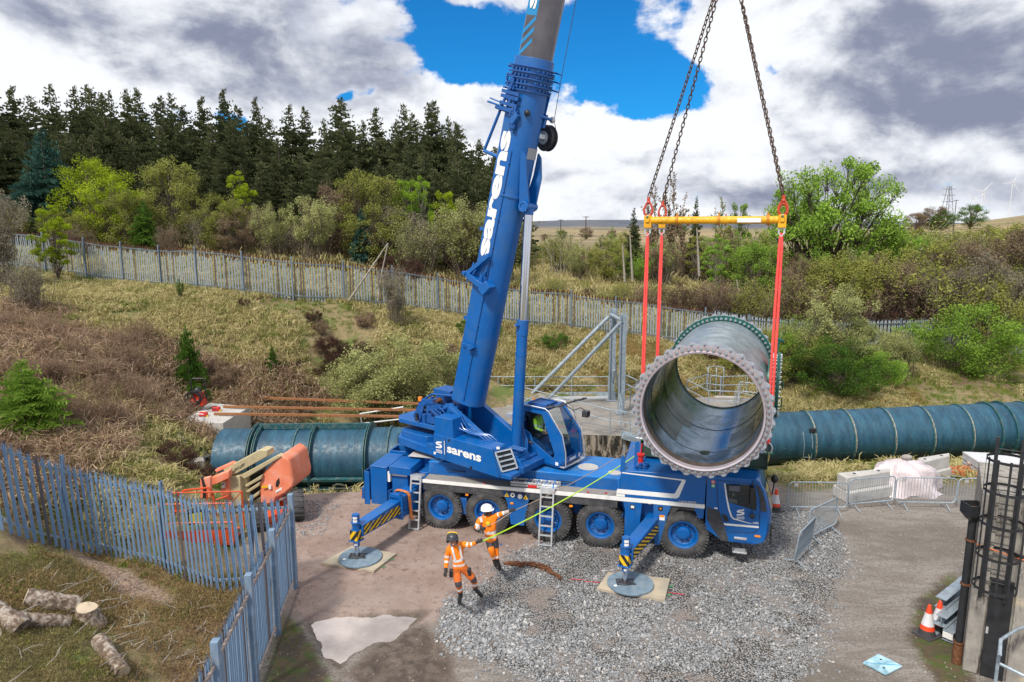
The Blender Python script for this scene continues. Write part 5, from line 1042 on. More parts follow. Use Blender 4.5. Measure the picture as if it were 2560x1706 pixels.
for nm, (lx, ly, sd_) in corners.items():
    bz = zb0 + (.62 if lx < 0 else .60)
    sh = thing('bow_shackle', f'grey bow shackle at the foot of the {nm} red sling', 'shackle', LM @ Matrix.Translation((lx, Rr + ly, bz)))
    mb = MB(); mb.tube([(0, 0, -.16), (-.09, 0, -.10), (-.11, 0, .02), (-.06, 0, .12), (0, 0, .15), (.06, 0, .12), (.11, 0, .02), (.09, 0, -.10)], .024, 6, closed=True); mb.build('shackle_bow', ALU, sh)
    mb = MB(); mb.cyl((-.14, 0, -.14), (.14, 0, -.14), .022); mb.build('shackle_pin', GREEN if lx == 0 else ALU, sh)
    top = YB - .34; a = LP(lx, Rr + ly, bz + .12); b_ = LP(lx, Rr + ly, top); mid = a.lerp(b_, .5) + Wv * (.02 * sd_)
    s1 = thing('webbing_sling', f'{"broad bright red" if sd_ > 0 else "long straight red"} round sling at the {nm} corner of the yellow spreader', 'sling', Matrix.Translation(b_), 'red slings hanging from the spreader')
    for k, (o, wd_) in enumerate(((-.028, .030), (.028, .030)) if sd_ < 0 else ((-.045, .036), (.04, .036))):
        mb = MB(); pth = []
        for i in range(15):
            t_ = i / 14; q_ = a.lerp(b_, t_) + Wv * (o * (.25 + .75 * sin(pi * min(1, max(0, t_)) * .999) ** .35)) + Uv * (.02 * sin(7 * t_ + k)) - b_; pth.append(q_)
        mb.tube(pth, [wd_ * (1 + .12 * sin(3 * i + k)) for i in range(15)], 7); mb.build('sling_leg', SLR, s1, 60)
    mb = MB()
for nm, ly in (('front', 0), ('rear', S_)):
    sp = thing('spreader_beam', f'yellow telescopic spreader beam, the {nm} one of the pair above the pipe section' + (' with a white name plate' if nm == 'front' else ', seen just below the other'), 'spreader beam', LM @ Matrix.Translation((-Wd / 2, Rr + ly, YB)))
    hw = Wd / 2
    mb = MB(); mb.cyl((-hw + .1, 0, 0), (hw - .1, 0, 0), .10 if nm == 'front' else .085, n=18); mb.build('beam_tube', YELB, sp)
    for x in (-hw + .78, 0.15, hw - .35): mb = MB(); mb.cyl((x - .03, 0, 0), (x + .03, 0, 0), .135, n=18); mb.box(x - .02, x + .02, -.03, .03, .1, .2); mb.build('tube_collar', mat('rusty_yellow', (.45, .18, .01), .6, 0, .2, 9), sp)
    for x in (-hw, hw):
        mb = MB(); mb.box(x - .10, x + .10, -.06, .06, -.20, .13); mb.box(x - .05, x + .05, -.10, .10, -.05, .10); mb.build('end_plate', YELB, sp, bevel=.01)
        mb = MB(); mb.cyl((x, -.1, .08), (x, .1, .08), .04); mb.build('green_pin', mat('pin_green', (.02, .18, .10), .5), sp)
        mb = MB(); mb.tube([(x - .06, 0, -.20), (x - .07, 0, -.34), (x, 0, -.42), (x + .07, 0, -.34), (x + .06, 0, -.20)], .025, 6); mb.cyl((x - .1, 0, -.21), (x + .1, 0, -.21), .025); mb.build('lower_shackle', ALU, sp)
    if nm == 'front':
        mb = MB(); mb.box(.62, 1.2, -.108, -.1, -.06, .05); mb.build('name_plate', WHITE, sp, 0)
hookp = LP(-Wd / 2, Rr + S_ / 2, 16.2)
def link_mesh():
    mb = MB(); l_, w_, r = .080, .038, .0155; P_ = []
    for i in range(5): a = -pi / 2 + pi * i / 4 + pi / 2; P_.append((w_ * cos(a), 0, l_ - w_ + w_ * sin(a)))
    for i in range(5): a = pi + pi * i / 4; P_.append((w_ * cos(a), 0, -(l_ - w_) + w_ * sin(a)))
    mb.tube(P_, r, 5, closed=True); return mb.mesh('chain_link', [CHAINM], 60)
LKM = link_mesh(); HKM = mat('orange_hook_paint', (.50, .06, .025), .45, .1, .2, 8)
for nm, (lx, ly, sd_) in corners.items():
    a = LP(lx, Rr + ly, YB + .12)
    hk = thing('lifting_hook', f'red oval link hook above the {nm} end of the yellow spreader', 'hook', Matrix.Translation(a) @ Matrix.Rotation(-AZL, 4, 'Z'), 'red hooks on the spreader ends')
    mb = MB(); mb.tube([(0, 0, -.02), (-.10, 0, .06), (-.115, 0, .18), (-.06, 0, .32), (0, 0, .37), (.06, 0, .32), (.115, 0, .18), (.10, 0, .06)], [.03, .035, .03, .028, .032, .028, .03, .035], 8, closed=True); mb.build('hook_bow', HKM, hk)
    mb = MB(); mb.cyl((0, 0, .36), (0, 0, .50), .042, n=10); mb.ball((0, 0, .36), .055); mb.build('hook_eye', HKM, hk, split=False)
    mb = MB(); mb.cyl((-.0, -.05, .0), (0, .05, 0), .03); mb.bar((0, 0, -.12), (0, 0, .02), .05, .03); mb.build('hook_pin', ALU, hk)
    p0 = a + ZV * .5; d = hookp - p0; n = int(d.length / .128); q = d.to_track_quat('Z', 'Y').to_matrix().to_4x4()
    ch = thing('lifting_chain', f'long dark chain running up from the {nm} end of the yellow spreader', 'chain', Matrix.Translation(p0), 'chains above the spreader')
    for i in range(n):
        off = d * ((i + .5) / n); sag = 0; inst('chain_link', LKM, ch, Matrix.Translation(off) @ q @ Matrix.Rotation(pi / 2 * (i % 2) + .5, 4, 'Z'))
hb_ = thing('hook_block', 'crane hook block above the chains', 'hook block', Matrix.Translation(hookp)); mb = MB(); mb.tube([(0, 0, 0), (-.16, 0, .1), (-.16, 0, .3), (0, 0, .45), (.16, 0, .3), (.16, 0, .1)], .05, 8, closed=True); mb.build('master_ring', HKM, hb_); mb = MB(); mb.box(-.35, .35, -.12, .12, .6, 1.5); mb.cyl((0, 0, .3), (0, 0, .7), .08); mb.build('block_body', YELB, hb_, bevel=.03)
mb = MB();
for o in (-.2, .2): mb.cyl(Vector((o, 0, 1.4)), Vector(BOOMHEAD) - hookp + Vector((o, 0, 0)), .012, n=4, caps=False)
mb.build('hoist_rope', STEELD, hb_)
# ------------------------------------------------------------------ pads under the outrigger jacks
WOOD = mat('plywood_sheet', (.42, .36, .27), .8, 0, .12, 3, dirt=(.28, .27, .24), dirta=.6, dscale=2)
PADB = mat('blue_grey_pad', (.15, .22, .29), .7, 0, .2, 6, bump=.2, dirt=(.24, .27, .29), dirta=.5, dscale=5)
for corners_, dc, rd, side, lb in (([(803, 1408), (880, 1366), (991, 1385), (935, 1428)], (901, 1392), .58, 'left', 'in the pinkish dirt'), ([(1492, 1472), (1520, 1432), (1675, 1448), (1662, 1501)], (1576, 1457), .58, 'right', 'on the gravel')):
    W4 = [atz(px, py, .06) for px, py in corners_]; c_ = sum(W4, Vector()) / 4
    o = thing('timber_mat', f'square plywood mat under the {side} outrigger, {lb}', 'mat', Matrix.Translation((c_.x, c_.y, 0)))
    m1 = (W4[0] + W4[3]) / 2; m2 = (W4[1] + W4[2]) / 2
    for half, nm2 in (((W4[0], W4[1], W4[1].lerp(W4[2], .495), W4[0].lerp(W4[3], .495)), 'a'), ((W4[0].lerp(W4[3], .505), W4[1].lerp(W4[2], .505), W4[2], W4[3]), 'b')):
        mb = MB(); mb.hexa([Vector((p.x - c_.x, p.y - c_.y, .005)) for p in half][::-1], [Vector((p.x - c_.x, p.y - c_.y, .075)) for p in half][::-1]); mb.build('mat_board', WOOD, o, bevel=.004)
    mb = MB()
    for t_ in (.3, .7): q_ = W4[2].lerp(W4[3], t_) - c_; mb.tube([Vector((q_.x, q_.y, .03)), Vector((q_.x + .06, q_.y - .05, .05)), Vector((q_.x + .12, q_.y - .0, .04)), Vector((q_.x + .08, q_.y + .05, .03))], .009, 5)
    mb.build('rope_handle', GREEN, o)
    d_ = atz(dc[0], dc[1], .12); o = thing('round_pad', f'blue grey round outrigger pad on the {side} plywood mat', 'pad', Matrix.Translation((d_.x, d_.y, .078)))
    mb = MB(); mb.cyl((0, 0, 0), (0, 0, .05), rd, n=48); mb.build('pad_disc', PADB, o, bevel=.006); mb = MB(); mb.cyl((-.4, -.16, .05), (-.4, -.16, .054), .045); mb.build('white_plug', WHITE, o)
ob = thing('webbing_strap', 'orange webbing strap draped over the left outrigger beam', 'strap', CF.M)
hv = Wm; ctr = hs + d1 * .38
pth = []
mb = MB()
def strap(pts, wd, th, mb):
    for i in range(len(pts) - 1):
        a, b = Vector(pts[i]), Vector(pts[i + 1]); mb.bar(a, b + (b - a).normalized() * .01, wd, th, n1.cross(b - a) if abs((b - a).normalized().dot(d1)) < .9 else (0, 0, 1))
def P3(u_, v_, z): return ctr + d1 * u_ + n1 * v_ + ZV * z
for k in (0, 1):
    pts = [P3(.02 * k, .24, .95), P3(.02 * k, .235, 1.2), P3(.0, .1, 1.22 + .01 * k), P3(-.03, -.2, 1.21 + .01 * k), P3(-.02, -.25 - .02 * k, 1.12), P3(.0, -.26 - .02 * k, .8), P3(.02 - .0 * k, -.27 - .02 * k, .5), P3(.04, -.28 - .03 * k, .36 + .04 * k)]
    for i in range(len(pts) - 1):
        a, b = pts[i], pts[i + 1]; h = d1 * .055; mb.add([a - h, a + h, b + h, b - h, a - h + n1 * .012 + ZV * .01, a + h + n1 * .012 + ZV * .01, b + h + n1 * .012 + ZV * .01, b - h + n1 * .012 + ZV * .01], [(0, 1, 2, 3), (7, 6, 5, 4), (0, 4, 5, 1), (2, 6, 7, 3), (1, 5, 6, 2), (0, 3, 7, 4)])
mb.xf(hv); mb.build('strap_web', mat('orange_webbing', (.62, .20, .05), .8, 0, .15, 8), ob, 0, split=False)
def ladder(name, lab, M, wd, ht, nr_, parent_hook=True, grp=None):
    o = thing(name, lab, 'ladder', M, grp)
    for x in (0, wd): mb = MB(); mb.box(x - .022, x + .022, -.035, .035, 0, ht); mb.build('ladder_rail', ALU, o)
    rm = MB(); rm.box(.022, wd - .022, -.03, .03, -.018, .018); rm = rm.mesh('rung', [ALU], 30)
    for i in range(nr_): inst('rung', rm, o, loc=(0, 0, ht * (i + .02) / (nr_ - .1) + .02))
    if parent_hook: mb = MB(); mb.box(-.03, wd + .03, -.03, .28, ht - .02, ht + .03); mb.box(-.01, wd + .01, -.025, .02, ht - .12, ht - .02); mb.build('top_platform', ALU, o)
    return o
def lad(px0, px1, ptop, lab):
    a = Vector(CF.pl(*px0, -.16)); b = Vector(CF.pl(*px1, -.16)); t_ = Vector(CF.pl(*ptop, -.06)); ht = 1.52 - .0
    M = CF.M @ Matrix.Translation((a.x, -.30, .02)) @ Matrix.Rotation(-atan2(.25, 1.5), 4, 'X') @ Matrix.Rotation(0, 4, 'Y'); ladder('aluminium_ladder', lab, M, b.x - a.x, 1.60, 6)
lad((1028, 1318), (1051, 1321), (1032, 1195), 'aluminium ladder hooked on the deck left of the rearmost wheel')
lad((1350, 1343), (1381, 1347), (1357, 1232), 'aluminium ladder hooked on the deck in front of the third wheel')
o = thing('stowed_ladder', 'folded aluminium ladders with a red label lying along the deck beside the grille', 'ladder', CF.M @ Matrix.Translation((2.15, .1, strip(2.4) + .09)) @ Matrix.Rotation(.02, 4, 'Z'))
for k, (yv, zv) in enumerate(((.0, .05), (.0, .13), (.30, .05), (.30, .13))): mb = MB(); mb.box(0, 1.42, yv - .02, yv + .02, zv - .03, zv + .03); mb.build('ladder_rail', ALU, o, bevel=.004)
for i in range(6): mb = MB(); mb.box(.12 + i * .24, .15 + i * .24, .02, .28, .04, .14); mb.build('rung', ALU, o)
mb = MB();
for x in (1.26, .5, .78, 1.02): mb.box(x - .012, x + .012, -.03, .32, .15, .165)
mb.box(1.24, 1.28, -.03, -.022, .0, .17); mb.build('blue_clip', BLUEL, o)
mb = MB(); mb.box(.52, .78, -.03, -.024, .015, .1); mb.build('red_label', RED, o, 0)
# ------------------------------------------------------------------ pipeline
TEAL = bpy.data.materials.new('teal_pipe_paint'); TEAL.use_nodes = True; t = NT(TEAL.node_tree); t.n.clear()
oc = t.node('ShaderNodeTexCoord').outputs['Object']; mp = t.node('ShaderNodeMapping', {0: oc}); mp.inputs['Scale'].default_value = (1.2, .35, .35)
n1_ = t.noise(mp.outputs[0], 2.5, 8, .68); n2_ = t.noise(oc, 7, 6, .7); n3_ = t.noise(mp.outputs[0], 9, 5, .7)
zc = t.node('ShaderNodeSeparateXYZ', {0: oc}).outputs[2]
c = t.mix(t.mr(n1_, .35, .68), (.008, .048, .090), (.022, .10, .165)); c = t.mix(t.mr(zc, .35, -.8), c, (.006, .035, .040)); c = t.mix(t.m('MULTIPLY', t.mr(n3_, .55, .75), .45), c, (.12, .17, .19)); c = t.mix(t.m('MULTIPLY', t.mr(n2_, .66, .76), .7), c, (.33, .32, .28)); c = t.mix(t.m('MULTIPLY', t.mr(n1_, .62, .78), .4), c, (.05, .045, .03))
b = t.node('ShaderNodeBsdfPrincipled', {'Base Color': c, 'Roughness': t.mr(n2_, .3, .7, .38, .7)}); bn = t.node('ShaderNodeBump', {'Height': n2_, 'Strength': .25, 'Distance': .02}); t.l.new(bn.outputs[0], b.inputs['Normal']); t.node('ShaderNodeOutputMaterial', {'Surface': b.outputs[0]})
TEALR = mat('teal_rib_paint', (.012, .085, .10), .5, 0, .2, 5, dirt=(.22, .20, .17), dirta=.45, dscale=7)
PR = 1.2
def frame_x(A, B):
    d = (B - A).normalized(); up = ZV; y = up.cross(d).normalized(); z = d.cross(y); M = Matrix((( d.x, y.x, z.x, A.x), (d.y, y.y, z.y, A.y), (d.z, y.z, z.z, A.z), (0, 0, 0, 1))); return M, (B - A).length
def rivets(L_, xs, rows_, R, parent, seams=()):
    mb = MB()
    for x in xs:
        for dx in ((0,) if rows_ == 1 else (-.05, .05)):
            for i in range(64):
                a = 2 * pi * (i + (.5 if dx > 0 else 0)) / 64
                if sin(a) < -.75 or cos(a) > .5: continue
                mb.ball((x + dx, R * cos(a), R * sin(a)), .018, 0, 4, 3)
    for (x0, x1, ang) in seams:
        a = radians(ang); n = int((x1 - x0) / .09)
        for i in range(n):
            for da in (-.02, .02): mb.ball((x0 + (x1 - x0) * i / n, R * cos(a + da), R * sin(a + da)), .018, 0, 4, 3)
    o = mb.build('rivets', TEALR, parent, 0, split=False); o['kind'] = 'stuff'
PB = atd(2125, 1094, 31.0 / 1.0); PA = atd(1925, 1098, 31.2); PC = atd(2640, 1068, 31.0)
A = atd(1905, 1099, 31.2); B = atd(2700, 1066, 30.6); M, Ln = frame_x(A, B)
pr = thing('pipeline', 'long riveted blue green pipeline running out to the right beyond the barriers', 'pipeline', M)
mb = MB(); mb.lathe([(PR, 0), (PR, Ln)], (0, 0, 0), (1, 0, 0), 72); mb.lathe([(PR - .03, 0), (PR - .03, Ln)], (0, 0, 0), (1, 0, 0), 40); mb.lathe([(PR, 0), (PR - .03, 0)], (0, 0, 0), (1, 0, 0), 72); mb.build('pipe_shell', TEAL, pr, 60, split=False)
Mi = M.inverted()
def xon(px, py=1030): # along-pipe coordinate of a pixel column
    lo, hi = 0, Ln
    for _ in range(40):
        m_ = (lo + hi) / 2; q_ = M @ Vector((m_, 0, 0)); (lo, hi) = (m_, hi) if proj(q_)[0] < px else (lo, m_)
    return lo
ribs = [2012, 2108, 2204, 2298, 2392, 2462, 2497, 2552]
for px in ribs:
    x = xon(px); mb = MB(); w_ = .10 if px in (2462, 2497) else .045; mb.lathe([(PR, -.03), (PR + w_, -.03), (PR + w_, .03), (PR, .03)], (x, 0, 0), (1, 0, 0), 64); mb.build('pipe_rib', TEALR, pr, 30)
    mb = MB(); mb.lathe([(PR + .003, .04), (PR + .003, .09)], (x, 0, 0), (1, 0, 0), 64); mb.build('joint_sealant', mat('flaking_sealant', (.30, .27, .22), .8, 0, .5, 9), pr, 60)
rivets(Ln, [xon(p) for p in (1977, 2065, 2163, 2255, 2348, 2440, 2525)], 2, PR, pr, [(xon(2075), xon(2160), 200), (xon(2260), xon(2340), 196), (xon(1930), xon(1975), 205)])
mb = MB(); x0, x1 = xon(1985), xon(2005)
def onp(x, deg, r=PR + .03): a = radians(deg); return (x, r * cos(a), r * sin(a))
mb.tube([onp(x0, 150), onp(x0, 175), onp(x0, 205), onp(x1, 207), onp(x1, 175), onp(x1, 150)], .015, 5); mb.build('conduit', GALV, pr)
mb = MB()
for dg in (148, 212): p_ = onp(x1 + .05, dg, PR + .08); mb.box(p_[0] - .14, p_[0] + .14, p_[1] - .06, p_[1] + .06, p_[2] - .08, p_[2] + .08)
mb.build('junction_box', BLACK, pr, bevel=.01)
A = atd(560, 1150, 26.4); B = atd(1020, 1146, 26.4); M, Ln = frame_x(A, B)
plf = thing('pipeline', 'shorter blue green pipeline section with heavy ring collars behind the orange boom lift', 'pipeline', M)
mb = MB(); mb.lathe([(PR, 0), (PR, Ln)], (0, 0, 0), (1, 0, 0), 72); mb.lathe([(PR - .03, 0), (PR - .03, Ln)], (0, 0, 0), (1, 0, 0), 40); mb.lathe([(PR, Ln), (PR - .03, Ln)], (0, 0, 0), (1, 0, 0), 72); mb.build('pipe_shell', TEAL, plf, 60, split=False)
xon2 = xon
def xonM(px):
    lo, hi = 0, Ln
    for _ in range(40):
        m_ = (lo + hi) / 2; q_ = M @ Vector((m_, 0, 0)); (lo, hi) = (m_, hi) if proj(q_)[0] < px else (lo, m_)
    return lo
for px, w_ in ((648, .22), (660, .16), (795, .20), (928, .22), (752, .05), (980, .07)):
    x = xonM(px); mb = MB(); h = .05 if w_ > .1 else .03
    mb.lathe([(PR, -h), (PR + w_, -h), (PR + w_, -h + .03), (PR + .05, -h + .03), (PR + .05, h - .03), (PR + w_, h - .03), (PR + w_, h), (PR, h)] if w_ > .1 else [(PR, -h), (PR + w_, -h), (PR + w_, h), (PR, h)], (x, 0, 0), (1, 0, 0), 64); mb.build('ring_collar', TEALR, plf, 30)
xa, xb = xonM(655), xonM(930)
for dg, w_ in ((90, .20), (196, .14), (218, .14)):
    a = radians(dg); mb = MB(); c_ = Vector((0, cos(a), sin(a))); mb.bar(Vector((xa, 0, 0)) + c_ * (PR + .12), Vector((xb, 0, 0)) + c_ * (PR + .12), .10, w_, c_); mb.build('stiffener', TEALR, plf)
for px in (795, 928):
    x = xonM(px); mb = MB(); mb.hexa([(x - .05, -PR * 1.15, -1.5), (x + .35, -PR * 1.15, -1.5), (x + .35, -PR * .6, -1.5), (x - .05, -PR * .6, -1.5)], [(x - .05, -PR * 1.1, -.75), (x + .05, -PR * 1.1, -.75), (x + .05, -PR * .6, -.75), (x - .05, -PR * .6, -.75)]); mb.build('support_foot', TEALR, plf)
mb = MB()
for i in range(5): x = xonM(835) + i * .5; mb.box(x, x + .2, -PR * 1.12, -PR * 1.02, -1.2, -.9)
mb.box(xonM(800), xonM(1000), -PR * 1.08, -PR * .98, -1.28, -1.12); mb.build('base_channel', TEALR, plf)
x = xonM(865); mb = MB(); mb.lathe([(.22, -.02), (.30, -.02), (.30, .02), (.22, .02)], (x, -PR * .93, -.78), (0, 1, .6), 24, closed=True); mb.bar((x - .38, -PR * .97, -.74), (x + .38, -PR * .97, -.74), .04, .04); mb.build('hatch_ring', mat('hatch_grey', (.14, .16, .14), .6, 0, .4, 8), plf)
rivets(Ln, [xonM(p) for p in (695, 808, 905, 965)], 2, PR, plf)
q4 = [atz(453, 1053, .95), atz(524, 1007, .95), atz(626, 1017, .95), atz(557, 1058, .95)]
ab = thing('concrete_block', 'pale concrete abutment block at the left end of the pipeline with tools lying on it', 'concrete block', Matrix.Translation(q4[0]))
mb = MB(); mb.hexa([Vector((p.x, p.y, -1.6)) - q4[0] + Vector((0, 0, 0)) for p in q4][::-1], [p - q4[0] for p in q4][::-1]); mb.xf(Matrix.Translation((0, 0, 0))); mb.build('block_body', CONCL, ab, bevel=.02)
DMC = mat('moss_blackened_concrete', (.05, .05, .05), .95, 0, .5, 2.5, bump=.6, bscale=15, dirt=(.20, .19, .18), dirta=.7, dscale=1.2)
e3 = [Vector((q4[3].x, q4[3].y, 0)), Vector((q4[2].x, q4[2].y, 0))]
wl = thing('headwall', 'dark mossy headwall of coursed blocks where the left pipeline enters the bank', 'wall', Matrix.Translation(e3[0]))
dd = (e3[1] - e3[0]); bmsh = MB(); bl = dd.length / 5
bmsh.box(0, bl * .97, -.12, .12, 0, .28); bmsh = bmsh.mesh('stone_block', [DMC], 30); rotm = Matrix.Rotation(atan2(dd.y, dd.x), 4, 'Z')
for r_ in range(6):
    for k in range(5 if r_ % 2 else 6):
        inst('stone_block', bmsh, wl, Matrix.Translation((0, 0, -1.35 + r_ * .3)) @ rotm @ Matrix.Translation((bl * (k - (0 if r_ % 2 else .5)), .14 + random.uniform(-.02, .02), 0)))
a0 = aty(478, 1200, 24.2); a1 = aty(565, 1140, 25.6)
ws = thing('stepped_wall', 'dark stone retaining wall stepping down left of the pipeline', 'wall', Matrix.Translation((a0.x, a0.y, 0)))
d_ = Vector((a1.x - a0.x, a1.y - a0.y, 0)); rotm = Matrix.Rotation(atan2(d_.y, d_.x), 4, 'Z'); bl = d_.length / 4
for r_ in range(7):
    for k in range(5):
        if r_ > k + 2: continue
        inst('stone_block', bmsh, ws, Matrix.Translation((0, 0, -1.1 + r_ * .3)) @ rotm @ Matrix.Translation((bl * (k - (0 if r_ % 2 else .5)), random.uniform(-.03, .03), 0)) @ Matrix.Scale(bl / (dd.length / 5), 4, (1, 0, 0)))
mb = MB(); q_ = aty(478, 1165, 24.1); mb.box(-.35, .45, -.25, .25, -.2, .22); o = mb.build('stone_coping', CONC, None, bevel=.04); o.location = q_; o.rotation_euler[2] = .5; tag(o, 'loose pale coping stone at the foot of the dark stepped wall', 'stone')
BROWN = mat('rust_brown_bar', (.30, .13, .055), .7, .1, .15, 6)
for (xl, yl), (xr, yr), dl, dr, lb in (((594, 1013), (1060, 1010), 31.6, 29.6, 'farthest'), ((560, 1031), (1052, 1026), 29.8, 28.0, 'middle'), ((537, 1048), (1040, 1042), 28.6, 26.6, 'nearest')):
    A_ = aty(xl, yl, dl); A_.z = max(A_.z, .95 + .06); B_ = aty(xr, yr, dr); o = thing('steel_bar', f'long rust brown steel bar, {lb} of the three above the left pipeline', 'bar', Matrix.Translation(A_), 'brown bars over the pipeline')
    mb = MB(); mb.bar((0, 0, 0), B_ - A_, .10, .09); mb.build('bar_length', BROWN, o)
    c_ = (B_ - A_) * (.52 if lb != 'nearest' else .56); u_ = (B_ - A_).normalized(); mb = MB(); mb.bar(c_ - u_ * .15, c_ + u_ * .15, .125, .115); mb.build('bar_coupler', BROWN, o)
def railthing(nm, lab, cat, paths, r, m_, grp=None, origin=None, posts=None, partn='rail', rp=None):
    O_ = Vector(origin or paths[0][0]); o = thing(nm, lab, cat, Matrix.Translation(O_), grp)
    for P in paths: mb = MB(); mb.tube([Vector(p) - O_ for p in P], r, 6); mb.build(partn, m_, o)
    for a, b in (posts or []): mb = MB(); mb.cyl(Vector(a) - O_, Vector(b) - O_, rp or r, n=6); mb.build('post', m_, o)
    return o
A_ = aty(900, 1035, 29.6); B_ = aty(1008, 1018, 29.2); C_ = aty(905, 1062, 29.6); D_ = aty(1012, 1050, 29.2)
railthing('site_barrier', 'white metal barrier leaning behind the brown bars left of the crane', 'barrier', [[C_, A_, B_, D_], [C_ + ZV * .05, D_ + ZV * .05]], .035, mat('barrier_white', (.6, .62, .66), .4, .3))
# ------------------------------------------------------------------ concrete platform, walkway and guard rails behind the crane
c4 = [atz(1395, 1082, .0), atz(1640, 1100, .0), aty(1680, 985, 36.0), aty(1290, 985, 36.0)]
c4 = [Vector((c4[0].x, c4[0].y, 0)), Vector((c4[1].x + 4.2, c4[1].y, 0)), Vector((12.8, 35.6, 0)), Vector((-3.8, 35.6, 0)), Vector((-3.8, 30.6, 0)), Vector((c4[0].x, 30.6, 0))]
pf = thing('concrete_platform', 'weathered concrete platform with a black stained wall behind the crane cab', 'platform', Matrix.Translation((0, 0, -.02)))
STN = bpy.data.materials.new('black_streaked_concrete'); STN.use_nodes = True; t = NT(STN.node_tree); t.n.clear(); oc = t.node('ShaderNodeTexCoord').outputs['Object']; sx = t.node('ShaderNodeSeparateXYZ', {0: oc}); mp = t.node('ShaderNodeMapping', {0: oc}); mp.inputs['Scale'].default_value = (1.6, 1.6, .5)
a_ = t.noise(mp.outputs[0], 2.2, 8, .7, .6); b2 = t.noise(oc, 1.0, 6, .6); top_ = t.m('GREATER_THAN', sx.outputs[2], -.03)
cc = t.mix(t.mr(b2, .35, .65), (.27, .25, .23), (.20, .19, .18)); cc = t.mix(t.m('MULTIPLY', t.mr(t.noise(oc, .7, 7, .65), .5, .62), .7), cc, (.13, .12, .115))
wl_ = t.mix(t.mr(a_, .40, .56), (.30, .26, .22), (.018, .016, .014)); cc = t.mix(top_, wl_, cc)
b = t.node('ShaderNodeBsdfPrincipled', {'Base Color': cc, 'Roughness': .9}); bn = t.node('ShaderNodeBump', {'Height': a_, 'Strength': .5, 'Distance': .03}); t.l.new(bn.outputs[0], b.inputs['Normal']); t.node('ShaderNodeOutputMaterial', {'Surface': b.outputs[0]})
mb = MB(); mb.prism([(p.x, p.y) for p in c4], 'z', -3.2, 0); mb.build('platform_slab', STN, pf, bevel=.03)
mb = MB(); mb.box(-7.2, 5.5, 35.0, 35.62, .02, .09); o = mb.build('walkway_grating', mat('pale_grating', (.42, .44, .46), .6, .3, .2, 30), pf); mb = MB(); mb.box(-7.2, 5.6, 35.64, 35.67, 0, .28); mb.build('kick_plate', GALV, pf)
def rail2(lab, P, closed_end=False, n_post=None, h=1.08, grp='galvanised guard rails round the platform'):
    P = [Vector(p) for p in P]; O_ = P[0]; o = thing('guard_rail', lab, 'guard rail', Matrix.Translation(O_), grp)
    for hh in (h, h * .55): mb = MB(); mb.tube([p - O_ + ZV * hh for p in P], .024, 6); mb.build('rail', GALV, o)
    for i in range(len(P) - 1):
        L_ = (P[i + 1] - P[i]).length; n = max(1, round(L_ / 1.9))
        for k in range(n + (1 if i == len(P) - 2 else 0)): q_ = P[i].lerp(P[i + 1], k / n) - O_; mb = MB(); mb.cyl(q_, q_ + ZV * h, .024, n=6); mb.build('post', GALV, o)
    return o
rail2('long straight guard rail on the far edge of the platform walkway', [(aty(1062, 990, 35.0).x, 35.0, .05), (-6.6, 35.55, .05), (aty(1520, 985, 35.5).x, 35.5, .05)])
g = lambda px, py, z=0.0: atz(px, py, z)
rail2('guard rail along the near edge of the concrete platform, bending down at its right end', [aty(1310, 1025, 31.5) * 1, g(1525, 1085), g(1575, 1092), g(1640, 1130)])
rail2('guard rail folding round the right end of the platform beside the big flange', [g(1560, 986), g(1600, 1005), g(1548, 1040), g(1552, 1074)])
rail2('short guard rail behind the grey columns', [g(1562, 985), g(1590, 1000), g(1612, 1012)])
z_ = -.15
gg = lambda px, py: atz(px, py, z_)
lp = [gg(1720, 1040), gg(1735, 1010), gg(1870, 1010), gg(1890, 1050), gg(1800, 1060)]
mb = MB(); mb.prism([(gg(1715, 1045).x, gg(1715, 1045).y), (gg(1870, 1060).x, gg(1870, 1060).y), (gg(1900, 1020).x, gg(1900, 1020).y), (gg(1850, 992).x, gg(1850, 992).y), (gg(1735, 990).x, gg(1735, 990).y)], 'z', -.6, -.12); o = mb.build('landing_slab', CONCL, None, bevel=.01); tag(o, 'pale concrete landing seen through the open pipe section', 'platform')
rail2('near guard rail of the landing seen through the open pipe', [gg(1716, 1000), gg(1770, 1030), gg(1835, 1032), gg(1885, 1045)], grp='guard rails of the landing seen through the pipe')
rail2('far guard rail of the landing seen through the open pipe', [gg(1716, 1000), gg(1765, 985), gg(1800, 990), gg(1866, 988)], grp='guard rails of the landing seen through the pipe')
rail2('side guard rail of the landing right of the gate hoop', [gg(1840, 1030), gg(1848, 1005), gg(1890, 1010)], grp='guard rails of the landing seen through the pipe')
O_ = gg(1768, 988); o = thing('ladder_hoop', 'small safety hoop gate standing on the landing seen through the pipe', 'gate', Matrix.Translation(O_))
for k in (0, .45, .85): mb = MB(); mb.tube([(k, 0, 0), (k, 0, 1.3), (k + .05, .2, 1.5)], .022, 6); mb.build('hoop_upright', GALV, o)
mb = MB(); mb.tube([(0, 0, 1.35), (.0, .25, 1.5), (.5, .4, 1.55), (.9, .2, 1.5), (.85, 0, 1.35)], .022, 6); mb.tube([(.12, -.05, .35), (.12, -.05, 1.0), (.2, -.05, 1.08), (.65, -.05, 1.08), (.73, -.05, 1.0), (.73, -.05, .35), (.65, -.05, .27), (.2, -.05, .27)], .022, 6, closed=True); mb.build('gate_loop', GALV, o, split=False)
cols = thing('steel_portal', 'pair of tall galvanised steel columns with two slanting tube braces standing on the platform', 'steel frame', Matrix.Translation(g(1550, 1000)))
O_ = g(1550, 1000)
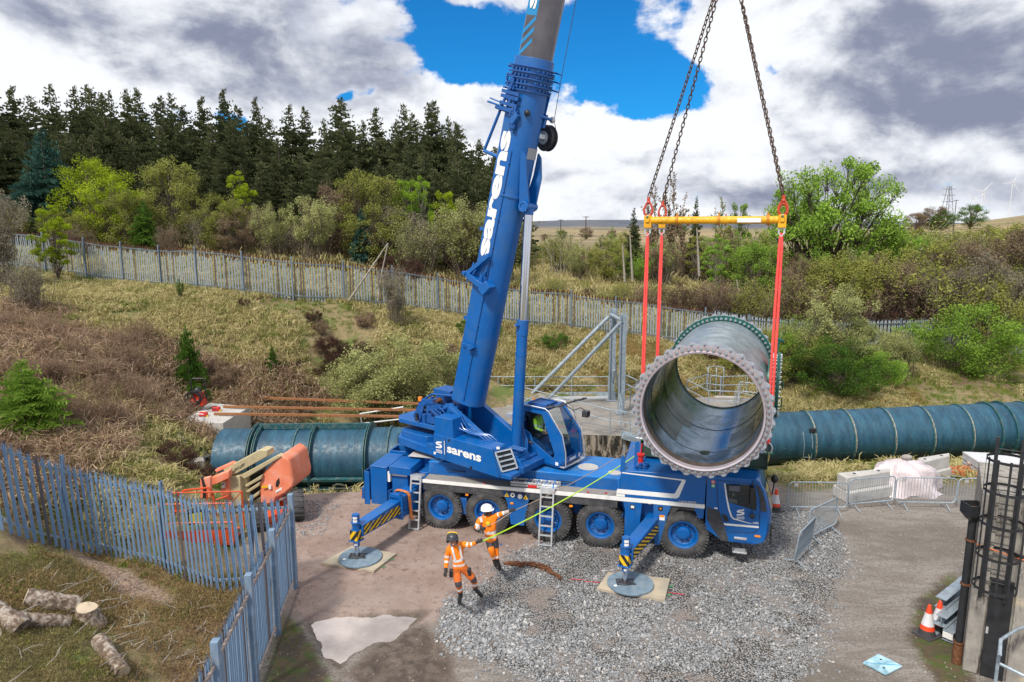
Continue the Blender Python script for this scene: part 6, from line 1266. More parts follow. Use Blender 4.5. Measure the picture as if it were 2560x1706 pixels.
def hcol(px, pyb, pyt, w_):
    b_ = g(px, pyb); t2 = aty(px, pyt, b_.y); mb = MB(); h = t2.z; x, y = b_.x - O_.x, b_.y - O_.y
    mb.box(x - w_, x - w_ + .03, y - .16, y + .16, 0, h); mb.box(x + w_ - .03, x + w_, y - .16, y + .16, 0, h); mb.box(x - w_ + .03, x + w_ - .03, y - .012, y + .012, 0, h); mb.build('steel_column', GALV, cols); mb = MB(); mb.box(x - w_ - .12, x + w_ + .12, y - .25, y + .25, 0, .03); mb.build('base_plate', GALV, cols); return b_, t2
c1_ = hcol(1528, 1001, 772, .145); c2_ = hcol(1552, 1032, 784, .145)
def tubepx(a, b, r, nm='brace_tube'): mb = MB(); mb.cyl(a - O_, b - O_, r, n=12); mb.build(nm, GALV, cols)
tb = aty(1320, 1002, 35.5); tb.z = max(0, tb.z); tubepx(tb, aty(1523, 791, c1_[0].y), .095)
tb = g(1362, 1008); tubepx(tb, aty(1556, 803, c2_[0].y), .095)
tubepx(aty(1528, 787, c1_[0].y), aty(1556, 803, c2_[0].y), .095); tubepx(aty(1529, 800, c1_[0].y - .2), g(1545, 985), .05); tubepx(aty(1535, 925, c1_[0].y - .3), g(1527, 996), .07)
q_ = g(1590, 1095); O_ = q_; o = thing('steel_chute', 'grey steel chute frame tilted beside the platform wall left of the flange', 'chute', Matrix.Translation(q_)); mb = MB(); mb.bar((-.6, 0, .1), (.7, -.4, -.25), .5, .08); mb.bar((-.6, .25, .15), (.7, -.15, -.2), .05, .22); mb.bar((-.6, -.25, .15), (.7, -.65, -.2), .05, .22); mb.build('chute_tray', GALV, o, split=False); mb = MB(); mb.bar((-.5, 0, .1), (-.5, 0, -1.2), .08, .08); mb.build('chute_leg', GALV, o)
q_ = atz(500, 1025, .95); o = thing('power_pack', 'red and black power pack with tall handle standing on the grass behind the pale block', 'power tool', Matrix.Translation(aty(497, 1019, 29.5)) @ Matrix.Scale(1.15, 4))
mb = MB(); mb.box(-.22, .26, -.2, .2, .1, .35); mb.box(-.16, .2, -.15, .15, .35, .6); mb.build('red_casing', mat('tool_red', (.50, .04, .02), .45), o, bevel=.02)
mb = MB(); mb.tube([(-.28, .1, .3), (-.28, .1, 1.05), (-.22, .1, 1.12), (.22, .1, 1.12), (.28, .1, 1.05), (.28, .1, .3)], .025, 6); mb.build('black_handle', BLACK, o)
for r_, cx, cz in ((.24, -.05, .45), (.3, -.12, .35), (.2, .1, .5)): mb = MB(); mb.tube([(cx + r_ * cos(a) * (1 + .1 * sin(3 * a)), -.22, cz + r_ * sin(a)) for a in np.linspace(0, 2 * pi, 16, endpoint=False)], .03, 6, closed=True); mb.build('coiled_hose', BLACK, o)
mb = MB(); mb.ball((0, 0, .66), .15, 0, 10, 6); mb.build('motor_head', BLACK, o)
for (px, py), lb, col_ in (((508, 1040), 'small red drill case with a cable lying on the pale concrete block', RED), ((540, 1027), 'red hand tool with black coiled lead on the pale concrete block', RED)):
    q_ = atz(px, py, .96); o = thing('tool_case', lb, 'tool', Matrix.Translation(q_)); mb = MB(); mb.box(-.15, .18, -.1, .1, 0, .16); mb.build('case_body', col_, o, bevel=.02); mb = MB(); mb.tube([(.25 * cos(a) - .1, .2 * sin(a) - .05, .03 + .12 * abs(sin(a))) for a in np.linspace(0, 5.6, 14)], .022, 5); mb.build('cable_coil', BLACK if px > 520 else WHITE, o); mb = MB(); mb.box(.2, .27, -.15, -.08, 0, .05); mb.build('yellow_knob', YEL, o)
# ------------------------------------------------------------------ palisade fences
def pale_mat(nm, col, rust_top, rustall):
    m = bpy.data.materials.new(nm); m.use_nodes = True; t = NT(m.node_tree); t.n.clear(); oc = t.node('ShaderNodeTexCoord').outputs['Object']; z = t.node('ShaderNodeSeparateXYZ', {0: oc}).outputs[2]; r = t.node('ShaderNodeObjectInfo').outputs['Random']; wp = t.node('ShaderNodeNewGeometry').outputs['Position']
    c = t.mix(t.noise(wp, 6, 5, .6), tuple(x * .75 for x in col), tuple(min(1, x * 1.25) for x in col)); hi = t.m('ADD', t.m('MULTIPLY', r, .35), t.m('MULTIPLY', t.noise(wp, 12, 3), .12))
    rs = t.mr(t.m('ADD', z, hi), rust_top, rust_top + .12); c = t.mix(rs, c, (.11, .042, .030)); c = t.mix(t.m('MULTIPLY', t.m('GREATER_THAN', t.noise(wp, 40, 1, .5) if False else t.m('FRACT', t.m('MULTIPLY', r, 7.13)), rustall), .8), c, (.12, .085, .075))
    b = t.node('ShaderNodeBsdfPrincipled', {'Base Color': c, 'Roughness': .55, 'Metallic': .25}); t.node('ShaderNodeOutputMaterial', {'Surface': b.outputs[0]}); return m
PALE1 = pale_mat('far_pale_galvanised', (.36, .42, .47), 2.14, .84); PALE2 = pale_mat('near_pale_galvanised', (.21, .33, .50), 9, .90)
def pale_mesh(m_, h=2.4, w_=.08):
    """W-section pale with a three-pronged top, each prong bent forward"""
    mb = MB(); d = .018; xs = [-w_ / 2, -w_ / 5, 0, w_ / 5, w_ / 2]; ys = [0, -d, 0, -d, 0]; th = .006
    vs = []; zt = [h - .14, h - .16, h - .1, h - .16, h - .14]
    for yo in (0, th):
        for k, (x, y) in enumerate(zip(xs, ys)): vs.append((x, y + yo, 0)); vs.append((x, y + yo, zt[k]))
    fs = [(2 * i, 2 * i + 2, 2 * i + 3, 2 * i + 1) for i in range(4)] + [(10 + 2 * i, 10 + 2 * i + 1, 10 + 2 * i + 3, 10 + 2 * i + 2) for i in range(4)] + [(0, 1, 11, 10), (8, 18, 19, 9)]
    mb.add(vs, fs)
    for x0, x1, tx, ty in ((-w_ / 2, -w_ / 5, -w_ * .7, -.03), (-w_ / 5, w_ / 5, 0, -.01), (w_ / 5, w_ / 2, w_ * .7, -.03)):
        mb.add([(x0, 0, h - .16), (x1, 0, h - .16), (tx, ty, h)], [(0, 1, 2), (2, 1, 0)])
    return mb.mesh('pale', [m_], 0)
def i_post(h, m_, sz=.075):
    mb = MB(); mb.box(-sz / 2, sz / 2, -sz / 2, -sz / 2 + .01, 0, h); mb.box(-sz / 2, sz / 2, sz / 2 - .01, sz / 2, 0, h); mb.box(-.005, .005, -sz / 2 + .01, sz / 2 - .01, 0, h); return mb.mesh('post', [m_], 0)
def fence(name, lab, P, pm, postm, pitch, post_pitch, h, limit, railm, side=-1, jit=.012, lean=0.0):
    """P: list of base points (Vector); pales hang on two rails on the given side of the posts"""
    O_ = P[0]; o = thing(name, lab, 'palisade fence', Matrix.Translation(O_)); seg = [(P[i], P[i + 1]) for i in range(len(P) - 1)]; extra = []; cnt = 0; carry = 0; run = 0
    pme = pale_mesh(pm, h); pst = i_post(h + .02, postm)
    cum = 0; posts_at = 0
    for a, b in seg:
        L2 = math.hypot(b.x - a.x, b.y - a.y); d = Vector(((b.x - a.x) / L2, (b.y - a.y) / L2, 0)); nrm = Vector((d.y, -d.x, 0)) * (-side); yaw = atan2(d.y, d.x)
        for hh in (h - .33, .28):
            mb = MB(); mb.bar(a - O_ + ZV * hh - nrm * .0, b - O_ + ZV * hh - nrm * .0, .012, .055); mb.bar(a - O_ + ZV * (hh + .03) + nrm * .02, b - O_ + ZV * (hh + .03) + nrm * .02, .04, .008); mb.build('fence_rail', railm, o, split=False)
        s_ = carry
        while s_ < L2:
            p = a.lerp(b, s_ / L2) - nrm * .03 + Vector((0, 0, random.uniform(-.03, .03))) - O_
            M = Matrix.Translation(p) @ Matrix.Rotation(yaw + (0 if side < 0 else pi) + random.uniform(-.05, .05), 4, 'Z') @ Matrix.Rotation(random.uniform(-jit, jit) + lean, 4, 'Y')
            if cnt < limit: inst('pale', pme, o, M)
            else: extra.append(M)
            cnt += 1; s_ += pitch
        carry = s_ - L2
        s_ = posts_at
        while s_ < L2: p = a.lerp(b, s_ / L2) + nrm * .06 - O_; inst('post', pst, o, Matrix.Translation(p) @ Matrix.Rotation(yaw, 4, 'Z') @ Matrix.Rotation(lean, 4, 'Y')); s_ += post_pitch
        posts_at = s_ - L2
    if extra:
        V0 = np.array([v.co[:] for v in pme.vertices]); F0 = [tuple(p.vertices) for p in pme.polygons]; mb = MB()
        for M in extra: mb.add([M @ Vector(v) for v in V0], F0)
        mb.build('pale', pm, o, 0, split=False)['kind'] = 'stuff'
    return o
FP = []
for a, b in zip(FENCE_PX[:-1], FENCE_PX[1:]):
    pa, pb = aty(*a), aty(*b); k = 4
    for i in range(k): q_ = pa.lerp(pb, i / k); q_.z = gz(q_.x, q_.y) * .5 + q_.z * .5; FP.append(q_)
FP.append(aty(*FENCE_PX[-1]))
FP = FP[1:]
fence('palisade_fence', 'long rusty topped grey palisade fence running along the top of the far bank', FP, PALE1, mat('dull_blue_post', (.17, .22, .28), .6, .2, .2, 5), .158, 2.75, 2.42, 300, GALV, side=-1, jit=.02)
near_pts = [(-130, 1240, 15.2, .0), (15, 1330, 15.0, 0), (110, 1362, 15.6, 0), (258, 1390, 17.0, 0), (400, 1424, 16.6, 0), (535, 1483, 15.55, 0)]
q_c = atz(728, 1238, 2.42); COR = Vector((q_c.x, q_c.y, 0)); NP = []
for px, py, yv, _ in near_pts:
    q_ = aty(px, py, yv); NP.append(q_)
NP[-1] = Vector((aty(535, 1483, 15.6).x, 15.75, .0)); NP.append(COR)
fence('palisade_fence', 'blue grey palisade fence with pointed pales in front of the orange boom lift', NP, PALE2, GALVB, .152, 2.75, 2.42, 300, GALV, side=1, jit=.007, lean=.05)
gp_ = [atz(717.7 + 8, 1238.7, 2.45), atz(671.6 + 8, 1327, 2.45), atz(613 + 8, 1439, 2.45), atz(528 + 10, 1605.7, 2.45), atz(430, 1800, 2.45)]; gp_ = [Vector((p.x, p.y, 0)) for p in gp_]
gf = thing('palisade_gate', 'blue palisade fence run with broad posts beside the puddle, coming towards the viewer', 'palisade fence', Matrix.Translation(gp_[0]))
pme = pale_mesh(PALE2, 2.38, .08); pst = i_post(2.5, GALVB, .15)
mbp = MB(); mbp.box(-.075, .075, -.06, .06, 0, 2.48); mbp.lathe([(.0, 0), (.0, 0)], (0, 0, 0), (0, 0, 1), 3) if False else None; pst = mbp.mesh('post', [GALVB], 30)
for i in range(len(gp_) - 1):
    a, b = gp_[i] - gp_[0], gp_[i + 1] - gp_[0]; L2 = (b - a).length; d = (b - a) / L2; yaw = atan2(d.y, d.x); nrm = Vector((-d.y, d.x, 0)) * -1
    if nrm.x > 0: nrm = -nrm
    inst('post', pst, gf, Matrix.Translation(a) @ Matrix.Rotation(yaw, 4, 'Z'))
    for hh in (2.08, .22):
        mb = MB(); mb.bar(a + d * .08 + ZV * hh + nrm * .02, b - d * .08 + ZV * hh + nrm * .02, .05, .05); mb.build('fence_rail', mat('dull_rusty_rail', (.27, .22, .20), .7, .1, .3, 6), gf)
    n = int(L2 / .125)
    for k in range(n): p = a + d * (.1 + (L2 - .2) * (k + .5) / n) + nrm * .07; inst('pale', pme, gf, Matrix.Translation(p + ZV * random.uniform(.0, .03)) @ Matrix.Rotation(yaw + (0 if nrm.x * d.y > 0 else pi), 4, 'Z') @ Matrix.Rotation(random.uniform(-.012, .012), 4, 'Y'))
# ------------------------------------------------------------------ boom lift behind the fence
LIFT = Frame(tuple(atz(560, 1400, 0)), radians(28))
jl = thing('boom_lift', 'orange and cream articulated boom lift with a railed basket parked behind the blue fence', 'boom lift', LIFT.M)
OR1 = mat('salmon_orange_paint', (.76, .22, .12), .5, 0, .1, 2, dirt=(.68, .36, .28), dirta=.6, dscale=2); OR2 = mat('orange_rail_paint', (.60, .075, .015), .45, 0, .12, 6); CRM = mat('cream_boom_paint', (.50, .43, .26), .5, 0, .08, 2, dirt=(.22, .19, .13), dirta=.4, dscale=4)
LW = LIFT.M.inverted()
def lw_(px, py, y): return LW @ aty(px, py, y)
def poly3(name, pts, depthvec, m_, parent, bevel=.02):
    """solid with the given outline (world points), thickened along depthvec"""
    a = [LW @ p for p in pts]; dv = LW.to_3x3() @ Vector(depthvec); n = len(a); mb = MB(); mb.add(a + [p + dv for p in a], [tuple(range(n))[::-1], tuple(range(n, 2 * n))] + [(i, (i + 1) % n, n + (i + 1) % n, n + i) for i in range(n)]); return mb.build(name, m_, parent, 25, bevel)
yH = 20.3
def zz4(x, y, yd): return aty(*z4(x, y), yd)
hood = poly3('engine_hood', [zz4(x, y, yH - .2 + (1100 - x) * .0006) for x, y in [(1000, 1010), (995, 850), (1030, 770), (1120, 670), (1180, 625), (1235, 660), (1250, 700), (1280, 840), (1275, 895), (1210, 950), (1140, 985), (1120, 1030), (1010, 1055)]], (.25, 1.1, .05), OR1, jl, .06)
poly3('hood_opening', [zz4(x, y, yH - .24) for x, y in [(1135, 850), (1160, 815), (1168, 860), (1150, 895), (1130, 890)]], (0, .02, 0), BLACK, hood, 0)
poly3('hood_sticker', [zz4(x, y, yH - .25) for x, y in [(1130, 925), (1215, 875), (1220, 892), (1133, 945)]], (0, .01, 0), WHITE, hood, 0)
poly3('yellow_sticker', [zz4(x, y, yH - .25) for x, y in [(1012, 885), (1065, 882), (1065, 898), (1012, 902)]], (0, .01, 0), YEL, hood, 0)
poly3('white_sticker', [zz4(x, y, yH - .25) for x, y in [(1070, 875), (1092, 875), (1094, 912), (1072, 912)]], (0, .01, 0), WHITE, hood, 0)
mb = MB(); p = LW @ zz4(1192, 642, yH + .2); mb.cyl(p - ZV * .1, p + ZV * .04, .06); mb.build('amber_beacon', LAMP, jl)
b1 = poly3('upper_boom', [zz4(x, y, yH - .3) for x, y in [(690, 750), (1000, 583), (1060, 590), (1062, 640), (790, 790), (740, 800)]], (.1, .35, .02), CRM, jl)
a0 = zz4(783, 772, yH - .31); a1 = zz4(872, 726, yH - .31); a2 = zz4(787, 738, yH - .31); A0, A1, A2 = LW @ a0, LW @ a1, LW @ a2; text('JLG LIFT', 'boom_lettering', BLACK, jl, A0, A1 - A0, A2 - A0, .03)
poly3('boom_link', [zz4(x, y, yH - .35) for x, y in [(745, 810), (830, 800), (850, 1050), (765, 1060)]], (.05, .3, 0), CRM, jl)
for k, L_ in enumerate(([(830, 800), (1150, 625), (1180, 640), (870, 830)], [(870, 880), (1020, 790), (1010, 830), (885, 900)], [(880, 930), (1000, 850), (995, 885), (900, 945)], [(890, 1000), (995, 925), (990, 960), (905, 1020)], [(840, 800), (880, 790), (900, 1060), (855, 1060)])): poly3('riser_arm', [zz4(x, y, yH - .28 + .03 * k) for x, y in L_], (.05, .22, 0), CRM, jl)
poly3('riser_gap', [zz4(x, y, yH + .05) for x, y in [(870, 830), (1030, 740), (1000, 980), (900, 1040)]], (.0, .2, 0), BLACK, jl, 0)
poly3('jib_arm', [zz4(x, y, yH - .6) for x, y in [(590, 820), (740, 760), (745, 820), (640, 870), (600, 880)]], (0, .25, 0), OR1, jl); poly3('jib_arm', [zz4(x, y, yH - .3) for x, y in [(620, 755), (760, 690), (790, 700), (640, 775)]], (0, .2, 0), OR1, jl)
poly3('turret_cover', [zz4(x, y, yH - .4) for x, y in [(665, 950), (680, 860), (740, 805), (755, 1000), (740, 1020), (680, 1000)]], (.1, .5, 0), OR1, jl, .05)
poly3('maker_plate', [zz4(x, y, yH - .42) for x, y in [(682, 858), (712, 852), (708, 900), (680, 905)]], (0, .01, 0), WHITE, jl, 0); poly3('maker_mark', [zz4(x, y, yH - .435) for x, y in [(688, 866), (706, 864), (704, 872), (686, 880)]], (0, .005, 0), BLACK, jl, 0)
poly3('jib_mast', [zz4(x, y, yH - 1.0) for x, y in [(500, 830), (585, 810), (590, 985), (500, 990)]], (0, .15, 0), OR1, jl); poly3('mast_hose', [zz4(x, y, yH - 1.02) for x, y in [(505, 815), (520, 810), (552, 900), (548, 990), (520, 990), (525, 900)]], (0, .08, 0), BLACK, jl, .01)
mb = MB(); q0 = LW @ aty(640, 1320, 19.8); q1 = LW @ aty(745, 1255, 20.6); mb.bar(q0, q1, .9, .28); mb.build('lift_chassis', OR2, jl, bevel=.03)
for (px, py, yd, r_) in ((744, 1242, 20.05, .46), (650, 1300, 19.3, .40), (700, 1240, 22.0, .42)):
    c_ = LW @ aty(px, py, yd); c_.z = r_; mb = MB(); ax = Vector((.75, .65, 0)); ax = LW.to_3x3() @ Vector((.95, .3, 0)); mb.lathe([(.2, -.18), (r_ - .03, -.18), (r_, -.12), (r_, .12), (r_ - .03, .18), (.2, .18)], c_, ax, 26, closed=True)
    for i in range(18): a = 2 * pi * i / 18; u1 = ax.normalized().orthogonal().normalized(); u2 = ax.normalized().cross(u1); c2 = c_ + (u1 * cos(a) + u2 * sin(a)) * r_; mb.bar(c2 - ax.normalized() * .17, c2 + ax.normalized() * .17, .05, .03, (u1 * cos(a) + u2 * sin(a)))
    wv = mb.build('lift_wheel', RUBBER, jl, split=False); mb = MB(); mb.lathe([(.0, .12), (.12, .12), (.2, .17), (.2, -.17), (.0, -.15)], c_, ax, 20); mb.build('wheel_rim', mat('pale_wheel_rim', (.4, .42, .46), .5), wv)
B0 = LIFT.M.inverted() @ atz(392, 1382, .12);
bk0, bk1, bk2 = aty(405, 1378, 17.9), aty(585, 1352, 18.0), aty(430, 1330, 19.0)
bz = .25; bk0.z = bk1.z = bk2.z = bz; exv = bk1 - bk0; eyv = Vector((-exv.y, exv.x, 0)).normalized() * .85; ezv = Vector((0, 0, 1.12))
def bs(u_, v_, w2): return LW @ (bk0 + exv * u_ + eyv * v_ + ezv * w2)
bsk = MB()
for w2 in (.0, .5, 1.0):
    mb = MB(); mb.tube([bs(0, 0, w2), bs(1, 0, w2), bs(1, 1, w2), bs(0, 1, w2)], .022, 6, closed=True); mb.build('basket_rail', OR2, jl)
for u_, v_ in ((0, 0), (1, 0), (1, 1), (0, 1), (.33, 0), (.66, 0), (.5, 1)): mb = MB(); mb.cyl(bs(u_, v_, 0), bs(u_, v_, 1.0), .02, n=6); mb.build('basket_post', OR2, jl)
mb = MB(); mb.hexa([bs(0, 0, -.10), bs(1, 0, -.10), bs(1, 1, -.10), bs(0, 1, -.10)], [bs(0, 0, .0), bs(1, 0, .0), bs(1, 1, .0), bs(0, 1, .0)]); mb.build('basket_floor', STEELD, jl); mb = MB(); mb.hexa([bs(0, 0, -.10), bs(1, 0, -.10), bs(1, -.02, -.10), bs(0, -.02, -.10)], [bs(0, 0, .30), bs(1, 0, .30), bs(1, -.02, .30), bs(0, -.02, .30)]); mb.build('toe_board', OR2, jl)
mb = MB(); mb.tube([LW @ aty(437, 1300, 18.8), LW @ aty(443, 1240, 18.8), LW @ aty(460, 1226, 18.8), LW @ aty(520, 1220, 18.9), LW @ aty(532, 1235, 18.9), LW @ aty(540, 1290, 18.9)], .03, 7); mb.tube([LW @ aty(540, 1250, 18.6), LW @ aty(570, 1240, 18.6), LW @ aty(575, 1260, 18.6), LW @ aty(560, 1275, 18.6)], .024, 6); mb.build('guard_hoop', OR2, jl)
mb = MB(); c_ = bs(.45, .25, .6); mb.box(c_.x - .25, c_.x + .25, c_.y - .12, c_.y + .12, c_.z - .2, c_.z + .2); mb.build('control_panel', BLACK, jl, bevel=.02); mb = MB(); mb.box(c_.x - .16, c_.x + .16, c_.y - .135, c_.y - .122, c_.z - .15, c_.z + .13); mb.build('yellow_notice', mat('notice_yellow', (.62, .55, .03), .5), jl, 0)
# ------------------------------------------------------------------ pedestrian barriers, cones, blocks and the other things on the yard
def barrier_parts(W_=2.0, H_=1.02):
    mb = MB(); r = .12; z0, z1 = .2, H_
    P_ = [(r, 0, z0), (W_ - r, 0, z0), (W_ - r * .3, 0, z0 + r * .3), (W_, 0, z0 + r), (W_, 0, z1 - r), (W_ - r * .3, 0, z1 - r * .3), (W_ - r, 0, z1), (r, 0, z1), (r * .3, 0, z1 - r * .3), (0, 0, z1 - r), (0, 0, z0 + r), (r * .3, 0, z0 + r * .3)]
    mb.tube(P_, .02, 6, closed=True); fr_ = mb.mesh('barrier_frame', [GALV], 40)
    mb = MB(); mb.cyl((0, 0, z0), (0, 0, z1), .008, n=5, caps=False); br_ = mb.mesh('barrier_bar', [GALV], 0)
    mb = MB(); mb.tube([(0, 0, z0), (0, -.02, .14), (0, -.28, .01)], .016, 5); mb.tube([(0, 0, z0), (0, .02, .14), (0, .28, .01)], .016, 5); ft = mb.mesh('barrier_foot', [GALV], 40)
    mb = MB(); mb.box(-.06, .06, -.01, .01, -.05, .05); tg = mb.mesh('name_tag', [ALU], 0)
    return fr_, br_, ft, tg
BFR, BBR, BFT, BTG = barrier_parts()
def barrier(a, b, lab, lean=0.0):
    d = b - a; yaw = atan2(d.y, d.x); sc = d.length / 2.0
    o = thing('pedestrian_barrier', lab, 'barrier', Matrix.Translation((a.x, a.y, gz(a.x, a.y) + .0)) @ Matrix.Rotation(yaw, 4, 'Z') @ Matrix.Rotation(lean, 4, 'X'), 'pedestrian barriers on the yard'); S = Matrix.Diagonal((sc, 1, 1, 1))
    inst('barrier_frame', BFR, o, S)
    for i in range(19): inst('barrier_bar', BBR, o, loc=(sc * (2.0 * (i + 1) / 20), 0, 0))
    for x in (.3, 1.7): inst('barrier_foot', BFT, o, loc=(x * sc, 0, 0))
    inst('name_tag', BTG, o, loc=(.25 * sc, 0, .93)); return o
zg = lambda x, y: atz(*z8(x, y), 0)
barrier(zg(150, 625), zg(478, 628), 'leftmost steel barrier of the row before the pipeline, nearest the traffic cone')
barrier(zg(485, 613), zg(738, 590), 'steel barrier right in front of the long concrete block')
barrier(zg(745, 600), zg(1080, 606), 'steel barrier in front of the plastic covered bundle')
barrier(zg(1088, 605), zg(1430, 602), 'rightmost steel barrier of the row, half behind the black ladder cage')
barrier(zg(265, 795), zg(418, 720), 'steel barrier standing edge-on at the gravel edge, farther of the angled pair')
barrier(zg(180, 930), zg(270, 830), 'steel barrier leaning at the gravel edge, nearer of the angled pair', .12)
CW_ = mat('cone_white_band', (.72, .72, .75), .35, .1, .05); COR_ = mat('cone_orange', (.80, .07, .02), .5, 0, .06); CBK = mat('cone_black_base', (.05, .05, .055), .7)
def cone(p, lab, sc=1.0):
    o = thing('traffic_cone', lab, 'traffic cone', Matrix.Translation((p.x, p.y, gz(p.x, p.y))) @ Matrix.Rotation(.4, 4, 'Z') @ Matrix.Scale(sc, 4), 'traffic cones on the yard')
    mb = MB(); mb.box(-.21, .21, -.21, .21, 0, .03); mb.lathe([(.175, .03), (.15, .16)], (0, 0, 0), (0, 0, 1), 24); mb.build('cone_base', CBK, o, bevel=.008, split=False)
    mb = MB(); mb.lathe([(.15, .16), (.128, .26)], (0, 0, 0), (0, 0, 1), 24); mb.build('orange_band', COR_, o); mb = MB(); mb.lathe([(.13, .26), (.07, .54)], (0, 0, 0), (0, 0, 1), 24); mb.build('white_band', CW_, o)
    mb = MB(); mb.lathe([(.068, .54), (.035, .70), (.03, .72), (.0, .72)], (0, 0, 0), (0, 0, 1), 24); mb.build('cone_tip', COR_, o)
cone(atz(1938, 1276, 0), 'traffic cone standing just beyond the front of the crane cab')
cone(zg(925, 1305), 'nearer traffic cone beside the stacked steel beams'); cone(zg(985, 1275), 'traffic cone half hidden behind the steel beams, the farther of two')
def blockthing(corners_px, h, lab):
    P = [atz(px, py, 0) for px, py in corners_px]; c_ = sum(P, Vector()) / 4; o = thing('concrete_barrier', lab, 'concrete block', Matrix.Translation((c_.x, c_.y, gz(c_.x, c_.y))))
    q = [p - c_ for p in P]; mb = MB(); mb.hexa([p * 1.0 for p in q], [p * 1.0 + ZV * h * .45 for p in q]); s_ = [p.lerp(Vector((0, 0, 0)), 0) for p in q]
    ax = (q[1] - q[0]).normalized(); nr_ = Vector((-ax.y, ax.x, 0)); w_ = (q[3] - q[0]).dot(nr_); sh = lambda p, k: p + nr_ * (w_ * .2 * (1 if k < 2 else -1)); t_ = [sh(p, k) for k, p in enumerate(q)]
    mb.hexa([p + ZV * (h * .45 + .002) for p in t_], [p + ZV * h for p in t_]); mb.build('block_body', CONCL, o, bevel=.03, split=False)
    for f_ in (.25, .75): c2 = t_[0].lerp(t_[1], f_).lerp(t_[3].lerp(t_[2], f_), .5); mb = MB(); mb.cyl(c2 + ZV * (h - .01), c2 + ZV * (h + .02), .05); mb.build('lifting_eye', STEELD, o)
blockthing([z8(400, 540), z8(735, 500), z8(735, 455), z8(420, 490)][:4] and [z8(490, 580), z8(732, 540), z8(690, 500), z8(398, 530)], .85, 'long pale stepped concrete block behind the second barrier')
blockthing([z8(865, 480), z8(1060, 430), z8(1020, 400), z8(850, 430)], .80, 'pale stepped concrete block lying right of the plastic covered bundle')
PLS = mat('translucent_plastic_sheet', (.60, .53, .56), .25, 0, .15, 2.5, bump=1.0, bscale=7)
c_ = atz(*z8(790, 500), 0); o = thing('covered_bundle', 'bundle draped in crumpled pinkish white plastic sheeting between the concrete blocks', 'bundle', Matrix.Translation((c_.x, c_.y, gz(c_.x, c_.y))))
mb = MB(); n, k = 30, 9; vs = []
for j in range(k):
    for i in range(n):
        a = 2 * pi * i / n; r = (1.0 + .16 * sin(5 * a + j) + .13 * sin(9 * a + .6 * j)) * [1.15, 1.05, .98, .93, .85, .72, .5, .25, .03][j]; z = [.0, .15, .38, .6, .78, .9, .98, 1.05, 1.1][j] + .03 * sin(7 * a + 2 * j); vs.append((r * cos(a) * 1.1, r * sin(a) * .7, z))
mb.add(vs, [(j * n + i, j * n + (i + 1) % n, (j + 1) * n + (i + 1) % n, (j + 1) * n + i) for j in range(k - 1) for i in range(n)]); mb.build('plastic_sheet', PLS, o, 60)
mb = MB(); mb.ball((0, 0, 0), .16, 0, 8, 6, (1.2, .9, .6)); st = mb.build('holding_stone', CONC, None, 30); st.location = (c_.x + .05, c_.y, gz(c_.x, c_.y) + 1.17); tag(st, 'grey stone weighing down the top of the plastic covered bundle', 'stone')
c_ = atz(*z8(1130, 405), 0); o = thing('wooden_pallet', 'wooden pallet on the grass right of the concrete blocks', 'pallet', Matrix.Translation((c_.x, c_.y, gz(c_.x, c_.y) + .02)) @ Matrix.Rotation(-.35, 4, 'Z'))
PLW = mat('grey_weathered_wood', (.33, .27, .22), .85, 0, .2, 5)
for i in range(7): mb = MB(); mb.box(-.7, .7, -.55 + i * .18, -.42 + i * .18, .12, .145); mb.build('deck_plank', PLW, o)
for i in range(3): mb = MB(); mb.box(-.7 + i * .64, -.58 + i * .64, -.55, .65, .0, .118); mb.build('bearer', PLW, o)
bk_ = mat('orange_brick', (.50, .16, .06), .85, 0, .25, 12); bm_ = MB(); bm_.box(-.105, .105, -.05, .05, 0, .065); bm_ = bm_.mesh('brick', [bk_], 0)
sk = thing('brick_pile', 'loose orange bricks laid on the wooden pallet', 'brick pile', o.matrix_world @ Matrix.Translation((0, 0, .15)))
for i in range(34): inst('brick', bm_, sk, Matrix.Translation((random.uniform(-.4, .45), random.uniform(-.42, .48), random.choice((0, 0, .066)))) @ Matrix.Rotation(random.choice((0, 0, pi / 2)) + random.uniform(-.15, .15), 4, 'Z'))
a_, b_ = atz(*z8(1150, 345), .3), atz(*z8(1248, 412), 0); railthing('timber_plank', 'weathered timber plank leaning behind the pallet', 'plank', [[a_, b_]], .05, PLW)
c_ = atz(*z8(1320, 400), 0); o = thing('board_stack', 'stack of pale grey boards behind the black ladder cage', 'board stack', Matrix.Translation((c_.x, c_.y, gz(c_.x, c_.y))) @ Matrix.Rotation(-.15, 4, 'Z')); bdm = MB(); bdm.box(-.95, .95, -.6, .6, 0, .07); bdm = bdm.mesh('board', [mat('pale_board', (.52, .53, .56), .7, 0, .05)], 0)
for i in range(6): inst('board', bdm, o, Matrix.Translation((random.uniform(-.03, .03), random.uniform(-.03, .03), .1 + i * .085)))
c_ = zg(1010, 1330); o = thing('steel_beam_stack', 'stack of galvanised H beams lying beside the traffic cones', 'steel beams', Matrix.Translation((c_.x, c_.y, 0)) @ Matrix.Rotation(radians(38), 4, 'Z'))
def hbeam(x0, y0, z0, L_, tw=.22):
    mb = MB(); mb.box(x0, x0 + L_, y0 - tw / 2, y0 + tw / 2, z0, z0 + .014); mb.box(x0, x0 + L_, y0 - tw / 2, y0 + tw / 2, z0 + tw, z0 + tw + .014); mb.box(x0, x0 + L_, y0 - .006, y0 + .006, z0 + .014, z0 + tw); mb.build('steel_beam', GALV, o, split=False)
hbeam(-.05, -.12, .03, 1.9); hbeam(.05, .22, .03, 1.9); hbeam(-.02, .05, .29, 1.8); hbeam(.3, .20, .54, 1.8)
mb = MB(); mb.box(-.06, -.055, -.22, -.02, .10, .24); mb.build('white_tag', WHITE, o, 0)
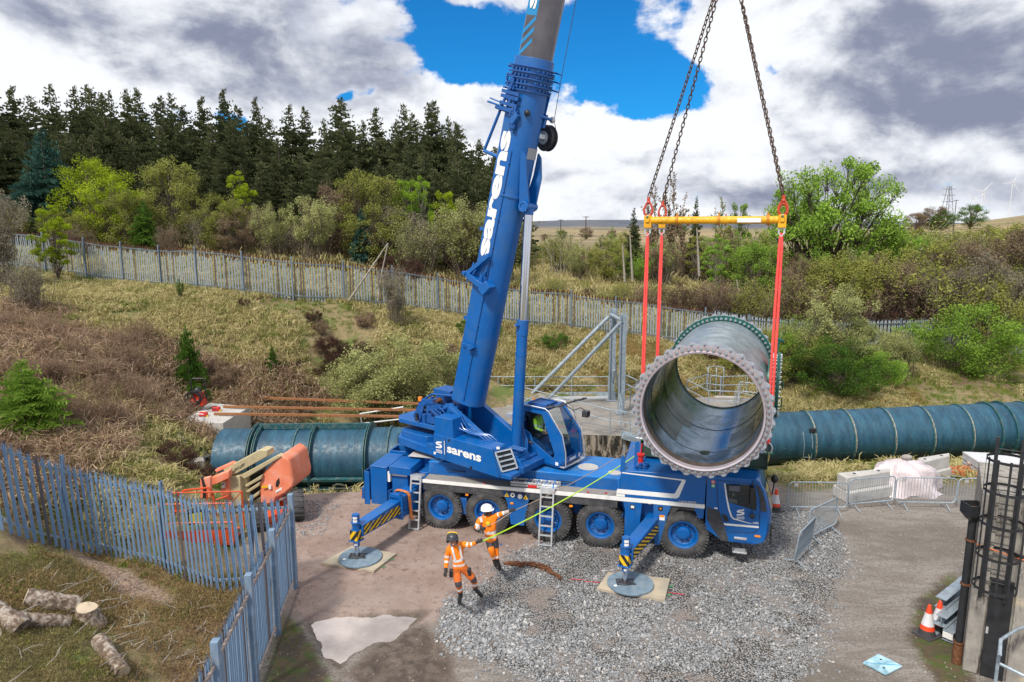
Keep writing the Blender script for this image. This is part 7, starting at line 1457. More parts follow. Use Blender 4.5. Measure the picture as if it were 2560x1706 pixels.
P = [zg(570, 1468), zg(700, 1535), zg(790, 1488), zg(658, 1420)]; c_ = sum(P, Vector()) / 4; o = thing('access_cover', 'square access cover painted pale blue, flat in the grit right of the gravel', 'cover', Matrix.Translation((c_.x, c_.y, .01)))
mb = MB(); mb.hexa([p - c_ for p in P], [p - c_ + ZV * .035 for p in P]); mb.build('cover_plate', mat('pale_blue_worn_paint', (.28, .50, .62), .6, 0, .35, 5, dirt=(.55, .6, .62), dirta=.7, dscale=4), o, bevel=.005)
d_ = [p - c_ for p in P]; mb = MB(); mb.add([d_[0].lerp(d_[2], .05) + ZV * .038, d_[0].lerp(d_[2], .05) + ZV * .038 + (d_[1] - d_[0]) * .05, d_[2].lerp(d_[0], .05) + ZV * .038 + (d_[1] - d_[0]) * .05 * 0, d_[2].lerp(d_[0], .05) + ZV * .038 + (d_[3] - d_[0]) * .05], [(0, 1, 2, 3)]); mb.build('painted_stripe', mat('cyan_stripe', (.02, .30, .55), .6), o, 0)
for f in (.3, .7): mb = MB(); q_ = d_[1].lerp(d_[3], f); mb.cyl(q_ + ZV * .033, q_ + ZV * .04, .025); mb.build('lifting_slot', BLACK, o, 0)
# ------------------------------------------------------------------ concrete tower with caged ladder at the right
tb_ = zg(1120, 1500); TX, TY = tb_.x, tb_.y
tw = thing('concrete_tower', 'weathered concrete tower with a black door plate at the right edge', 'tower', Matrix.Translation((TX, TY, 0)))
TWM = bpy.data.materials.new('streaked_tower_concrete'); TWM.use_nodes = True; t = NT(TWM.node_tree); t.n.clear(); oc = t.node('ShaderNodeTexCoord').outputs['Object']; mp = t.node('ShaderNodeMapping', {0: oc}); mp.inputs['Scale'].default_value = (3, 3, .8)
a_ = t.noise(mp.outputs[0], 2.0, 8, .7, .4); cc = t.mix(t.mr(t.noise(oc, 2.5, 7, .65), .35, .65), (.33, .31, .28), (.22, .205, .19)); cc = t.mix(t.mr(a_, .54, .66), cc, (.07, .06, .055)); cc = t.mix(t.mr(t.noise(oc, 1.5, 5), .58, .68), cc, (.42, .36, .28))
b = t.node('ShaderNodeBsdfPrincipled', {'Base Color': cc, 'Roughness': .9}); bn = t.node('ShaderNodeBump', {'Height': a_, 'Strength': .4, 'Distance': .02}); t.l.new(bn.outputs[0], b.inputs['Normal']); t.node('ShaderNodeOutputMaterial', {'Surface': b.outputs[0]})
TYAW = -atan2(TX, TY) + radians(3.5); tw.matrix_world = Matrix.Translation((TX, TY, 0)) @ Matrix.Rotation(TYAW, 4, 'Z'); TH_ = aty(*z8(1240, 520), TY).z
mb = MB(); mb.box(0, .28, 0, 2.2, 0, TH_); mb.build('tower_wall', TWM, tw, bevel=.02); mb = MB(); mb.box(.282, 3.6, .06, 2.2, 0, TH_); mb.build('tower_wall', TWM, tw, bevel=.02)
mb = MB(); mb.box(.30, .68, -.01, .05, 0, 2.1); mb.build('black_door_plate', BLACK, tw, bevel=.005); mb = MB(); mb.box(.31, .35, -.04, -.012, .95, 1.08); mb.build('padlock', ALU, tw)
mb = MB(); mb.box(.72, 1.05, .0, .055, 0, TH_ - .1); mb.build('pilaster', TWM, tw, bevel=.01)
mb = MB(); mb.box(.75, 3.6, -.05, 1.5, TH_ + .1, TH_ + .16); mb.build('grating_platform', mat('dark_grating', (.05, .055, .07), .6, .3), tw); mb = MB(); mb.tube([(0, -.02, 2.75), (.6, -.03, 2.65), (1.6, -.03, 2.5)], .012, 5); mb.build('orange_cable', ORANGE, tw)
cgx, cgy = .34, -.30
cg = thing('ladder_cage', 'black steel caged ladder fixed to the concrete tower', 'caged ladder', tw.matrix_world @ Matrix.Translation((cgx, cgy, -.32)))
zlo, zhi = 2.35, 5.0
for hz_ in (2.4, 3.05, 3.7, 4.35, 4.95):
    mb = MB(); mb.lathe([(.355, -.025), (.365, -.025), (.365, .025), (.355, .025)], (0, 0, hz_), (0, 0, 1), 32, closed=True); mb.build('cage_hoop', BLACK, cg)
for i, a in enumerate(np.linspace(radians(175), radians(365), 7)): mb = MB(); mb.bar((.36 * cos(a), .36 * sin(a), zlo), (.36 * cos(a), .36 * sin(a), zhi), .04, .008, (cos(a), sin(a), 0)); mb.build('cage_strap', BLACK, cg)
for x in (-.2, .2): mb = MB(); mb.box(x - .03, x + .03, .22, .27, 2.0, 5.3); mb.build('ladder_stile', BLACK, cg)
rg = MB(); rg.cyl((-.2, .245, 0), (.2, .245, 0), .012, n=6); rg = rg.mesh('rung', [BLACK], 0)
for i in range(12): inst('rung', rg, cg, loc=(0, 0, 2.1 + i * .27))
mb = MB(); mb.tube([(.2, .25, 5.3), (.3, .5, 5.3), (.9, .9, 5.2)], .03, 6); mb.tube([(.2, .25, 4.7), (.5, .5, 4.7), (.9, .9, 4.7), (.95, .95, 5.2)], .03, 6); mb.build('top_handrail', BLACK, cg)
for z in (3.0, 4.2):
    mb = MB(); mb.bar((.2, .25, z), (.42, .30, z), .05, .05); mb.build('wall_bracket', BLACK, cg)
dp = zg(1105, 1480); o = thing('downpipe', 'black cast iron downpipe with a square hopper left of the concrete tower', 'downpipe', Matrix.Translation((dp.x + .02, dp.y + .12, 0)))
zt = 3.15
mb = MB(); mb.cyl((0, 0, .25), (0, 0, zt), .075, n=16); mb.build('black_pipe', BLACK, o); mb = MB(); mb.cyl((0, 0, 0), (0, 0, .42), .09, n=16); mb.build('rusty_foot', RUST, o)
for z in (.45, 1.75, 2.7): mb = MB(); mb.cyl((0, 0, z), (0, 0, z + .04), .095, n=16); mb.build('pipe_collar', RUST, o)
mb = MB(); mb.hexa([(-.09, -.09, zt), (.09, -.09, zt), (.09, .09, zt), (-.09, .09, zt)], [(-.17, -.17, zt + .12), (.17, -.17, zt + .12), (.17, .17, zt + .12), (-.17, .17, zt + .12)])
for x0, x1, y0, y1 in ((-.17, .17, -.17, -.15), (-.17, .17, .15, .17), (-.17, -.15, -.15, .15), (.15, .17, -.15, .15)): mb.box(x0, x1, y0, y1, zt + .12, zt + .34)
mb.build('hopper_head', BLACK, o, split=False); mb = MB(); mb.box(-.15, .15, -.15, .15, zt + .2, zt + .22); mb.build('hopper_rust', RUST, o)
p_ = [aty(2500, 1640, 11.2), aty(2502, 1600, 11.4), aty(2540, 1575, 11.8), aty(2640, 1540, 12.2)]; p2 = [aty(2500, 1660, 11.2), aty(2560, 1690, 10.9), aty(2640, 1720, 10.6)]
railthing('galvanised_handrail', 'galvanised handrail in the lower right corner beside the tower', 'handrail', [p_, p2 + []], .03, GALV, posts=[(Vector((p_[1].x, p_[1].y, 0)), p_[1]), (Vector((p_[3].x, p_[3].y, 0)), p_[3])])
def chainthing(nm, lab, path, n, sc, jit, grp=None, m_=None):
    O_ = Vector(path[0]); o = thing(nm, lab, 'chain', Matrix.Translation(O_), grp); mb = MB(); l_, w2, r = .080 * sc, .04 * sc, .018 * sc; P_ = [(w2 * cos(a), 0, (l_ - w2) * (1 if sin(a) > 0 else -1) + w2 * sin(a)) for a in np.linspace(0, 2 * pi, 10, endpoint=False)]
    mb.tube(P_, r, 5, closed=True); me = mb.mesh('chain_link', [m_ or RUST], 60); cum = [0]
    for a, b in zip(path[:-1], path[1:]): cum.append(cum[-1] + (Vector(b) - Vector(a)).length)
    for i in range(n):
        s_ = cum[-1] * (i + .5) / n; k = max(j for j in range(len(cum) - 1) if cum[j] <= s_); a, b = Vector(path[k]), Vector(path[k + 1]); p = a.lerp(b, (s_ - cum[k]) / (cum[k + 1] - cum[k])); q = (b - a).to_track_quat('Z', 'Y').to_matrix().to_4x4()
        inst('chain_link', me, o, Matrix.Translation(p - O_ + Vector((random.uniform(-jit, jit), random.uniform(-jit, jit), random.uniform(0, jit * .7)))) @ q @ Matrix.Rotation(random.uniform(0, 3), 4, 'Z') @ Matrix.Rotation(random.uniform(-.3, .3), 4, 'X'))
pts = [atz(*z7(x, y), .04) for x, y in [(960, 935), (1060, 950), (1160, 965), (1000, 930), (1110, 950), (1160, 940), (1210, 940), (1310, 950), (1390, 975), (1450, 1010), (1500, 1060), (1570, 1100), (1480, 1060), (1420, 1010), (1340, 985), (1210, 955), (1100, 960), (980, 950), (1080, 940), (1150, 960)]]
chainthing('chain_heap', 'rusty chain heaped and trailing on the gravel between the workers and the outrigger', pts, 120, .72, .05)
RP1 = mat('lime_rope', (.45, .75, .03), .6); RP2 = mat('tan_rope', (.32, .25, .20), .8)
# ------------------------------------------------------------------ people
HV_O = mat('hi_vis_orange_cloth', (.95, .22, .004), .8, 0, .10, 9, dirt=(.65, .13, .005), dirta=.35, dscale=12); HV_O2 = mat('grubby_orange_trousers', (.62, .13, .015), .85, 0, .2, 9, dirt=(.12, .06, .03), dirta=.6, dscale=7)
HV_Y = mat('hi_vis_lime_cloth', (.50, .80, .04), .8, 0, .1, 9); REFL = mat('reflective_silver_tape', (.68, .70, .72), .4, 0, .05); SKIN = mat('skin', (.42, .23, .17), .55); GLV = mat('dark_glove', (.03, .028, .028), .8); BOOT = mat('black_boot', (.025, .023, .022), .6); NAVY = mat('charcoal_workwear', (.05, .045, .055), .8); BEARD = mat('brown_beard', (.09, .045, .025), .9); HMW = mat('white_helmet', (.75, .76, .78), .3); HMD = mat('dark_helmet', (.035, .04, .05), .35)
def person(name, label, J, mats, rules, extras, base, grp=None):
    """J: joint -> (world position, radius); a single skinned body mesh; rules(bone, t) -> material index"""
    root = thing(name, label, 'person', Matrix.Translation(base), grp)
    bones = [('pelvis', 'waist'), ('waist', 'chest'), ('chest', 'neck'), ('neck', 'head'), ('head', 'crown')]
    for s_ in 'LR': bones += [('pelvis', 'hip' + s_), ('hip' + s_, 'knee' + s_), ('knee' + s_, 'ankle' + s_), ('ankle' + s_, 'toe' + s_), ('chest', 'sho' + s_), ('sho' + s_, 'elb' + s_), ('elb' + s_, 'wri' + s_), ('wri' + s_, 'palm' + s_)]
    J = dict(J)
    for s_ in 'LR':
        w_, e_ = Vector(J['wri' + s_][0]), Vector(J['elb' + s_][0]); d = (w_ - e_).normalized(); sd_ = d.cross(Vector(J.get('pn' + s_, (0, -1, .2)))).normalized(); up = sd_.cross(d).normalized(); curl = J.get('curl' + s_, .6)
        J['palm' + s_] = (w_ + d * .085, .036); P = Vector(J['palm' + s_][0])
        for k, (o, L_) in enumerate(((-.030, .075), (-.010, .085), (.010, .08), (.030, .06))):
            a = P + sd_ * o + d * .01; b = a + (d * (1 - curl * .5) - up * curl * .6).normalized() * L_ * .5; c_ = b + (d * (1 - curl * 1.6) - up * curl).normalized() * L_ * .5
            J[f'f{k}a' + s_] = (a, .0115); J[f'f{k}b' + s_] = (b, .0105); J[f'f{k}c' + s_] = (c_, .009); bones += [('palm' + s_, f'f{k}a' + s_), (f'f{k}a' + s_, f'f{k}b' + s_), (f'f{k}b' + s_, f'f{k}c' + s_)]
        a = w_ + d * .035 - sd_ * .035; J['ta' + s_] = (a, .014); J['tb' + s_] = (a + (d * .7 - sd_ * .5 - up * .5).normalized() * .05, .011); bones += [('wri' + s_, 'ta' + s_), ('ta' + s_, 'tb' + s_)]
    names = [];
    for a, b in bones:
        for q in (a, b):
            if q not in names: names.append(q)
    me = bpy.data.meshes.new('body'); me.from_pydata([tuple(Vector(J[q][0]) - Vector(base)) for q in names], [(names.index(a), names.index(b)) for a, b in bones], [])
    o = bpy.data.objects.new('body', me); COL.objects.link(o); sk = o.modifiers.new('skin', 'SKIN'); sk.branch_smoothing = .4
    for i, q in enumerate(names):
        r = J[q][1]; r = r if isinstance(r, tuple) else (r, r); r = tuple(x * (1.1 if q[:3] in ('wai', 'che', 'sho', 'elb', 'hip', 'kne') else 1) for x in r); me.skin_vertices[0].data[i].radius = r; me.skin_vertices[0].data[i].use_root = (q == 'pelvis')
    ss = o.modifiers.new('sub', 'SUBSURF'); ss.levels = ss.render_levels = 3
    bpy.context.view_layer.update(); dg = bpy.context.evaluated_depsgraph_get(); m2 = bpy.data.meshes.new_from_object(o.evaluated_get(dg)); COL.objects.unlink(o); bpy.data.objects.remove(o)
    m2.materials.clear(); [m2.materials.append(x) for x in mats]
    B = [(a, b, np.array(Vector(J[a][0]) - Vector(base)), np.array(Vector(J[b][0]) - Vector(base))) for a, b in bones if not a.startswith('f') and not b.startswith('f') and not b.startswith('t') or b.startswith('toe')]
    nv = len(m2.polygons); ce = np.empty(nv * 3, np.float32); m2.polygons.foreach_get('center', ce); ce = ce.reshape(-1, 3); best = np.full(nv, 1e9); bi = np.zeros(nv, int); bt = np.zeros(nv)
    for k, (a, b, p, q) in enumerate(B):
        e = q - p; t_ = np.clip(((ce - p) @ e) / (e @ e), -.2, 1.2); tc_ = np.clip(t_, 0, 1); d = np.linalg.norm(ce - p - tc_[:, None] * e, axis=1) / (J[b][1] if not isinstance(J[b][1], tuple) else max(J[b][1])) ** .35
        m_ = d < best; best[m_] = d[m_]; bi[m_] = k; bt[m_] = t_[m_]
    idx_ = [rules(B[k][0], B[k][1], t_, c3) for k, t_, c3 in zip(bi, bt, ce)]; m2.polygons.foreach_set('material_index', np.array(idx_, np.int32)); m2.polygons.foreach_set('use_smooth', np.ones(nv, bool)); m2.update()
    body_ = bpy.data.objects.new('body', m2); COL.objects.link(body_); body_.parent = root
    extras(root, J, Vector(base)); return root
def G(px, py, Y): return aty(px, py, Y)
def helmet(root, hp, fwd, m_, muffs=None, up=Vector((0, 0, 1)), strap=True):
    f = (fwd - up * fwd.dot(up)).normalized(); s_ = f.cross(up)
    mb = MB(); n, k = 18, 7; vs = []
    for j in range(k + 1):
        ph = (pi / 2) * j / k * 1.02
        for i in range(n): a = 2 * pi * i / n; r = sin(ph); vs.append(hp + up * (.128 * cos(ph) + .015) + f * (cos(a) * r * .152) + s_ * (sin(a) * r * .128))
    for i in range(n): a = 2 * pi * i / n; b_ = .004 + (.03 if cos(a) > .5 else 0); vs.append(hp + up * (-.0) + f * (cos(a) * (.152 + b_)) + s_ * (sin(a) * (.128 + .012)))
    k += 1; mb.add(vs, [(j * n + i, j * n + (i + 1) % n, (j + 1) * n + (i + 1) % n, (j + 1) * n + i) for j in range(k) for i in range(n)]); h_ = mb.build('helmet', m_, root, 60)
    for sg in (-1, 1): mb = MB(); mb.ball(hp + s_ * (sg * .105) - up * .055, .038, 0, 8, 6, (1, 1, 1.2)); mb.build('ear_defender', muffs or BLACK, h_)
    if muffs is None: pass
    return h_
def face(root, hd, f, up, beard):
    s_ = f.cross(up).normalized(); mb = MB(); mb.bar(hd + f * .09 - up * .0, hd + f * .122 - up * .035, .026, .022, up); mb.build('nose', SKIN, root, 60)
    for sg in (-1, 1): mb = MB(); mb.ball(hd + f * .092 + s_ * (.032 * sg) + up * .012, .011, 0, 6, 4); mb.build('eye', BLACK, root)
    mb = MB(); mb.bar(hd + f * .098 - up * .062 - s_ * .024, hd + f * .098 - up * .062 + s_ * .024, .01, .012); mb.build('mouth', mat('lips', (.30, .10, .08), .6), root)
    if beard: mb = MB(); mb.ball(hd + f * .045 - up * .082, .075, 0, 10, 8, (1, 1, .75)); mb.build('beard', BEARD, root, 60)
Yw = 14.35
P_ = lambda x, y, Y=Yw: G(*z7(x, y), Y)
ft1 = atz(*z7(455, 1340), .06); ft2 = atz(*z7(635, 1262), .06)
J1p = {'pelvis': (P_(440, 975), (.125, .105)), 'waist': (P_(430, 890), (.145, .115)), 'chest': (P_(405, 775), (.165, .125)), 'neck': (P_(385, 712, 14.3), .06), 'head': (P_(362, 672, 14.2), .088), 'crown': (P_(352, 640, 14.2), .075),
       'shoR': (P_(325, 765), .078), 'elbR': (P_(300, 890, 14.35), .058), 'wriR': (P_(288, 1000, 14.2), .042), 'shoL': (P_(470, 715), .078), 'elbL': (P_(560, 735, 14.3), .056), 'wriL': (P_(640, 700, 14.25), .042),
       'hipR': (P_(405, 1010), .105), 'kneeR': (P_(430, 1170, 14.15), .076), 'ankleR': (P_(455, 1290, 14.25), .056), 'toeR': (atz(*z7(440, 1375), .05), .05), 'hipL': (P_(490, 995), .105), 'kneeL': (P_(600, 1115, 14.35), .076), 'ankleL': (P_(622, 1225, 14.5), .056), 'toeL': (atz(*z7(690, 1300), .05), .05), 'curlL': .9, 'curlR': .35}
def rules1(a, b, t_, c):
    if b in ('neck',): return 0
    if b in ('head', 'crown'): return 2
    if b.startswith('sho'): return 0
    if b.startswith('elb'): return 1 if .60 < t_ < .78 else 0
    if b.startswith('wri'): return 1 if .22 < t_ < .40 else (4 if t_ > .9 else 0)
    if b.startswith('palm') or a.startswith('palm') or a.startswith('wri'): return 4
    if b.startswith('waist'): return 1 if .35 < t_ < .62 else (3 if t_ < .0 else 0)
    if b == 'chest': return 1 if .02 < t_ < .24 else 0
    if b.startswith('hip'): return 3
    if b.startswith('knee'): return 6 if t_ > .88 else 3
    if b.startswith('ankle'): return 6 if t_ < .12 else (1 if .30 < t_ < .50 else (5 if t_ > .62 else 3))
    if b.startswith('toe'): return 5
    return 0
def braces(root, J, base, side_off, f, m_=REFL):
    """reflective shoulder strips on the front of the jacket"""
    ch = Vector(J['chest'][0]) - base; wa = Vector(J['waist'][0]) - base; up = (ch - wa).normalized(); s_ = f.cross(up).normalized(); f2 = s_.cross(up) * -1
    if f2.dot(f) < 0: f2 = -f2
    mb = MB()
    for sg in (-1, 1):
        pts = [ch + up * .15 + s_ * (.09 * sg) + f2 * .03, ch + up * .08 + s_ * (.085 * sg) + f2 * .118, ch + s_ * (.08 * sg) + f2 * .138, wa + up * .05 + s_ * (.075 * sg) + f2 * .128]
        for a, b in zip(pts[:-1], pts[1:]): mb.bar(a, b, .008, .045, s_)
    mb.build('shoulder_tape', m_, root)
def ex1(root, J, base):
    f = Vector((.25, -.93, -.30)).normalized(); hd = Vector(J['head'][0]) - base; up = Vector((.0, .12, 1)).normalized(); helmet(root, hd + up * .035, f, HMD, None, up); face(root, hd, f, up, False); braces(root, J, base, 0, Vector((.2, -1, 0)).normalized())
    mb = MB(); mb.tube([hd + up * .15 + Vector((0, -.02, 0)) + Vector((cos(a) * .10, 0, sin(a) * .03 + .0)) for a in np.linspace(0, pi, 8)], .015, 5); mb.build('yellow_band', YEL, root)
    for h_, w_ in (('hipR', -.10), ('hipL', .12)): q_ = Vector(J[h_][0]) - base; mb = MB(); mb.box(q_.x + w_ - .05, q_.x + w_ + .05, q_.y - .09, q_.y + .02, q_.z - .14, q_.z + .03); mb.build('tool_pocket', BLACK, root, bevel=.015)
base1 = Vector((ft1.x, ft1.y, 0))
person('person', 'worker in orange hi-vis and dark helmet stepping forward, left hand on the lime rope', J1p, [HV_O, REFL, SKIN, HV_O2, GLV, BOOT, NAVY], rules1, ex1, base1)
Yv = 15.75
Q_ = lambda x, y, Y=Yv: G(*z7(x, y), Y)
J2p = {'pelvis': (Q_(800, 660), (.125, .105)), 'waist': (Q_(790, 590), (.15, .12)), 'chest': (Q_(770, 465), (.17, .13)), 'neck': (Q_(755, 390), .062), 'head': (Q_(750, 345), .088), 'crown': (Q_(742, 318), .076),
       'shoR': (Q_(668, 440), .078), 'elbR': (Q_(632, 545, 15.6), .058), 'wriR': (Q_(685, 548, 15.45), .044), 'shoL': (Q_(845, 405), .078), 'elbL': (Q_(905, 385, 15.7), .056), 'wriL': (Q_(1010, 350, 15.65), .042),
       'hipR': (Q_(775, 700), .105), 'kneeR': (Q_(800, 790, 15.6), .075), 'ankleR': (Q_(830, 890, 15.7), .058), 'toeR': (atz(*z7(845, 955), .05), .05), 'hipL': (Q_(840, 690), .105), 'kneeL': (Q_(848, 780, 15.75), .075), 'ankleL': (Q_(862, 895, 15.7), .058), 'toeL': (atz(*z7(895, 990), .05), .05), 'curlL': 1.0, 'curlR': 1.0}
def rules2(a, b, t_, c):
    r = rules1(a, b, t_, c)
    if b.startswith('hip') or (b.startswith('knee') and t_ < .72): return 6
    if b.startswith('knee'): return 0
    if b.startswith('ankle'): return 1 if .62 < t_ < .80 else (5 if t_ > .88 else (1 if t_ < .1 and a.endswith('R') else 0))
    if b.startswith('wri') and t_ > .4: return 7 if t_ < .92 else 4
    return r
def ex2(root, J, base):
    f = Vector((.95, -.30, .12)).normalized(); hd = Vector(J['head'][0]) - base; up = Vector((-.1, 0, 1)).normalized(); helmet(root, hd + up * .03, f, HMW, None, up); face(root, hd, f, up, True)
    ch = Vector(J['chest'][0]) - base; mb = MB(); mb.box(ch.x - .06, ch.x + .03, ch.y - .17, ch.y - .11, ch.z - .03, ch.z + .04); mb.build('yellow_radio', mat('radio_yellow', (.7, .6, .02), .5), root, bevel=.008)
    mb = MB(); sR = Vector(J['shoR'][0]) - base; mb.bar(sR + Vector((.02, -.05, .07)), sR + Vector((.05, -.10, -.04)), .05, .06); mb.build('shoulder_tape', REFL, root)
base2 = Vector((Vector(J2p['toeR'][0]).x, Vector(J2p['toeR'][0]).y, 0))
person('person', 'bearded worker in orange jacket and white helmet stretching one arm out along the tan rope', J2p, [HV_O, REFL, SKIN, HV_O2, GLV, BOOT, NAVY, mat('grey_sleeve', (.40, .34, .33), .8)], rules2, ex2, base2)
def SW(a, b, z): return SF.M @ Vector((a, b, z))
J3p = {'pelvis': (SW(-.08, 2.15, 2.86), (.12, .12)), 'waist': (SW(-.12, 2.15, 3.0), (.13, .12)), 'chest': (SW(-.12, 2.15, 3.17), (.15, .13)), 'neck': (SW(-.1, 2.15, 3.33), .055), 'head': (SW(-.06, 2.15, 3.43), .08), 'crown': (SW(-.06, 2.15, 3.49), .07),
       'shoR': (SW(-.12, 1.95, 3.24), .068), 'elbR': (SW(-.02, 1.90, 2.98), .05), 'wriR': (SW(.2, 1.95, 2.93), .038), 'shoL': (SW(-.12, 2.35, 3.24), .068), 'elbL': (SW(-.02, 2.42, 2.98), .05), 'wriL': (SW(.2, 2.38, 2.93), .038),
       'hipR': (SW(.0, 2.05, 2.85), .09), 'kneeR': (SW(.42, 2.02, 2.84), .068), 'ankleR': (SW(.5, 2.02, 2.45), .05), 'toeR': (SW(.66, 2.0, 2.40), .042), 'hipL': (SW(.0, 2.25, 2.85), .09), 'kneeL': (SW(.42, 2.3, 2.84), .068), 'ankleL': (SW(.55, 2.3, 2.45), .05), 'toeL': (SW(.7, 2.3, 2.40), .042)}
def rules3(a, b, t_, c):
    r = rules1(a, b, t_, c); return {0: 0, 1: 1, 2: 2, 3: 6, 4: 2, 5: 5, 6: 6}[r]
def ex3(root, J, base):
    f = Vector((SF.e[0], SF.e[1], -.1)).normalized() + Vector((0, -.5, 0)); f.normalize(); hd = Vector(J['head'][0]) - base; up = Vector((0, 0, 1)); face(root, hd, f, up, False); s_ = f.cross(up).normalized()
    mb = MB(); mb.bar(hd + f * .085 - s_ * .06 + up * .015, hd + f * .085 + s_ * .06 + up * .015, .02, .03); mb.build('sunglasses', BLACK, root); mb = MB(); mb.ball(hd + up * .055 - f * .02, .085, 0, 10, 6, (1, 1, .7)); mb.build('hair', mat('grey_hair', (.10, .09, .085), .9), root, 60)
person('person', 'crane operator in lime hi-vis and sunglasses seated inside the glazed crane cab', J3p, [HV_Y, REFL, SKIN, HV_O2, GLV, BOOT, NAVY], rules3, ex3, SW(-.08, 2.15, 2.7))
def rope(nm, lab, a, b, r, m_, sag=.1, tail=None):
    o = thing(nm, lab, 'rope', Matrix.Translation(a)); n = 24; mb = MB(); mb.tube([(b - a) * (i / n) - ZV * (sag * 4 * (i / n) * (1 - i / n)) for i in range(n + 1)], r, 6); mb.build('rope_line', m_, o)
    if tail: mb = MB(); mb.tube([Vector(p) - a for p in tail], r, 6); mb.build('rope_tail', m_, o)
h1 = Vector(J1p['wriL'][0]) + Vector((.07, 0, 0)); h2 = Vector(J2p['wriL'][0]) + Vector((.07, 0, 0)); h3 = Vector(J2p['wriR'][0])
rope('tag_line', 'bright lime rope stretched from the dark helmeted worker up to the sling shackle', h1, aty(1592, 1137, LP(-Wd, Rr, 0).y - .1), .016, RP1, .12)
rope('tag_line', 'thin tan rope running from the white helmeted worker up towards the pipe section', h2, aty(1588, 1115, LP(-Wd, Rr, 0).y), .010, RP2, .1, [h2, (h2 + h3) / 2 - ZV * .05, h3, h3 - ZV * .25 + Vector((.03, -.03, 0)), h3 - ZV * .55 + Vector((.08, -.02, 0))])
mb = MB()
for (x0, y0), (x1, y1) in (((90, 1212), (200, 1222)), ((210, 1232), (345, 1243)), ((940, 1328), (1085, 1350))): a, b = atz(*zC(x0, y0), .035), atz(*zC(x1, y1), .035); mb.bar(a, b, .02, .006)
o = mb.build('survey_string', mat('red_string', (.6, .03, .05), .7), None, 0, split=False); tag(o, 'thin red string line pegged across the gravel by the right outrigger', 'string')
# ------------------------------------------------------------------ vegetation
def leafmat(nm, a, b_, trans=.35, rough=.6):
    m = bpy.data.materials.new(nm); m.use_nodes = True; t = NT(m.node_tree); t.n.clear(); g = t.node('ShaderNodeNewGeometry').outputs['Random Per Island']; oc = t.node('ShaderNodeTexCoord').outputs['Object']; r = t.node('ShaderNodeObjectInfo').outputs['Random']
    f = t.m('ADD', t.m('MULTIPLY', g, .6), t.m('MULTIPLY', t.mr(t.noise(oc, .9, 3, .5), .3, .7), .55)); c = t.mix(f, a, b_); c = t.mix(t.m('MULTIPLY', r, .3), c, tuple(x * .6 for x in a))
    d = t.node('ShaderNodeBsdfDiffuse', {'Color': c}); tr = t.node('ShaderNodeBsdfTranslucent', {'Color': c}); mx_ = t.node('ShaderNodeMixShader', {0: trans, 1: d.outputs[0], 2: tr.outputs[0]}); t.node('ShaderNodeOutputMaterial', {'Surface': mx_.outputs[0]}); return m
LM_ = {'spruce': leafmat('spruce_needles', (.045, .062, .030), (.135, .150, .070), .15), 'bluespruce': leafmat('blue_spruce_needles', (0.020, 0.054, 0.048), (0.068, 0.145, 0.116), .15), 'lime': leafmat('lime_leaf', (0.15, 0.23, 0.014), (0.47, 0.58, 0.041)),
       'olive': leafmat('olive_leaf', (0.14, 0.17, 0.037), (0.43, 0.44, 0.12)), 'willow': leafmat('willow_leaf', (0.21, 0.23, 0.086), (0.57, 0.59, 0.26)), 'fresh': leafmat('fresh_leaf', (0.100, 0.19, 0.024), (0.38, 0.58, 0.100)), 'twig': leafmat('twig_bud', (0.16, 0.11, 0.077), (0.37, 0.29, 0.19)),
       'dark': leafmat('dark_green_leaf', (0.038, 0.094, 0.021), (0.15, 0.27, 0.042)), 'brown': leafmat('brown_bramble', (0.17, 0.11, 0.075), (0.42, 0.31, 0.22)), 'birch': leafmat('birch_leaf', (0.14, 0.25, 0.019), (0.42, 0.62, 0.077)), 'grey': leafmat('grey_twig_bud', (0.169, 0.150, 0.117), (0.390, 0.351, 0.260)), 'heather': leafmat('heather_sprig', (0.053, 0.027, 0.021), (0.150, 0.087, 0.068))}
BARK = mat('grey_bark', (.12, .095, .075), .9, 0, .3, 6); BARKL = mat('pale_bark', (.30, .27, .23), .85, 0, .25, 6); BARKD = mat('dark_bark', (.055, .04, .032), .9, 0, .3, 6)
def quads_at(P, size, rng, flat=.0, aspect=1.6):
    """random little leaf quads; P (n,3)"""
    n = len(P); a = rng.normal(0, 1, (n, 3)); a /= np.linalg.norm(a, axis=1)[:, None]; b = rng.normal(0, 1, (n, 3)); b -= (b * a).sum(1)[:, None] * a; b /= np.linalg.norm(b, axis=1)[:, None]; s_ = (size * rng.uniform(.6, 1.3, n))[:, None]
    return np.stack([P - a * s_ * aspect * .5, P + b * s_ * .5, P + a * s_ * aspect * .5, P - b * s_ * .5], 1).reshape(-1, 3)
def prism_branches(segs, mbk, sides=4):
    for a, b, ra, rb in segs: mbk.cyl(a, b, ra, rb, sides, caps=False)
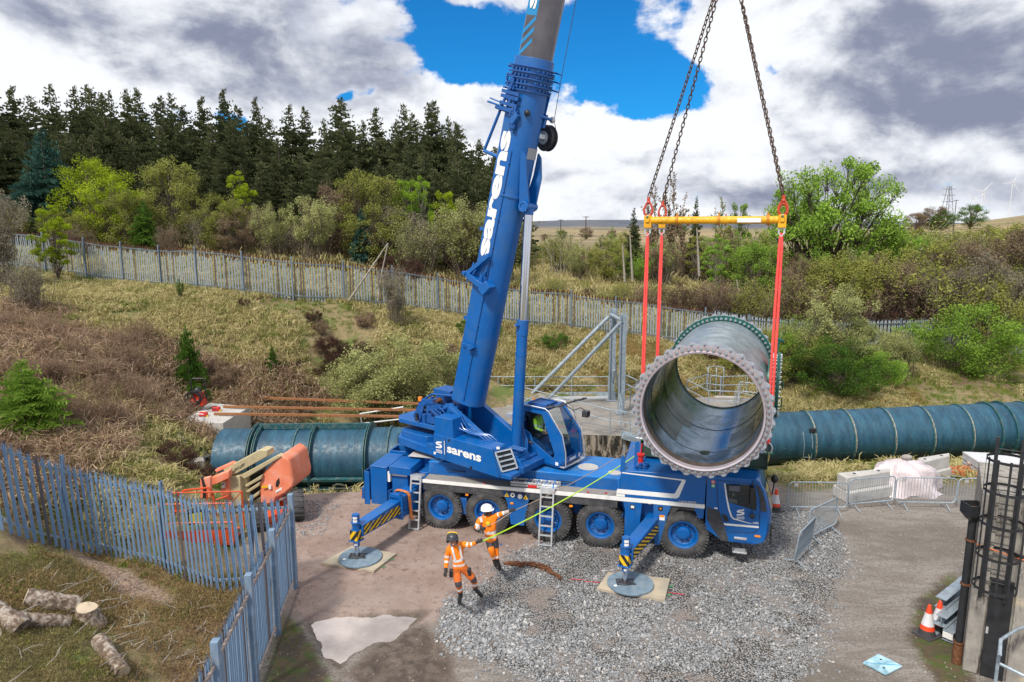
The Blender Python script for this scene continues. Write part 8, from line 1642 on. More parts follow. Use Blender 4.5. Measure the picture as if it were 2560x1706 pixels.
def decid(seed, H, Wd, lo, nb, nl, leaf, stems, vase=0, twig=2.0, round_=1.0, clump=.17, r0=.10, dense=.6):
    """returns (crown mesh, trunk mesh): limbs run from the base to leaf clumps placed through the crown volume"""
    rng = np.random.default_rng(seed); mbk = MB(); C = []
    while len(C) < nb:
        u = rng.uniform(-1, 1, 3); r = np.linalg.norm(u)
        if r > 1 or r < dense * .6: continue
        z = lo + (1 - lo) * (u[2] * .5 + .5); wz = sqrt(max(.05, 1 - abs(u[2]) ** (2.2 * round_)));
        if vase: wz = .35 + .65 * (z - lo) / (1 - lo); wz *= sqrt(max(.1, 1 - max(0, (z - .8) / .25) ** 2))
        C.append((u[0] * Wd / 2 * (1 if vase == 0 else wz) , u[1] * Wd / 2 * (1 if vase == 0 else wz), z * H))
    C = np.array(C); base = [Vector((rng.normal(0, .10 * Wd if stems > 1 else 0), rng.normal(0, .10 * Wd if stems > 1 else 0), -.3)) for _ in range(stems)]
    if stems == 1:
        top = Vector((rng.normal(0, .03) * Wd, rng.normal(0, .03) * Wd, H * .82)); prism_branches([(base[0], base[0].lerp(top, .5), r0, r0 * .6), (base[0].lerp(top, .5), top, r0 * .6, r0 * .15)], mbk, 6)
    L = []
    for i, c in enumerate(C):
        c_ = Vector(c); b = base[i % stems]
        s0 = b.lerp(Vector((b.x * .5, b.y * .5, H * .8)), rng.uniform(.15, .6) * (c[2] / H)) if stems == 1 else b
        m1 = s0.lerp(c_, .5) + Vector((rng.normal(0, .05) * Wd, rng.normal(0, .05) * Wd, H * .05)); rr_ = r0 * (.38 if stems == 1 else .6)
        prism_branches([(s0, m1, rr_, rr_ * .6), (m1, c_, rr_ * .6, rr_ * .2)], mbk, 4)
        cr = clump * Wd * rng.uniform(.7, 1.35); k = int(nl / nb * rng.uniform(.7, 1.3)); q = rng.normal(0, 1, (k, 3)); q /= np.linalg.norm(q, axis=1)[:, None]; q *= (rng.random(k) ** .45)[:, None] * cr * np.array([1, 1, .85 if not vase else 1.5]); L.append(c + q)
        for j in range(int(3 * twig)):
            e = c_ + Vector(q[j]) * 1.05; mid = c_.lerp(m1, .3); prism_branches([(mid, e, rr_ * .18, rr_ * .06)], mbk, 3)
    P = np.concatenate(L); P = P[P[:, 2] > .1]; V = quads_at(P, leaf, rng); cm = npmesh('crown', V, np.arange(len(V)).reshape(-1, 4), [LM_['lime']]); return cm, mbk.mesh('trunk', [BARK], 60)
def bare(seed, H, Wd, stems, nl, leaf, sub=5, r0=.035):
    """many thin upright twigs with a few buds"""
    rng = np.random.default_rng(seed); mbk = MB(); L = []
    for i in range(stems):
        b = Vector((rng.normal(0, .16) * Wd, rng.normal(0, .16) * Wd, -.2)); t_ = Vector((b.x * .6 + rng.normal(0, .26) * Wd, b.y * .6 + rng.normal(0, .26) * Wd, H * rng.uniform(.6, 1.0))); m1 = b.lerp(t_, .5) + Vector((rng.normal(0, .04) * Wd, rng.normal(0, .04) * Wd, 0))
        prism_branches([(b, m1, r0, r0 * .6), (m1, t_, r0 * .6, r0 * .15)], mbk, 3)
        for j in range(sub):
            f = rng.uniform(.3, .95); a = b.lerp(m1, f * 2) if f < .5 else m1.lerp(t_, f * 2 - 1); e = a + Vector((rng.normal(0, .10) * Wd, rng.normal(0, .10) * Wd, rng.uniform(.05, .22) * H)); prism_branches([(a, e, r0 * .35, r0 * .1)], mbk, 3); k = max(1, int(nl / stems / sub)); tt = rng.uniform(.2, 1.05, (k, 1)); L.append(np.array(a) + tt * (np.array(e) - np.array(a)) + rng.normal(0, .03 * Wd, (k, 3)))
    V = quads_at(np.concatenate(L), leaf, rng, aspect=2.6); return npmesh('crown', V, np.arange(len(V)).reshape(-1, 4), [LM_['twig']]), mbk.mesh('trunk', [BARK], 60)
def conifer(seed, H, R, step=.42, per=7, bare_lo=.08, dense=9, up=.25):
    rng = np.random.default_rng(seed); mbk = MB(); mbk.cyl((0, 0, -.3), (0, 0, H * .6), .014 * H, .007 * H, 7); mbk.cyl((0, 0, H * .6), (0, 0, H), .007 * H, .0015 * H, 5); Vs = []
    z = bare_lo * H
    while z < H * .985:
        f = (z / H - bare_lo) / (1 - bare_lo); r = R * (1 - f) ** .78 * rng.uniform(.8, 1.1) + .12; k = per if f < .75 else 5
        for i in range(k):
            a = rng.uniform(0, 2 * pi); l_ = r * rng.uniform(.65, 1.2); sl = (-.22 + (f ** 1.2) * (up + .75)) + rng.normal(0, .08); d = np.array([cos(a), sin(a), sl]); d /= np.linalg.norm(d); o = np.array([0, 0, z + rng.uniform(-.2, .2)]); sd_ = np.cross(d, [0, 0, 1]); sd_ /= np.linalg.norm(sd_); n = max(3, int(dense * l_ / R * (1.15 - .3 * f))); upv = np.cross(sd_, d)
            e = o + d * l_; wv = .012 + .01 * l_; Vs.append([o - sd_ * wv, o + sd_ * wv, e + sd_ * wv * .2, e - sd_ * wv * .2])
            for j in range(n):
                t_ = (j + rng.uniform(.2, 1)) / n;
                if t_ < .12 and f < .5: continue
                p = o + d * l_ * t_ + np.array([0, 0, -.12 * l_ * t_ * t_]); w2 = l_ * (.10 + .26 * (1 - t_)) * rng.uniform(.6, 1.2)
                for sg in (-1, 1):
                    q = p + sd_ * sg * w2 + d * w2 * .7 + np.array([0, 0, rng.normal(-.07, .08)]); wd = .05 + .035 * l_; wz = np.array([d[0] * .35, d[1] * .35, .95]) * wd; Vs.append([p - wz * .9, p + wz * .5, q + wz * .4, q - wz * .9])
        z += step * (1.0 - .35 * f) * rng.uniform(.8, 1.2)
    V = np.array(Vs).reshape(-1, 3); return npmesh('crown', V, np.arange(len(V)).reshape(-1, 4), [LM_['spruce']]), mbk.mesh('trunk', [BARKD], 60)
PROTO = {}
for i in range(5): PROTO['con%d' % i] = (conifer(20 + i, 10, [2.3, 2.8, 2.0, 3.2, 2.5][i], .30, 9, [.10, .05, .2, .04, .12][i], 11), 10)
PROTO['young'] = (conifer(40, 3, 1.1, .17, 8, .03, 9, .2), 3)
PROTO['bush'] = (conifer(41, 6, 2.4, .22, 11, .02, 11, .1), 6)
for i in range(3): PROTO['round%d' % i] = (decid(60 + i, 6, 4.6, .10, 80, 12500, .072, 1, 0, 4, 1, .11), 6)
for i in range(2): PROTO['tall%d' % i] = (decid(70 + i, 8, 3.2, .14, 60, 12000, .075, 1, 0, 3, .8, .11), 8)
for i in range(3): PROTO['vase%d' % i] = (decid(80 + i, 5, 4.4, .25, 70, 9000, .062, 12, 1, 4, 1, .07, .035), 5)
PROTO['big'] = (decid(90, 12, 12.5, .20, 150, 27000, .14, 3, 0, 4, .9, .07, .20, .35), 12)
for i in range(3): PROTO['bare%d' % i] = (bare(100 + i, 5, 4, 46, 4200, .06, 7), 5)
PROTO['thin'] = (bare(110, 8, 2.4, 5, 2200, .09, 16, .05), 8)
PROTO['shrub'] = (decid(120, 2.4, 3.6, .0, 110, 22000, .04, 14, 0, 3, .8, .085, .02, .3), 2.4)
def put(kind, leaf, x, y, z, h, label=None, cat='tree', group=None, bark=None, wsc=1.0, rot=None, name=None, lean=0.0):
    (cm, tm), H0 = PROTO[kind]; s_ = h / H0; nm = name or {'con': 'spruce_tree', 'you': 'young_spruce', 'bus': 'spruce_bush', 'rou': 'leafy_tree', 'tal': 'slender_tree', 'vas': 'willow_shrub', 'big': 'large_tree', 'bar': 'bare_shrub', 'thi': 'thin_tree', 'shr': 'leafy_shrub'}[kind[:3]]
    o = thing(nm, label, cat, Matrix.Translation((x, y, z)) @ Matrix.Rotation(random.uniform(0, 6.28) if rot is None else rot, 4, 'Z') @ Matrix.Rotation(lean, 4, 'Y') @ Matrix.Diagonal((s_ * wsc, s_ * wsc, s_, 1)), group)
    c_ = inst('crown', cm, o); c_.material_slots[0].link = 'OBJECT'; c_.material_slots[0].material = LM_[leaf]; t_ = inst('trunk', tm, o); t_.material_slots[0].link = 'OBJECT'; t_.material_slots[0].material = bark or BARK; return o
def putpx(kind, leaf, px, top, yd, label, cat='tree', group=None, base=None, **k):
    """stand a plant at depth yd under pixel column px with its top at pixel row top"""
    p = aty(px, 600 if base is None else base, yd); z = gz(p.x, yd); z = min(z, p.z) if base is not None and abs(z - p.z) < .6 else z; tz = aty(px, top, yd).z; return put(kind, leaf, p.x, yd, z - .1, max(.4, tz - z + .1), label, cat, group, **k)
GS = 'dark spruces in the stand beyond the far fence'; LS = 'tall dark spruce in the close stand along the skyline behind the far fence'
tops = [(22, 204), (72, 220), (124, 246), (169, 220), (223, 225), (249, 222), (268, 227), (290, 230), (306, 227), (352, 227), (373, 228), (424, 241), (454, 235), (487, 270), (528, 242), (576, 225), (615, 260), (660, 249), (696, 297), (735, 273), (779, 271), (826, 303), (916, 309), (952, 274), (995, 314), (1012, 265), (1041, 285), (1078, 268), (1095, 260), (1128, 298), (1139, 306), (1155, 319), (1195, 351), (1233, 364)]
rr = random.Random(4)
OD = lambda n: str(n) + ('th' if 10 < n % 100 < 14 else {1: 'st', 2: 'nd', 3: 'rd'}.get(n % 10, 'th'))
for i, (px, ty) in enumerate(tops): putpx('con%d' % rr.randrange(5), 'spruce', px, ty - 6 + rr.uniform(-5, 8), rr.uniform(68, 82), 'tall dark skyline spruce, %s from the left among the tops against the sky' % OD(i + 1), 'spruce', GS, wsc=rr.uniform(.8, 1.35), lean=rr.uniform(-.03, .03))
putpx('con3', 'spruce', 865, 243, 68, 'broad tall spruce standing highest in the middle of the spruce stand', 'spruce', GS, wsc=1.35)
for i in range(62): px = -150 + 1430 * (i + rr.random()) / 62; putpx('con%d' % rr.randrange(5), 'spruce', px, (rr.uniform(300, 345) if px < 700 else rr.uniform(340, 395)) + max(0, px - 1080) * .35, rr.uniform(62, 74), LS, 'spruce', GS, wsc=rr.uniform(1.1, 1.5))
for i in range(34): px = -150 + 1400 * (i + rr.random()) / 34; putpx('con%d' % rr.randrange(5), 'spruce', px, rr.uniform(395, 440), rr.uniform(58, 64), 'low dark spruce filling the front of the stand behind the leafy trees', 'spruce', 'lower spruces in front of the stand', wsc=rr.uniform(1.2, 1.7))
T = [('bush', 'bluespruce', 130, 325, 56, 'big blue green spruce at the left edge of the stand, wide to the ground', {}), ('round0', 'lime', 238, 392, 55, 'bright lime round tree, upper left of the yellow green pair', {}), ('round1', 'lime', 290, 420, 52, 'yellow green round tree in front of the bright lime one', {}), ('round2', 'olive', 325, 470, 51, 'brownish green tree right of the lime pair', {}), ('bush', 'dark', 364, 500, 50, 'small dense dark green spruce below the lime trees', {'wsc': .85}),
     ('round0', 'olive', 440, 395, 54, 'tall olive green tree left of centre in the leafy row', {'wsc': .9}), ('tall0', 'lime', 607, 428, 54, 'narrow bright green tree behind the twin willows', {'wsc': 1.1}), ('round1', 'olive', 560, 478, 51, 'dull olive tree left of the twin willows', {}), ('vase0', 'willow', 675, 506, 49.5, 'left one of the two pale willows by the far fence', {}), ('vase1', 'willow', 782, 490, 49.5, 'right one of the two pale willows, wide and many stemmed', {'wsc': 1.15}),
     ('round2', 'olive', 917, 418, 53, 'olive tree with an open crown behind the fallen branches', {}), ('bush', 'bluespruce', 905, 520, 50, 'young blue green spruce below the open olive tree', {'wsc': .6}), ('tall1', 'birch', 1018, 440, 54, 'left one of two bright green birches', {'bark': BARKL, 'wsc': .8}), ('tall0', 'birch', 1050, 440, 54.5, 'right one of two bright green birches', {'bark': BARKL, 'wsc': .8}), ('tall1', 'lime', 1112, 470, 53, 'small lime tree right of the birches', {'wsc': .8}),
     ('vase2', 'willow', 1160, 503, 50, 'broad pale willow just left of the crane boom', {'wsc': 1.2}), ('bare0', 'willow', 1035, 550, 49, 'low greyish willow scrub left of the broad pale willow', {}), ('round0', 'twig', 838, 455, 53, 'brown budding tree between the willows and the olive tree', {}), ('round1', 'twig', 590, 515, 50, 'brownish shrub tree behind the left willow', {}), ('tall0', 'lime', 135, 512, 39.2, 'small yellow green sapling standing against the left part of the far fence', {'wsc': 1.25}),
     ('vase1', 'grey', -10, 470, 36, 'pale leafless thicket at the left edge in front of the far fence', {'wsc': .85}), ('bare1', 'grey', 50, 640, 32, 'grey bare shrub above the bramble bank at the left edge', {'wsc': 1.0}), ('bare2', 'twig', 420, 560, 49, 'brown scrub at the foot of the olive tree', {}), ('bare0', 'twig', 190, 560, 47, 'brown bare scrub beside the yellow green sapling', {'wsc': 1.3}),
     ('con2', 'spruce', 1737, 492, 62, 'lone thin spruce with a bare trunk showing beneath the yellow spreader', {'wsc': .6}), ('con1', 'spruce', 1583, 520, 60, 'small dark spruce left of the red slings', {'wsc': .7}), ('thin', 'twig', 1685, 436, 64, 'tall thin leafless tree behind the two left slings', {}), ('thin', 'twig', 1640, 470, 62, 'slim bare tree just left of the tall thin one', {}), ('tall1', 'fresh', 1845, 500, 66, 'thin topped green tree behind the right half of the spreader', {'wsc': .7}), ('thin', 'olive', 1800, 496, 66, 'wispy tree top above the middle of the yellow spreader', {}),
     ('big', 'fresh', 2085, 405, 57, 'large spreading green willow tree right of the spreader, tallest on that side', {'wsc': .90, 'bark': BARKD, 'rot': 1.0}), ('round2', 'fresh', 1900, 600, 53, 'bright green tree behind the right red sling', {}), ('round0', 'fresh', 2230, 560, 55, 'green tree at the right flank of the large willow', {}), ('vase0', 'willow', 2110, 715, 39.6, 'light green willow shrub in front of the far fence, right of the slings', {'wsc': 1.15}), ('shrub', 'dark', 2120, 850, 36.5, 'dense dark green bush behind the right pipeline', {'wsc': 1.15}), ('shrub', 'fresh', 2215, 870, 37.5, 'smaller dark green bush joined to the dense one', {'wsc': 1.0}),
     ('shrub', 'fresh', 2440, 765, 41, 'rounded bright green bush at the right edge above the pipeline', {'wsc': 1.2}), ('shrub', 'olive', 1975, 825, 39, 'yellow green shrub against the fence right of the blind flange', {'wsc': 1.3}), ('bare1', 'olive', 2010, 890, 38, 'thin olive twigs right of the blind flange', {}), ('round1', 'olive', 2330, 590, 50, 'olive brown tree in the right thicket', {}), ('round0', 'twig', 2420, 600, 49, 'brown leafless tree in the right thicket', {}), ('vase2', 'grey', 2480, 640, 46, 'pale grey branching tree in the right thicket', {}), ('round2', 'twig', 2570, 560, 52, 'brown tree at the far right edge', {}), ('round1', 'olive', 2520, 690, 45, 'olive shrub tree behind the bright green bush', {}),
     ('vase1', 'grey', 985, 668, 37.2, 'fine grey willow standing in front of the far fence left of the boom', {'wsc': .9}), ('shrub', 'willow', 1010, 842, 33.2, 'broad olive green bush behind the crane counterweight', {'wsc': 1.35}), ('shrub', 'willow', 955, 880, 32.6, 'left flank of the broad olive bush', {'wsc': 1.1}), ('young', 'dark', 446, 822, 31.2, 'young dark green spruce alone on the left slope', {'wsc': .8}), ('young', 'dark', 664, 866, 32.6, 'very young spruce on the yellow moss', {'wsc': .75}), ('vase2', 'dark', 440, 700, 36.4, 'green broom bush just below the far fence', {'wsc': .6}),
     ('bush', 'fresh', 15, 900, 20.5, 'green spruce branches reaching in at the left edge above the near fence', {'wsc': 1.5})]
for kind, leaf, px, ty, yd, lab, k in T: putpx(kind, leaf, px, ty, yd, lab, {'con': 'spruce', 'bus': 'spruce', 'you': 'spruce', 'bar': 'shrub', 'vas': 'willow', 'shr': 'bush'}.get(kind[:3], 'tree'), **k)
for i in range(46):
    px = 1335 + 620 * (i + rr.random()) / 46; yd = rr.uniform(55, 72); k = rr.choice(['vase0', 'vase1', 'vase2', 'tall0', 'tall1', 'bare0', 'bare1', 'thin', 'round1']); lf = rr.choice(['olive', 'twig', 'olive', 'olive', 'willow', 'fresh', 'fresh', 'willow']); putpx(k, lf, px, rr.uniform(575, 645) - (20 if k == 'thin' else 0), yd, 'half bare tree in the brown green thicket behind the slings', 'tree', 'trees of the thicket behind the slings', wsc=rr.uniform(.9, 1.3), bark=rr.choice([BARK, BARKL, BARK]))
for i in range(60):
    px = 2200 + 560 * (i + rr.random()) / 60; yd = rr.uniform(46, 80); k = rr.choice(['vase0', 'vase1', 'vase2', 'round0', 'bare0', 'bare1', 'bare2', 'round2']); lf = rr.choice(['twig', 'olive', 'olive', 'grey', 'olive', 'willow', 'fresh']); putpx(k, lf, px, rr.uniform(555, 610) + (70 if yd < 56 else 0), yd, 'budding brown tree in the right hand thicket below the hill', 'tree', 'trees of the right hand thicket', wsc=rr.uniform(1.0, 1.5), bark=rr.choice([BARK, BARKL]))
for i in range(22): px = 1960 + 330 * (i + rr.random()) / 22; putpx(rr.choice(['vase0', 'vase1', 'bare1', 'round1']), rr.choice(['olive', 'fresh', 'twig', 'willow']), px, rr.uniform(620, 720), rr.uniform(47, 56), 'scrubby tree around the foot of the large willow', 'tree', 'scrub trees round the large willow', wsc=rr.uniform(.9, 1.2))
for i in range(30): px = -80 + 1330 * (i + rr.random()) / 30; putpx(rr.choice(['bare0', 'bare1', 'bare2', 'round1']), rr.choice(['twig', 'olive', 'twig', 'grey', 'olive']), px, rr.uniform(500, 575), rr.uniform(49, 57), 'brownish scrub between the leafy trees beyond the far fence', 'shrub', 'scrub beyond the far fence', wsc=rr.uniform(1.0, 1.4))
for i in range(26): px = 1220 + 1100 * (i + rr.random()) / 26; putpx(rr.choice(['bare0', 'bare2']), rr.choice(['heather', 'brown', 'olive']), px, rr.uniform(690, 730), rr.uniform(46, 50), 'low brown scrub just behind the rusty fence tops', 'shrub', 'low scrub behind the right part of the fence', wsc=1.5)
for i in range(12): px = 1885 + 410 * (i + rr.random()) / 12; putpx(rr.choice(['shrub', 'bare1', 'vase1']), rr.choice(['olive', 'willow', 'fresh']), px, rr.uniform(785, 850), rr.uniform(39, 40.8), 'green scrub half hiding the right end of the far fence', 'shrub', 'scrub along the right end of the fence')
CL = [(600, 745, 36.5, 'heather'), (775, 775, 36, 'heather'), (790, 800, 35.5, 'brown'), (905, 780, 36.5, 'brown'), (815, 835, 34.5, 'heather'), (890, 850, 34.5, 'heather'), (838, 880, 34, 'heather'), (780, 915, 33.6, 'heather'), (690, 930, 33, 'dark'), (720, 925, 33.2, 'heather'), (650, 940, 32.8, 'heather'), (1110, 860, 35.5, 'brown'), (1390, 830, 40, 'dark'), (1345, 845, 40, 'olive'), (1450, 850, 40, 'olive'), (1730, 850, 40.5, 'heather'), (1790, 870, 40, 'heather'), (590, 640, 47, 'heather'), (560, 640, 48, 'heather'), (1000, 640, 46, 'heather'), (380, 1110, 22.5, 'heather'), (340, 1140, 21.5, 'brown'), (450, 1160, 22, 'heather'), (520, 905, 32, 'brown'), (1170, 800, 39, 'dark'), (1230, 810, 40, 'dark')]
for i, (px, ty, yd, lf) in enumerate(CL): putpx('shrub', lf, px, ty, yd, 'dark clump of heather or dead rush on the grassy slope', 'shrub', 'heather clumps on the slope', wsc=rr.uniform(.8, 1.2))
for i in range(34):
    x = rr.uniform(-22, -14); y = rr.uniform(19.5, 32); put(rr.choice(['bare0', 'bare1', 'bare2']), 'brown', x, y, gz(x, y) - .15, rr.uniform(.9, 1.7), 'tangled brown bramble on the left bank', 'bramble', 'brambles on the left bank', wsc=rr.uniform(1.1, 1.7), bark=mat('bramble_stem', (.26, .17, .12), .9))
def turbine(px, py_hub, d, blade, ang, lab, low=0):
    h_ = aty(px, py_hub, d); g0 = gz(h_.x, d); o = thing('wind_turbine', lab, 'wind turbine', Matrix.Translation((h_.x, d, g0)), 'wind turbines on the hill'); TW = mat('turbine_white', (.70, .71, .74), .5); H_ = h_.z - g0
    mb = MB(); mb.cyl((0, 0, 0), (0, 0, H_), .022 * blade * 1.6, .014 * blade * 1.6, 10); mb.build('tower', TW, o); mb = MB(); mb.box(-.03 * blade, .03 * blade, -.06 * blade, .06 * blade, H_ - .03 * blade, H_ + .03 * blade); mb.build('nacelle', TW, o)
    for k in range(3): a = ang + 2 * pi * k / 3; dv = Vector((cos(a), 0, sin(a))); mb = MB(); mb.bar(Vector((0, -.07 * blade, H_)), Vector((0, -.07 * blade, H_)) + dv * blade * .5, .05 * blade, .02 * blade, (0, 1, 0)); mb.bar(Vector((0, -.07 * blade, H_)) + dv * blade * .5, Vector((0, -.07 * blade, H_)) + dv * blade, .03 * blade, .012 * blade, (0, 1, 0)); mb.build('blade', TW, o)
turbine(2532, 457, 900, 13.5, radians(67), 'nearest white wind turbine at the right end of the ridge'); turbine(2457, 479, 1000, 17.5, radians(48), 'white wind turbine in the middle of the three on the ridge'); turbine(2434, 497, 1050, 17, radians(145), 'half hidden wind turbine, only the upper blades above the ridge')
p = aty(2369, 516, 520); gq = gz(p.x, 520); top = aty(2369, 466, 520).z; o = thing('electricity_pylon', 'grey lattice electricity pylon on the skyline left of the turbines', 'pylon', Matrix.Translation((p.x, 520, gq))); PG = mat('pylon_grey', (.12, .13, .15), .6); Hh = top - gq; mb = MB()
for sx_ in (-1, 1):
    for sy_ in (-1, 1): mb.bar((sx_ * Hh * .13, sy_ * Hh * .13, 0), (sx_ * Hh * .03, sy_ * Hh * .03, Hh), .25, .25)
for k in range(7): z0, z1 = Hh * k / 7, Hh * (k + 1) / 7; w0, w1 = Hh * (.13 - .1 * k / 7), Hh * (.13 - .1 * (k + 1) / 7); mb.bar((-w0, -w0, z0), (w1, -w1, z1), .15, .15); mb.bar((w0, -w0, z0), (-w1, -w1, z1), .15, .15)
mb.build('lattice_tower', PG, o, split=False); mb = MB()
for zf in (.62, .78, .93): mb.bar((-Hh * .16, 0, Hh * zf), (Hh * .16, 0, Hh * zf), .3, .3)
mb.build('cross_arm', PG, o)
for px, ty, yd, lab in ((2391, 500, 330, 'dark wooden power pole with a crossarm on the right hillside'), (1465, 541, 260, 'thin wooden pole on the plain right of the boom'), (1402, 549, 300, 'thin wooden pole on the plain close to the boom')):
    p = aty(px, ty, yd); gq = gz(p.x, yd); o = thing('power_pole', lab, 'pole', Matrix.Translation((p.x, yd, gq))); mb = MB(); mb.cyl((0, 0, 0), (0, 0, p.z - gq), .22, .15, 6); mb.build('pole_shaft', BARKD, o); mb = MB(); mb.bar((-1.2, 0, p.z - gq - .3), (1.2, 0, p.z - gq - .3), .2, .2); mb.build('crossarm', BARKD, o)
for i, (px, ty, yd) in enumerate([(2330, 516, 330), (2350, 524, 325), (2292, 528, 330), (2422, 510, 340), (1465, 566, 240), (1405, 575, 230), (1360, 585, 220), (1700, 560, 300), (1530, 575, 250)]): putpx('round%d' % (i % 3), 'dark' if i % 2 else 'twig', px, ty, yd, 'isolated dark bush dotted over the distant fields', 'bush', 'bushes on the distant fields', wsc=1.5)
def snag(pts, r, lab, nm='fallen_branch'):
    O_ = pts[0]; o = thing(nm, lab, 'branch', Matrix.Translation(O_)); mb = MB(); mb.tube([p - O_ for p in pts], [r * (1 - .6 * i / (len(pts) - 1)) for i in range(len(pts))], 6); mb.build('branch_stem', BARKL, o)
snag([aty(872, 752, 38.5), aty(915, 690, 38.5), aty(970, 608, 38.6)], .09, 'long bare pole leaning against the far fence, slanting up to the right'); snag([aty(945, 752, 38.5), aty(955, 680, 38.5), aty(970, 608, 38.5)], .07, 'second bare pole meeting the slanting one at its tip')
for px, a, b in ((1575, 700, 590), (1556, 705, 610), (1742, 690, 570), (1842, 740, 700)): snag([aty(px + 6, a, 52), aty(px, b, 52)], .10, 'pale dead tree trunk standing in the cleared ground, at column %s' % {1575: 'right of the columns', 1556: 'left of the slings', 1742: 'between the slings', 1842: 'near the right sling'}[px], 'dead_trunk')
LOG = mat('lichen_grey_log_bark', (.17, .12, .09), .95, 0, .5, 9, bump=1.0, bscale=14, dirt=(.50, .47, .42), dirta=.8, dscale=9); CUT = mat('fresh_cut_wood', (.55, .45, .33), .8, 0, .12, 6)
def logt(p0, p1, r, lab):
    z0 = gz(p0.x, p0.y) + r * .7; z1 = gz(p1.x, p1.y) + r * .7; a = Vector((p0.x, p0.y, z0)); b = Vector((p1.x, p1.y, z1)); d = (b - a); o = thing('cut_log', lab, 'log', Matrix.Translation(a)); n = 9; mb = MB(); mb.tube([d * (i / n) + Vector((random.uniform(-.02, .02), 0, random.uniform(-.015, .015))) for i in range(n + 1)], [r * random.uniform(.92, 1.06) for i in range(n + 1)], 14); mb.build('bark', LOG, o, 50)
    u_ = d.normalized();
    for q_, s_ in ((Vector((0, 0, 0)), -1), (d, 1)): mb = MB(); mb.cyl(q_ + u_ * (s_ * .004), q_ + u_ * (s_ * .012), r * .93, n=18); mb.build('cut_face', CUT, o)
gl = lambda x, y, z=.9: atz(*z5(x, y), z)
logt(gl(175, 1255), gl(470, 1190), .20, 'thick log with a pale split cut face, upper of the logs'); logt(gl(60, 1400), gl(420, 1290), .13, 'slimmer lichen grey log lying below the thick one'); logt(gl(-60, 1380), gl(150, 1440, .8), .19, 'short log at the left edge'); logt(gl(735, 1560, .5), gl(600, 1400, .6), .15, 'log pointing down right with a fresh cut end at the bottom of the picture')
sp_ = gl(530, 1215, .9); o = thing('tree_stump', 'tree stump with a pale freshly sawn top between the logs', 'stump', Matrix.Translation((sp_.x, sp_.y, gz(sp_.x, sp_.y)))); mb = MB(); mb.lathe([(.34, -.1), (.24, .1), (.20, .30)], (0, 0, 0), (0, 0, 1), 16); mb.build('bark', LOG, o); mb = MB(); mb.cyl((0, 0, .28), (.01, 0, .315), .20, n=16); mb.build('cut_face', CUT, o)
rr2 = np.random.default_rng(3); mb = MB()
for i in range(190):
    x = rr2.uniform(-10.5, -4.6); y = rr2.uniform(9.6, 15.2)
    if sdpoly(np.array([x]), np.array([y]), YARD)[0] > 0: continue
    z = gz(x, y); a = rr2.uniform(0, pi); l_ = rr2.uniform(.15, .7); p0 = Vector((x, y, z + .03)); mb.tube([p0, p0 + Vector((cos(a) * l_ * .5, sin(a) * l_ * .5, .06)), p0 + Vector((cos(a + .2) * l_, sin(a + .2) * l_, rr2.uniform(0, .1)))], [.012, .009, .004], 4)
tag(mb.build('dead_sticks', BARKL, None, 40, split=False), 'pale dead sticks strewn over the mossy ground by the logs', kind='stuff')
def tuft(nm, m_, n, h, spread, seed, droop=.6):
    r = np.random.default_rng(seed); V = []; F = []
    for i in range(n):
        a = r.uniform(0, 2 * pi); b0 = np.array([r.normal(0, .12) * spread, r.normal(0, .12) * spread, -.03]); d = np.array([cos(a), sin(a), 0]); hh = h * r.uniform(.5, 1.1); lean_ = droop * r.uniform(.2, 1.2); w2 = np.array([-d[1], d[0], 0]) * .012 * (1 + h); k = len(V)
        p1 = b0 + d * lean_ * hh * .35 + np.array([0, 0, hh * .6]); p2 = b0 + d * lean_ * hh + np.array([0, 0, hh * (.95 - .45 * lean_)]); V += [b0 - w2, b0 + w2, p1 - w2 * .8, p1 + w2 * .8, p2]; F += [(k, k + 1, k + 3, k + 2), (k + 2, k + 3, k + 4, k + 4)]
    V = np.array(V); me = bpy.data.meshes.new(nm); me.from_pydata([tuple(v) for v in V], [], [tuple(dict.fromkeys(f)) for f in F]); me.materials.append(m_); return me
def grassmat(nm, cols):
    m = bpy.data.materials.new(nm); m.use_nodes = True; t = NT(m.node_tree); t.n.clear(); wp = t.node('ShaderNodeNewGeometry').outputs['Position']; g = t.node('ShaderNodeNewGeometry').outputs['Random Per Island']; r = t.node('ShaderNodeObjectInfo').outputs['Random']
    f = t.m('ADD', t.m('MULTIPLY', t.noise(wp, .45, 5, .6), 1.1), t.m('ADD', t.m('MULTIPLY', r, .35), t.m('MULTIPLY', g, .15))); f = t.m('SUBTRACT', f, .28); ra = t.node('ShaderNodeValToRGB', {0: f}); cr = ra.color_ramp; cr.elements[0].position = .12; cr.elements[0].color = (*cols[0], 1); cr.elements[1].position = .85; cr.elements[1].color = (*cols[-1], 1)
    for i, c in enumerate(cols[1:-1]): e = cr.elements.new(.12 + .73 * (i + 1) / (len(cols) - 1)); e.color = (*c, 1)
    d = t.node('ShaderNodeBsdfDiffuse', {'Color': ra.outputs[0]}); tr = t.node('ShaderNodeBsdfTranslucent', {'Color': ra.outputs[0]}); mx_ = t.node('ShaderNodeMixShader', {0: .3, 1: d.outputs[0], 2: tr.outputs[0]}); t.node('ShaderNodeOutputMaterial', {'Surface': mx_.outputs[0]}); return m
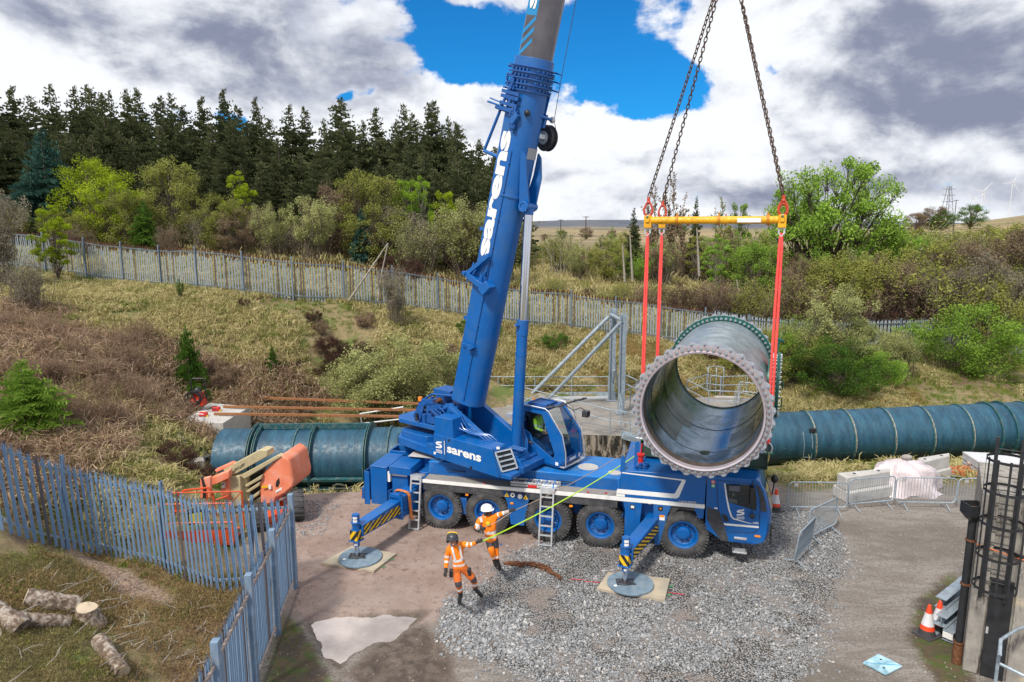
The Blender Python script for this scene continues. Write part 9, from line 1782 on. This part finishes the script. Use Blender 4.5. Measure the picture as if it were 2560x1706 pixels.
STRAW = grassmat('straw_grass', [(.18, .23, .045), (.48, .42, .19), (.60, .53, .29), (.34, .30, .13), (.21, .27, .06)]); GRN = grassmat('green_grass', [(.08, .13, .02), (.14, .22, .03), (.28, .28, .08)]); ORG = grassmat('orange_moss_grass', [(.36, .22, .08), (.42, .28, .11), (.30, .24, .10), (.44, .33, .18)]); BRM = grassmat('bramble_litter', [(.20, .22, .07), (.38, .27, .18), (.26, .17, .12), (.50, .38, .28), (.40, .30, .16)]); MSG = grassmat('mossy_grass', [(.09, .13, .025), (.20, .25, .05), (.34, .29, .14), (.19, .14, .08), (.27, .34, .06)]); DRY = grassmat('dry_litter', [(.30, .20, .10), (.22, .14, .08), (.40, .28, .14), (.16, .11, .07)])
def scat(n, xr, yr, cond=None, dens=None):
    q = np.stack([RNG.uniform(*xr, n), RNG.uniform(*yr, n)], 1); k = sdpoly(q[:, 0], q[:, 1], YARD) < -.15
    for P in (CHIPS,): k &= sdpoly(q[:, 0], q[:, 1], P) < 0
    k &= ~((q[:, 0] > -10.5) & (q[:, 0] < -5) & (q[:, 1] > 16.6) & (q[:, 1] < 23.5) & (RNG.random(n) < .93))
    k &= (sdpoly(q[:, 0], q[:, 1], [(p.x, p.y) for p in q4]) < -.25)
    k &= ~((q[:, 0] > -4) & (q[:, 0] < 12.9) & (q[:, 1] > 28.6) & (q[:, 1] < 35.8)); k &= np.abs(q[:, 0]) < q[:, 1] * .82 + 4
    q = q[k]; return q[cond(q)] if cond is not None else q
def laygrass(name, q, s0, s1, me, lab, tilt=.3):
    n = len(q); s_ = RNG.uniform(s0, s1, n); return points_stuff(name, np.stack([q[:, 0], q[:, 1], hz(q[:, 0], q[:, 1])], 1), np.stack([RNG.normal(0, tilt, n), RNG.normal(0, tilt, n), RNG.uniform(0, 6.28, n)], 1), np.stack([s_, s_, s_ * RNG.uniform(.7, 1.2, n)], 1), me, lab)
nf = lambda q, sc, sd: fbm(q[:, 0], q[:, 1], sc, sd)
q = scat(62000, (-34, 38), (17, 47), lambda q: (nf(q, .25, 31) > .36)); laygrass('straw_grass', q, .5, 1.15, tuft('straw_tuft', STRAW, 22, .42, 1.6, 1, 1.1), 'long bleached straw coloured grass over the banks')
q = scat(26000, (-34, 38), (16, 46), lambda q: nf(q, .35, 33) > .43); laygrass('green_grass', q, .4, .9, tuft('green_tuft', GRN, 20, .30, 1.4, 2, .6), 'patches of fresh green grass on the banks')
q = scat(26000, (-48, 60), (44, 92)); laygrass('rough_grass', q, .9, 1.9, tuft('rough_tuft', STRAW, 16, .38, 2.0, 3, .9), 'rough pale grass and brash beyond the far fence')
GP_ = [tuple(aty(a, b, c)[:2]) for a, b, c in ((360, 1080, 25), (540, 1085, 26.5), (650, 1215, 23.8), (430, 1290, 20.5), (330, 1200, 21))]; q = scat(9000, (-15, -6), (19, 28), lambda q: sdpoly(q[:, 0], q[:, 1], GP_) > -.4); laygrass('bank_grass', q, .35, .75, tuft('bank_tuft', GRN, 18, .22, 1.4, 9, .7), 'green grass below the pale concrete block')
q = scat(16000, (-3, 22), (34, 42), lambda q: (nf(q, .5, 37) > .44)); laygrass('orange_grass', q, .4, .9, tuft('orange_tuft', ORG, 18, .25, 1.6, 4, .9), 'orange brown mossy grass behind the guard rails')
q = scat(26000, (-24, -8.0), (16.5, 33), lambda q: (nf(q, .3, 39) > .40) & ((q[:, 0] < -12.5) | (q[:, 1] > 30)) & (sdpoly(q[:, 0], q[:, 1], GP_) < -.3)); laygrass('bramble_litter', q, .5, 1.2, tuft('litter_tuft', BRM, 16, .40, 2.4, 5, 1.4), 'brown bramble stems matted over the left bank', .6)
q = scat(30000, (-12, -4.2), (8.5, 17), lambda q: nf(q, .7, 41) > .47); laygrass('moss_grass', q, .22, .5, tuft('moss_tuft', MSG, 18, .15, 1.6, 6, .9), 'short mossy grass round the logs')
q = scat(16000, (-12, -4.2), (8.5, 17), lambda q: nf(q, .6, 43) > .45); laygrass('dry_litter', q, .25, .6, tuft('dry_tuft', DRY, 12, .16, 2.2, 7, 1.5), 'dry orange brown litter round the logs', .6)
q = RNG.uniform((-6.2, 9), (13, 18), (9000, 2)); m_ = (sdpoly(q[:, 0], q[:, 1], MOSS) > 0) | (sdpoly(q[:, 0], q[:, 1], MOSS2) > 0); q = q[m_ & (fbm(q[:, 0], q[:, 1], 1.2, 45) > .48)]; laygrass('verge_grass', q, .15, .35, tuft('verge_tuft', GRN, 14, .16, 1.2, 8, .6), 'small weeds and moss at the edges of the yard')
q = scatter_poly([[tuple(aty(a, b, c)[:2]) for a, b, c in ((440, 1080, 26.5), (560, 1080, 27), (570, 1130, 25), (480, 1150, 24.5))]], 1500, (8, 40)); lay('pale_rubble', q, .03, .11, stone_mesh('chipped_stone', SM, 7), 'pale broken stones heaped below the concrete block', .3, 2)
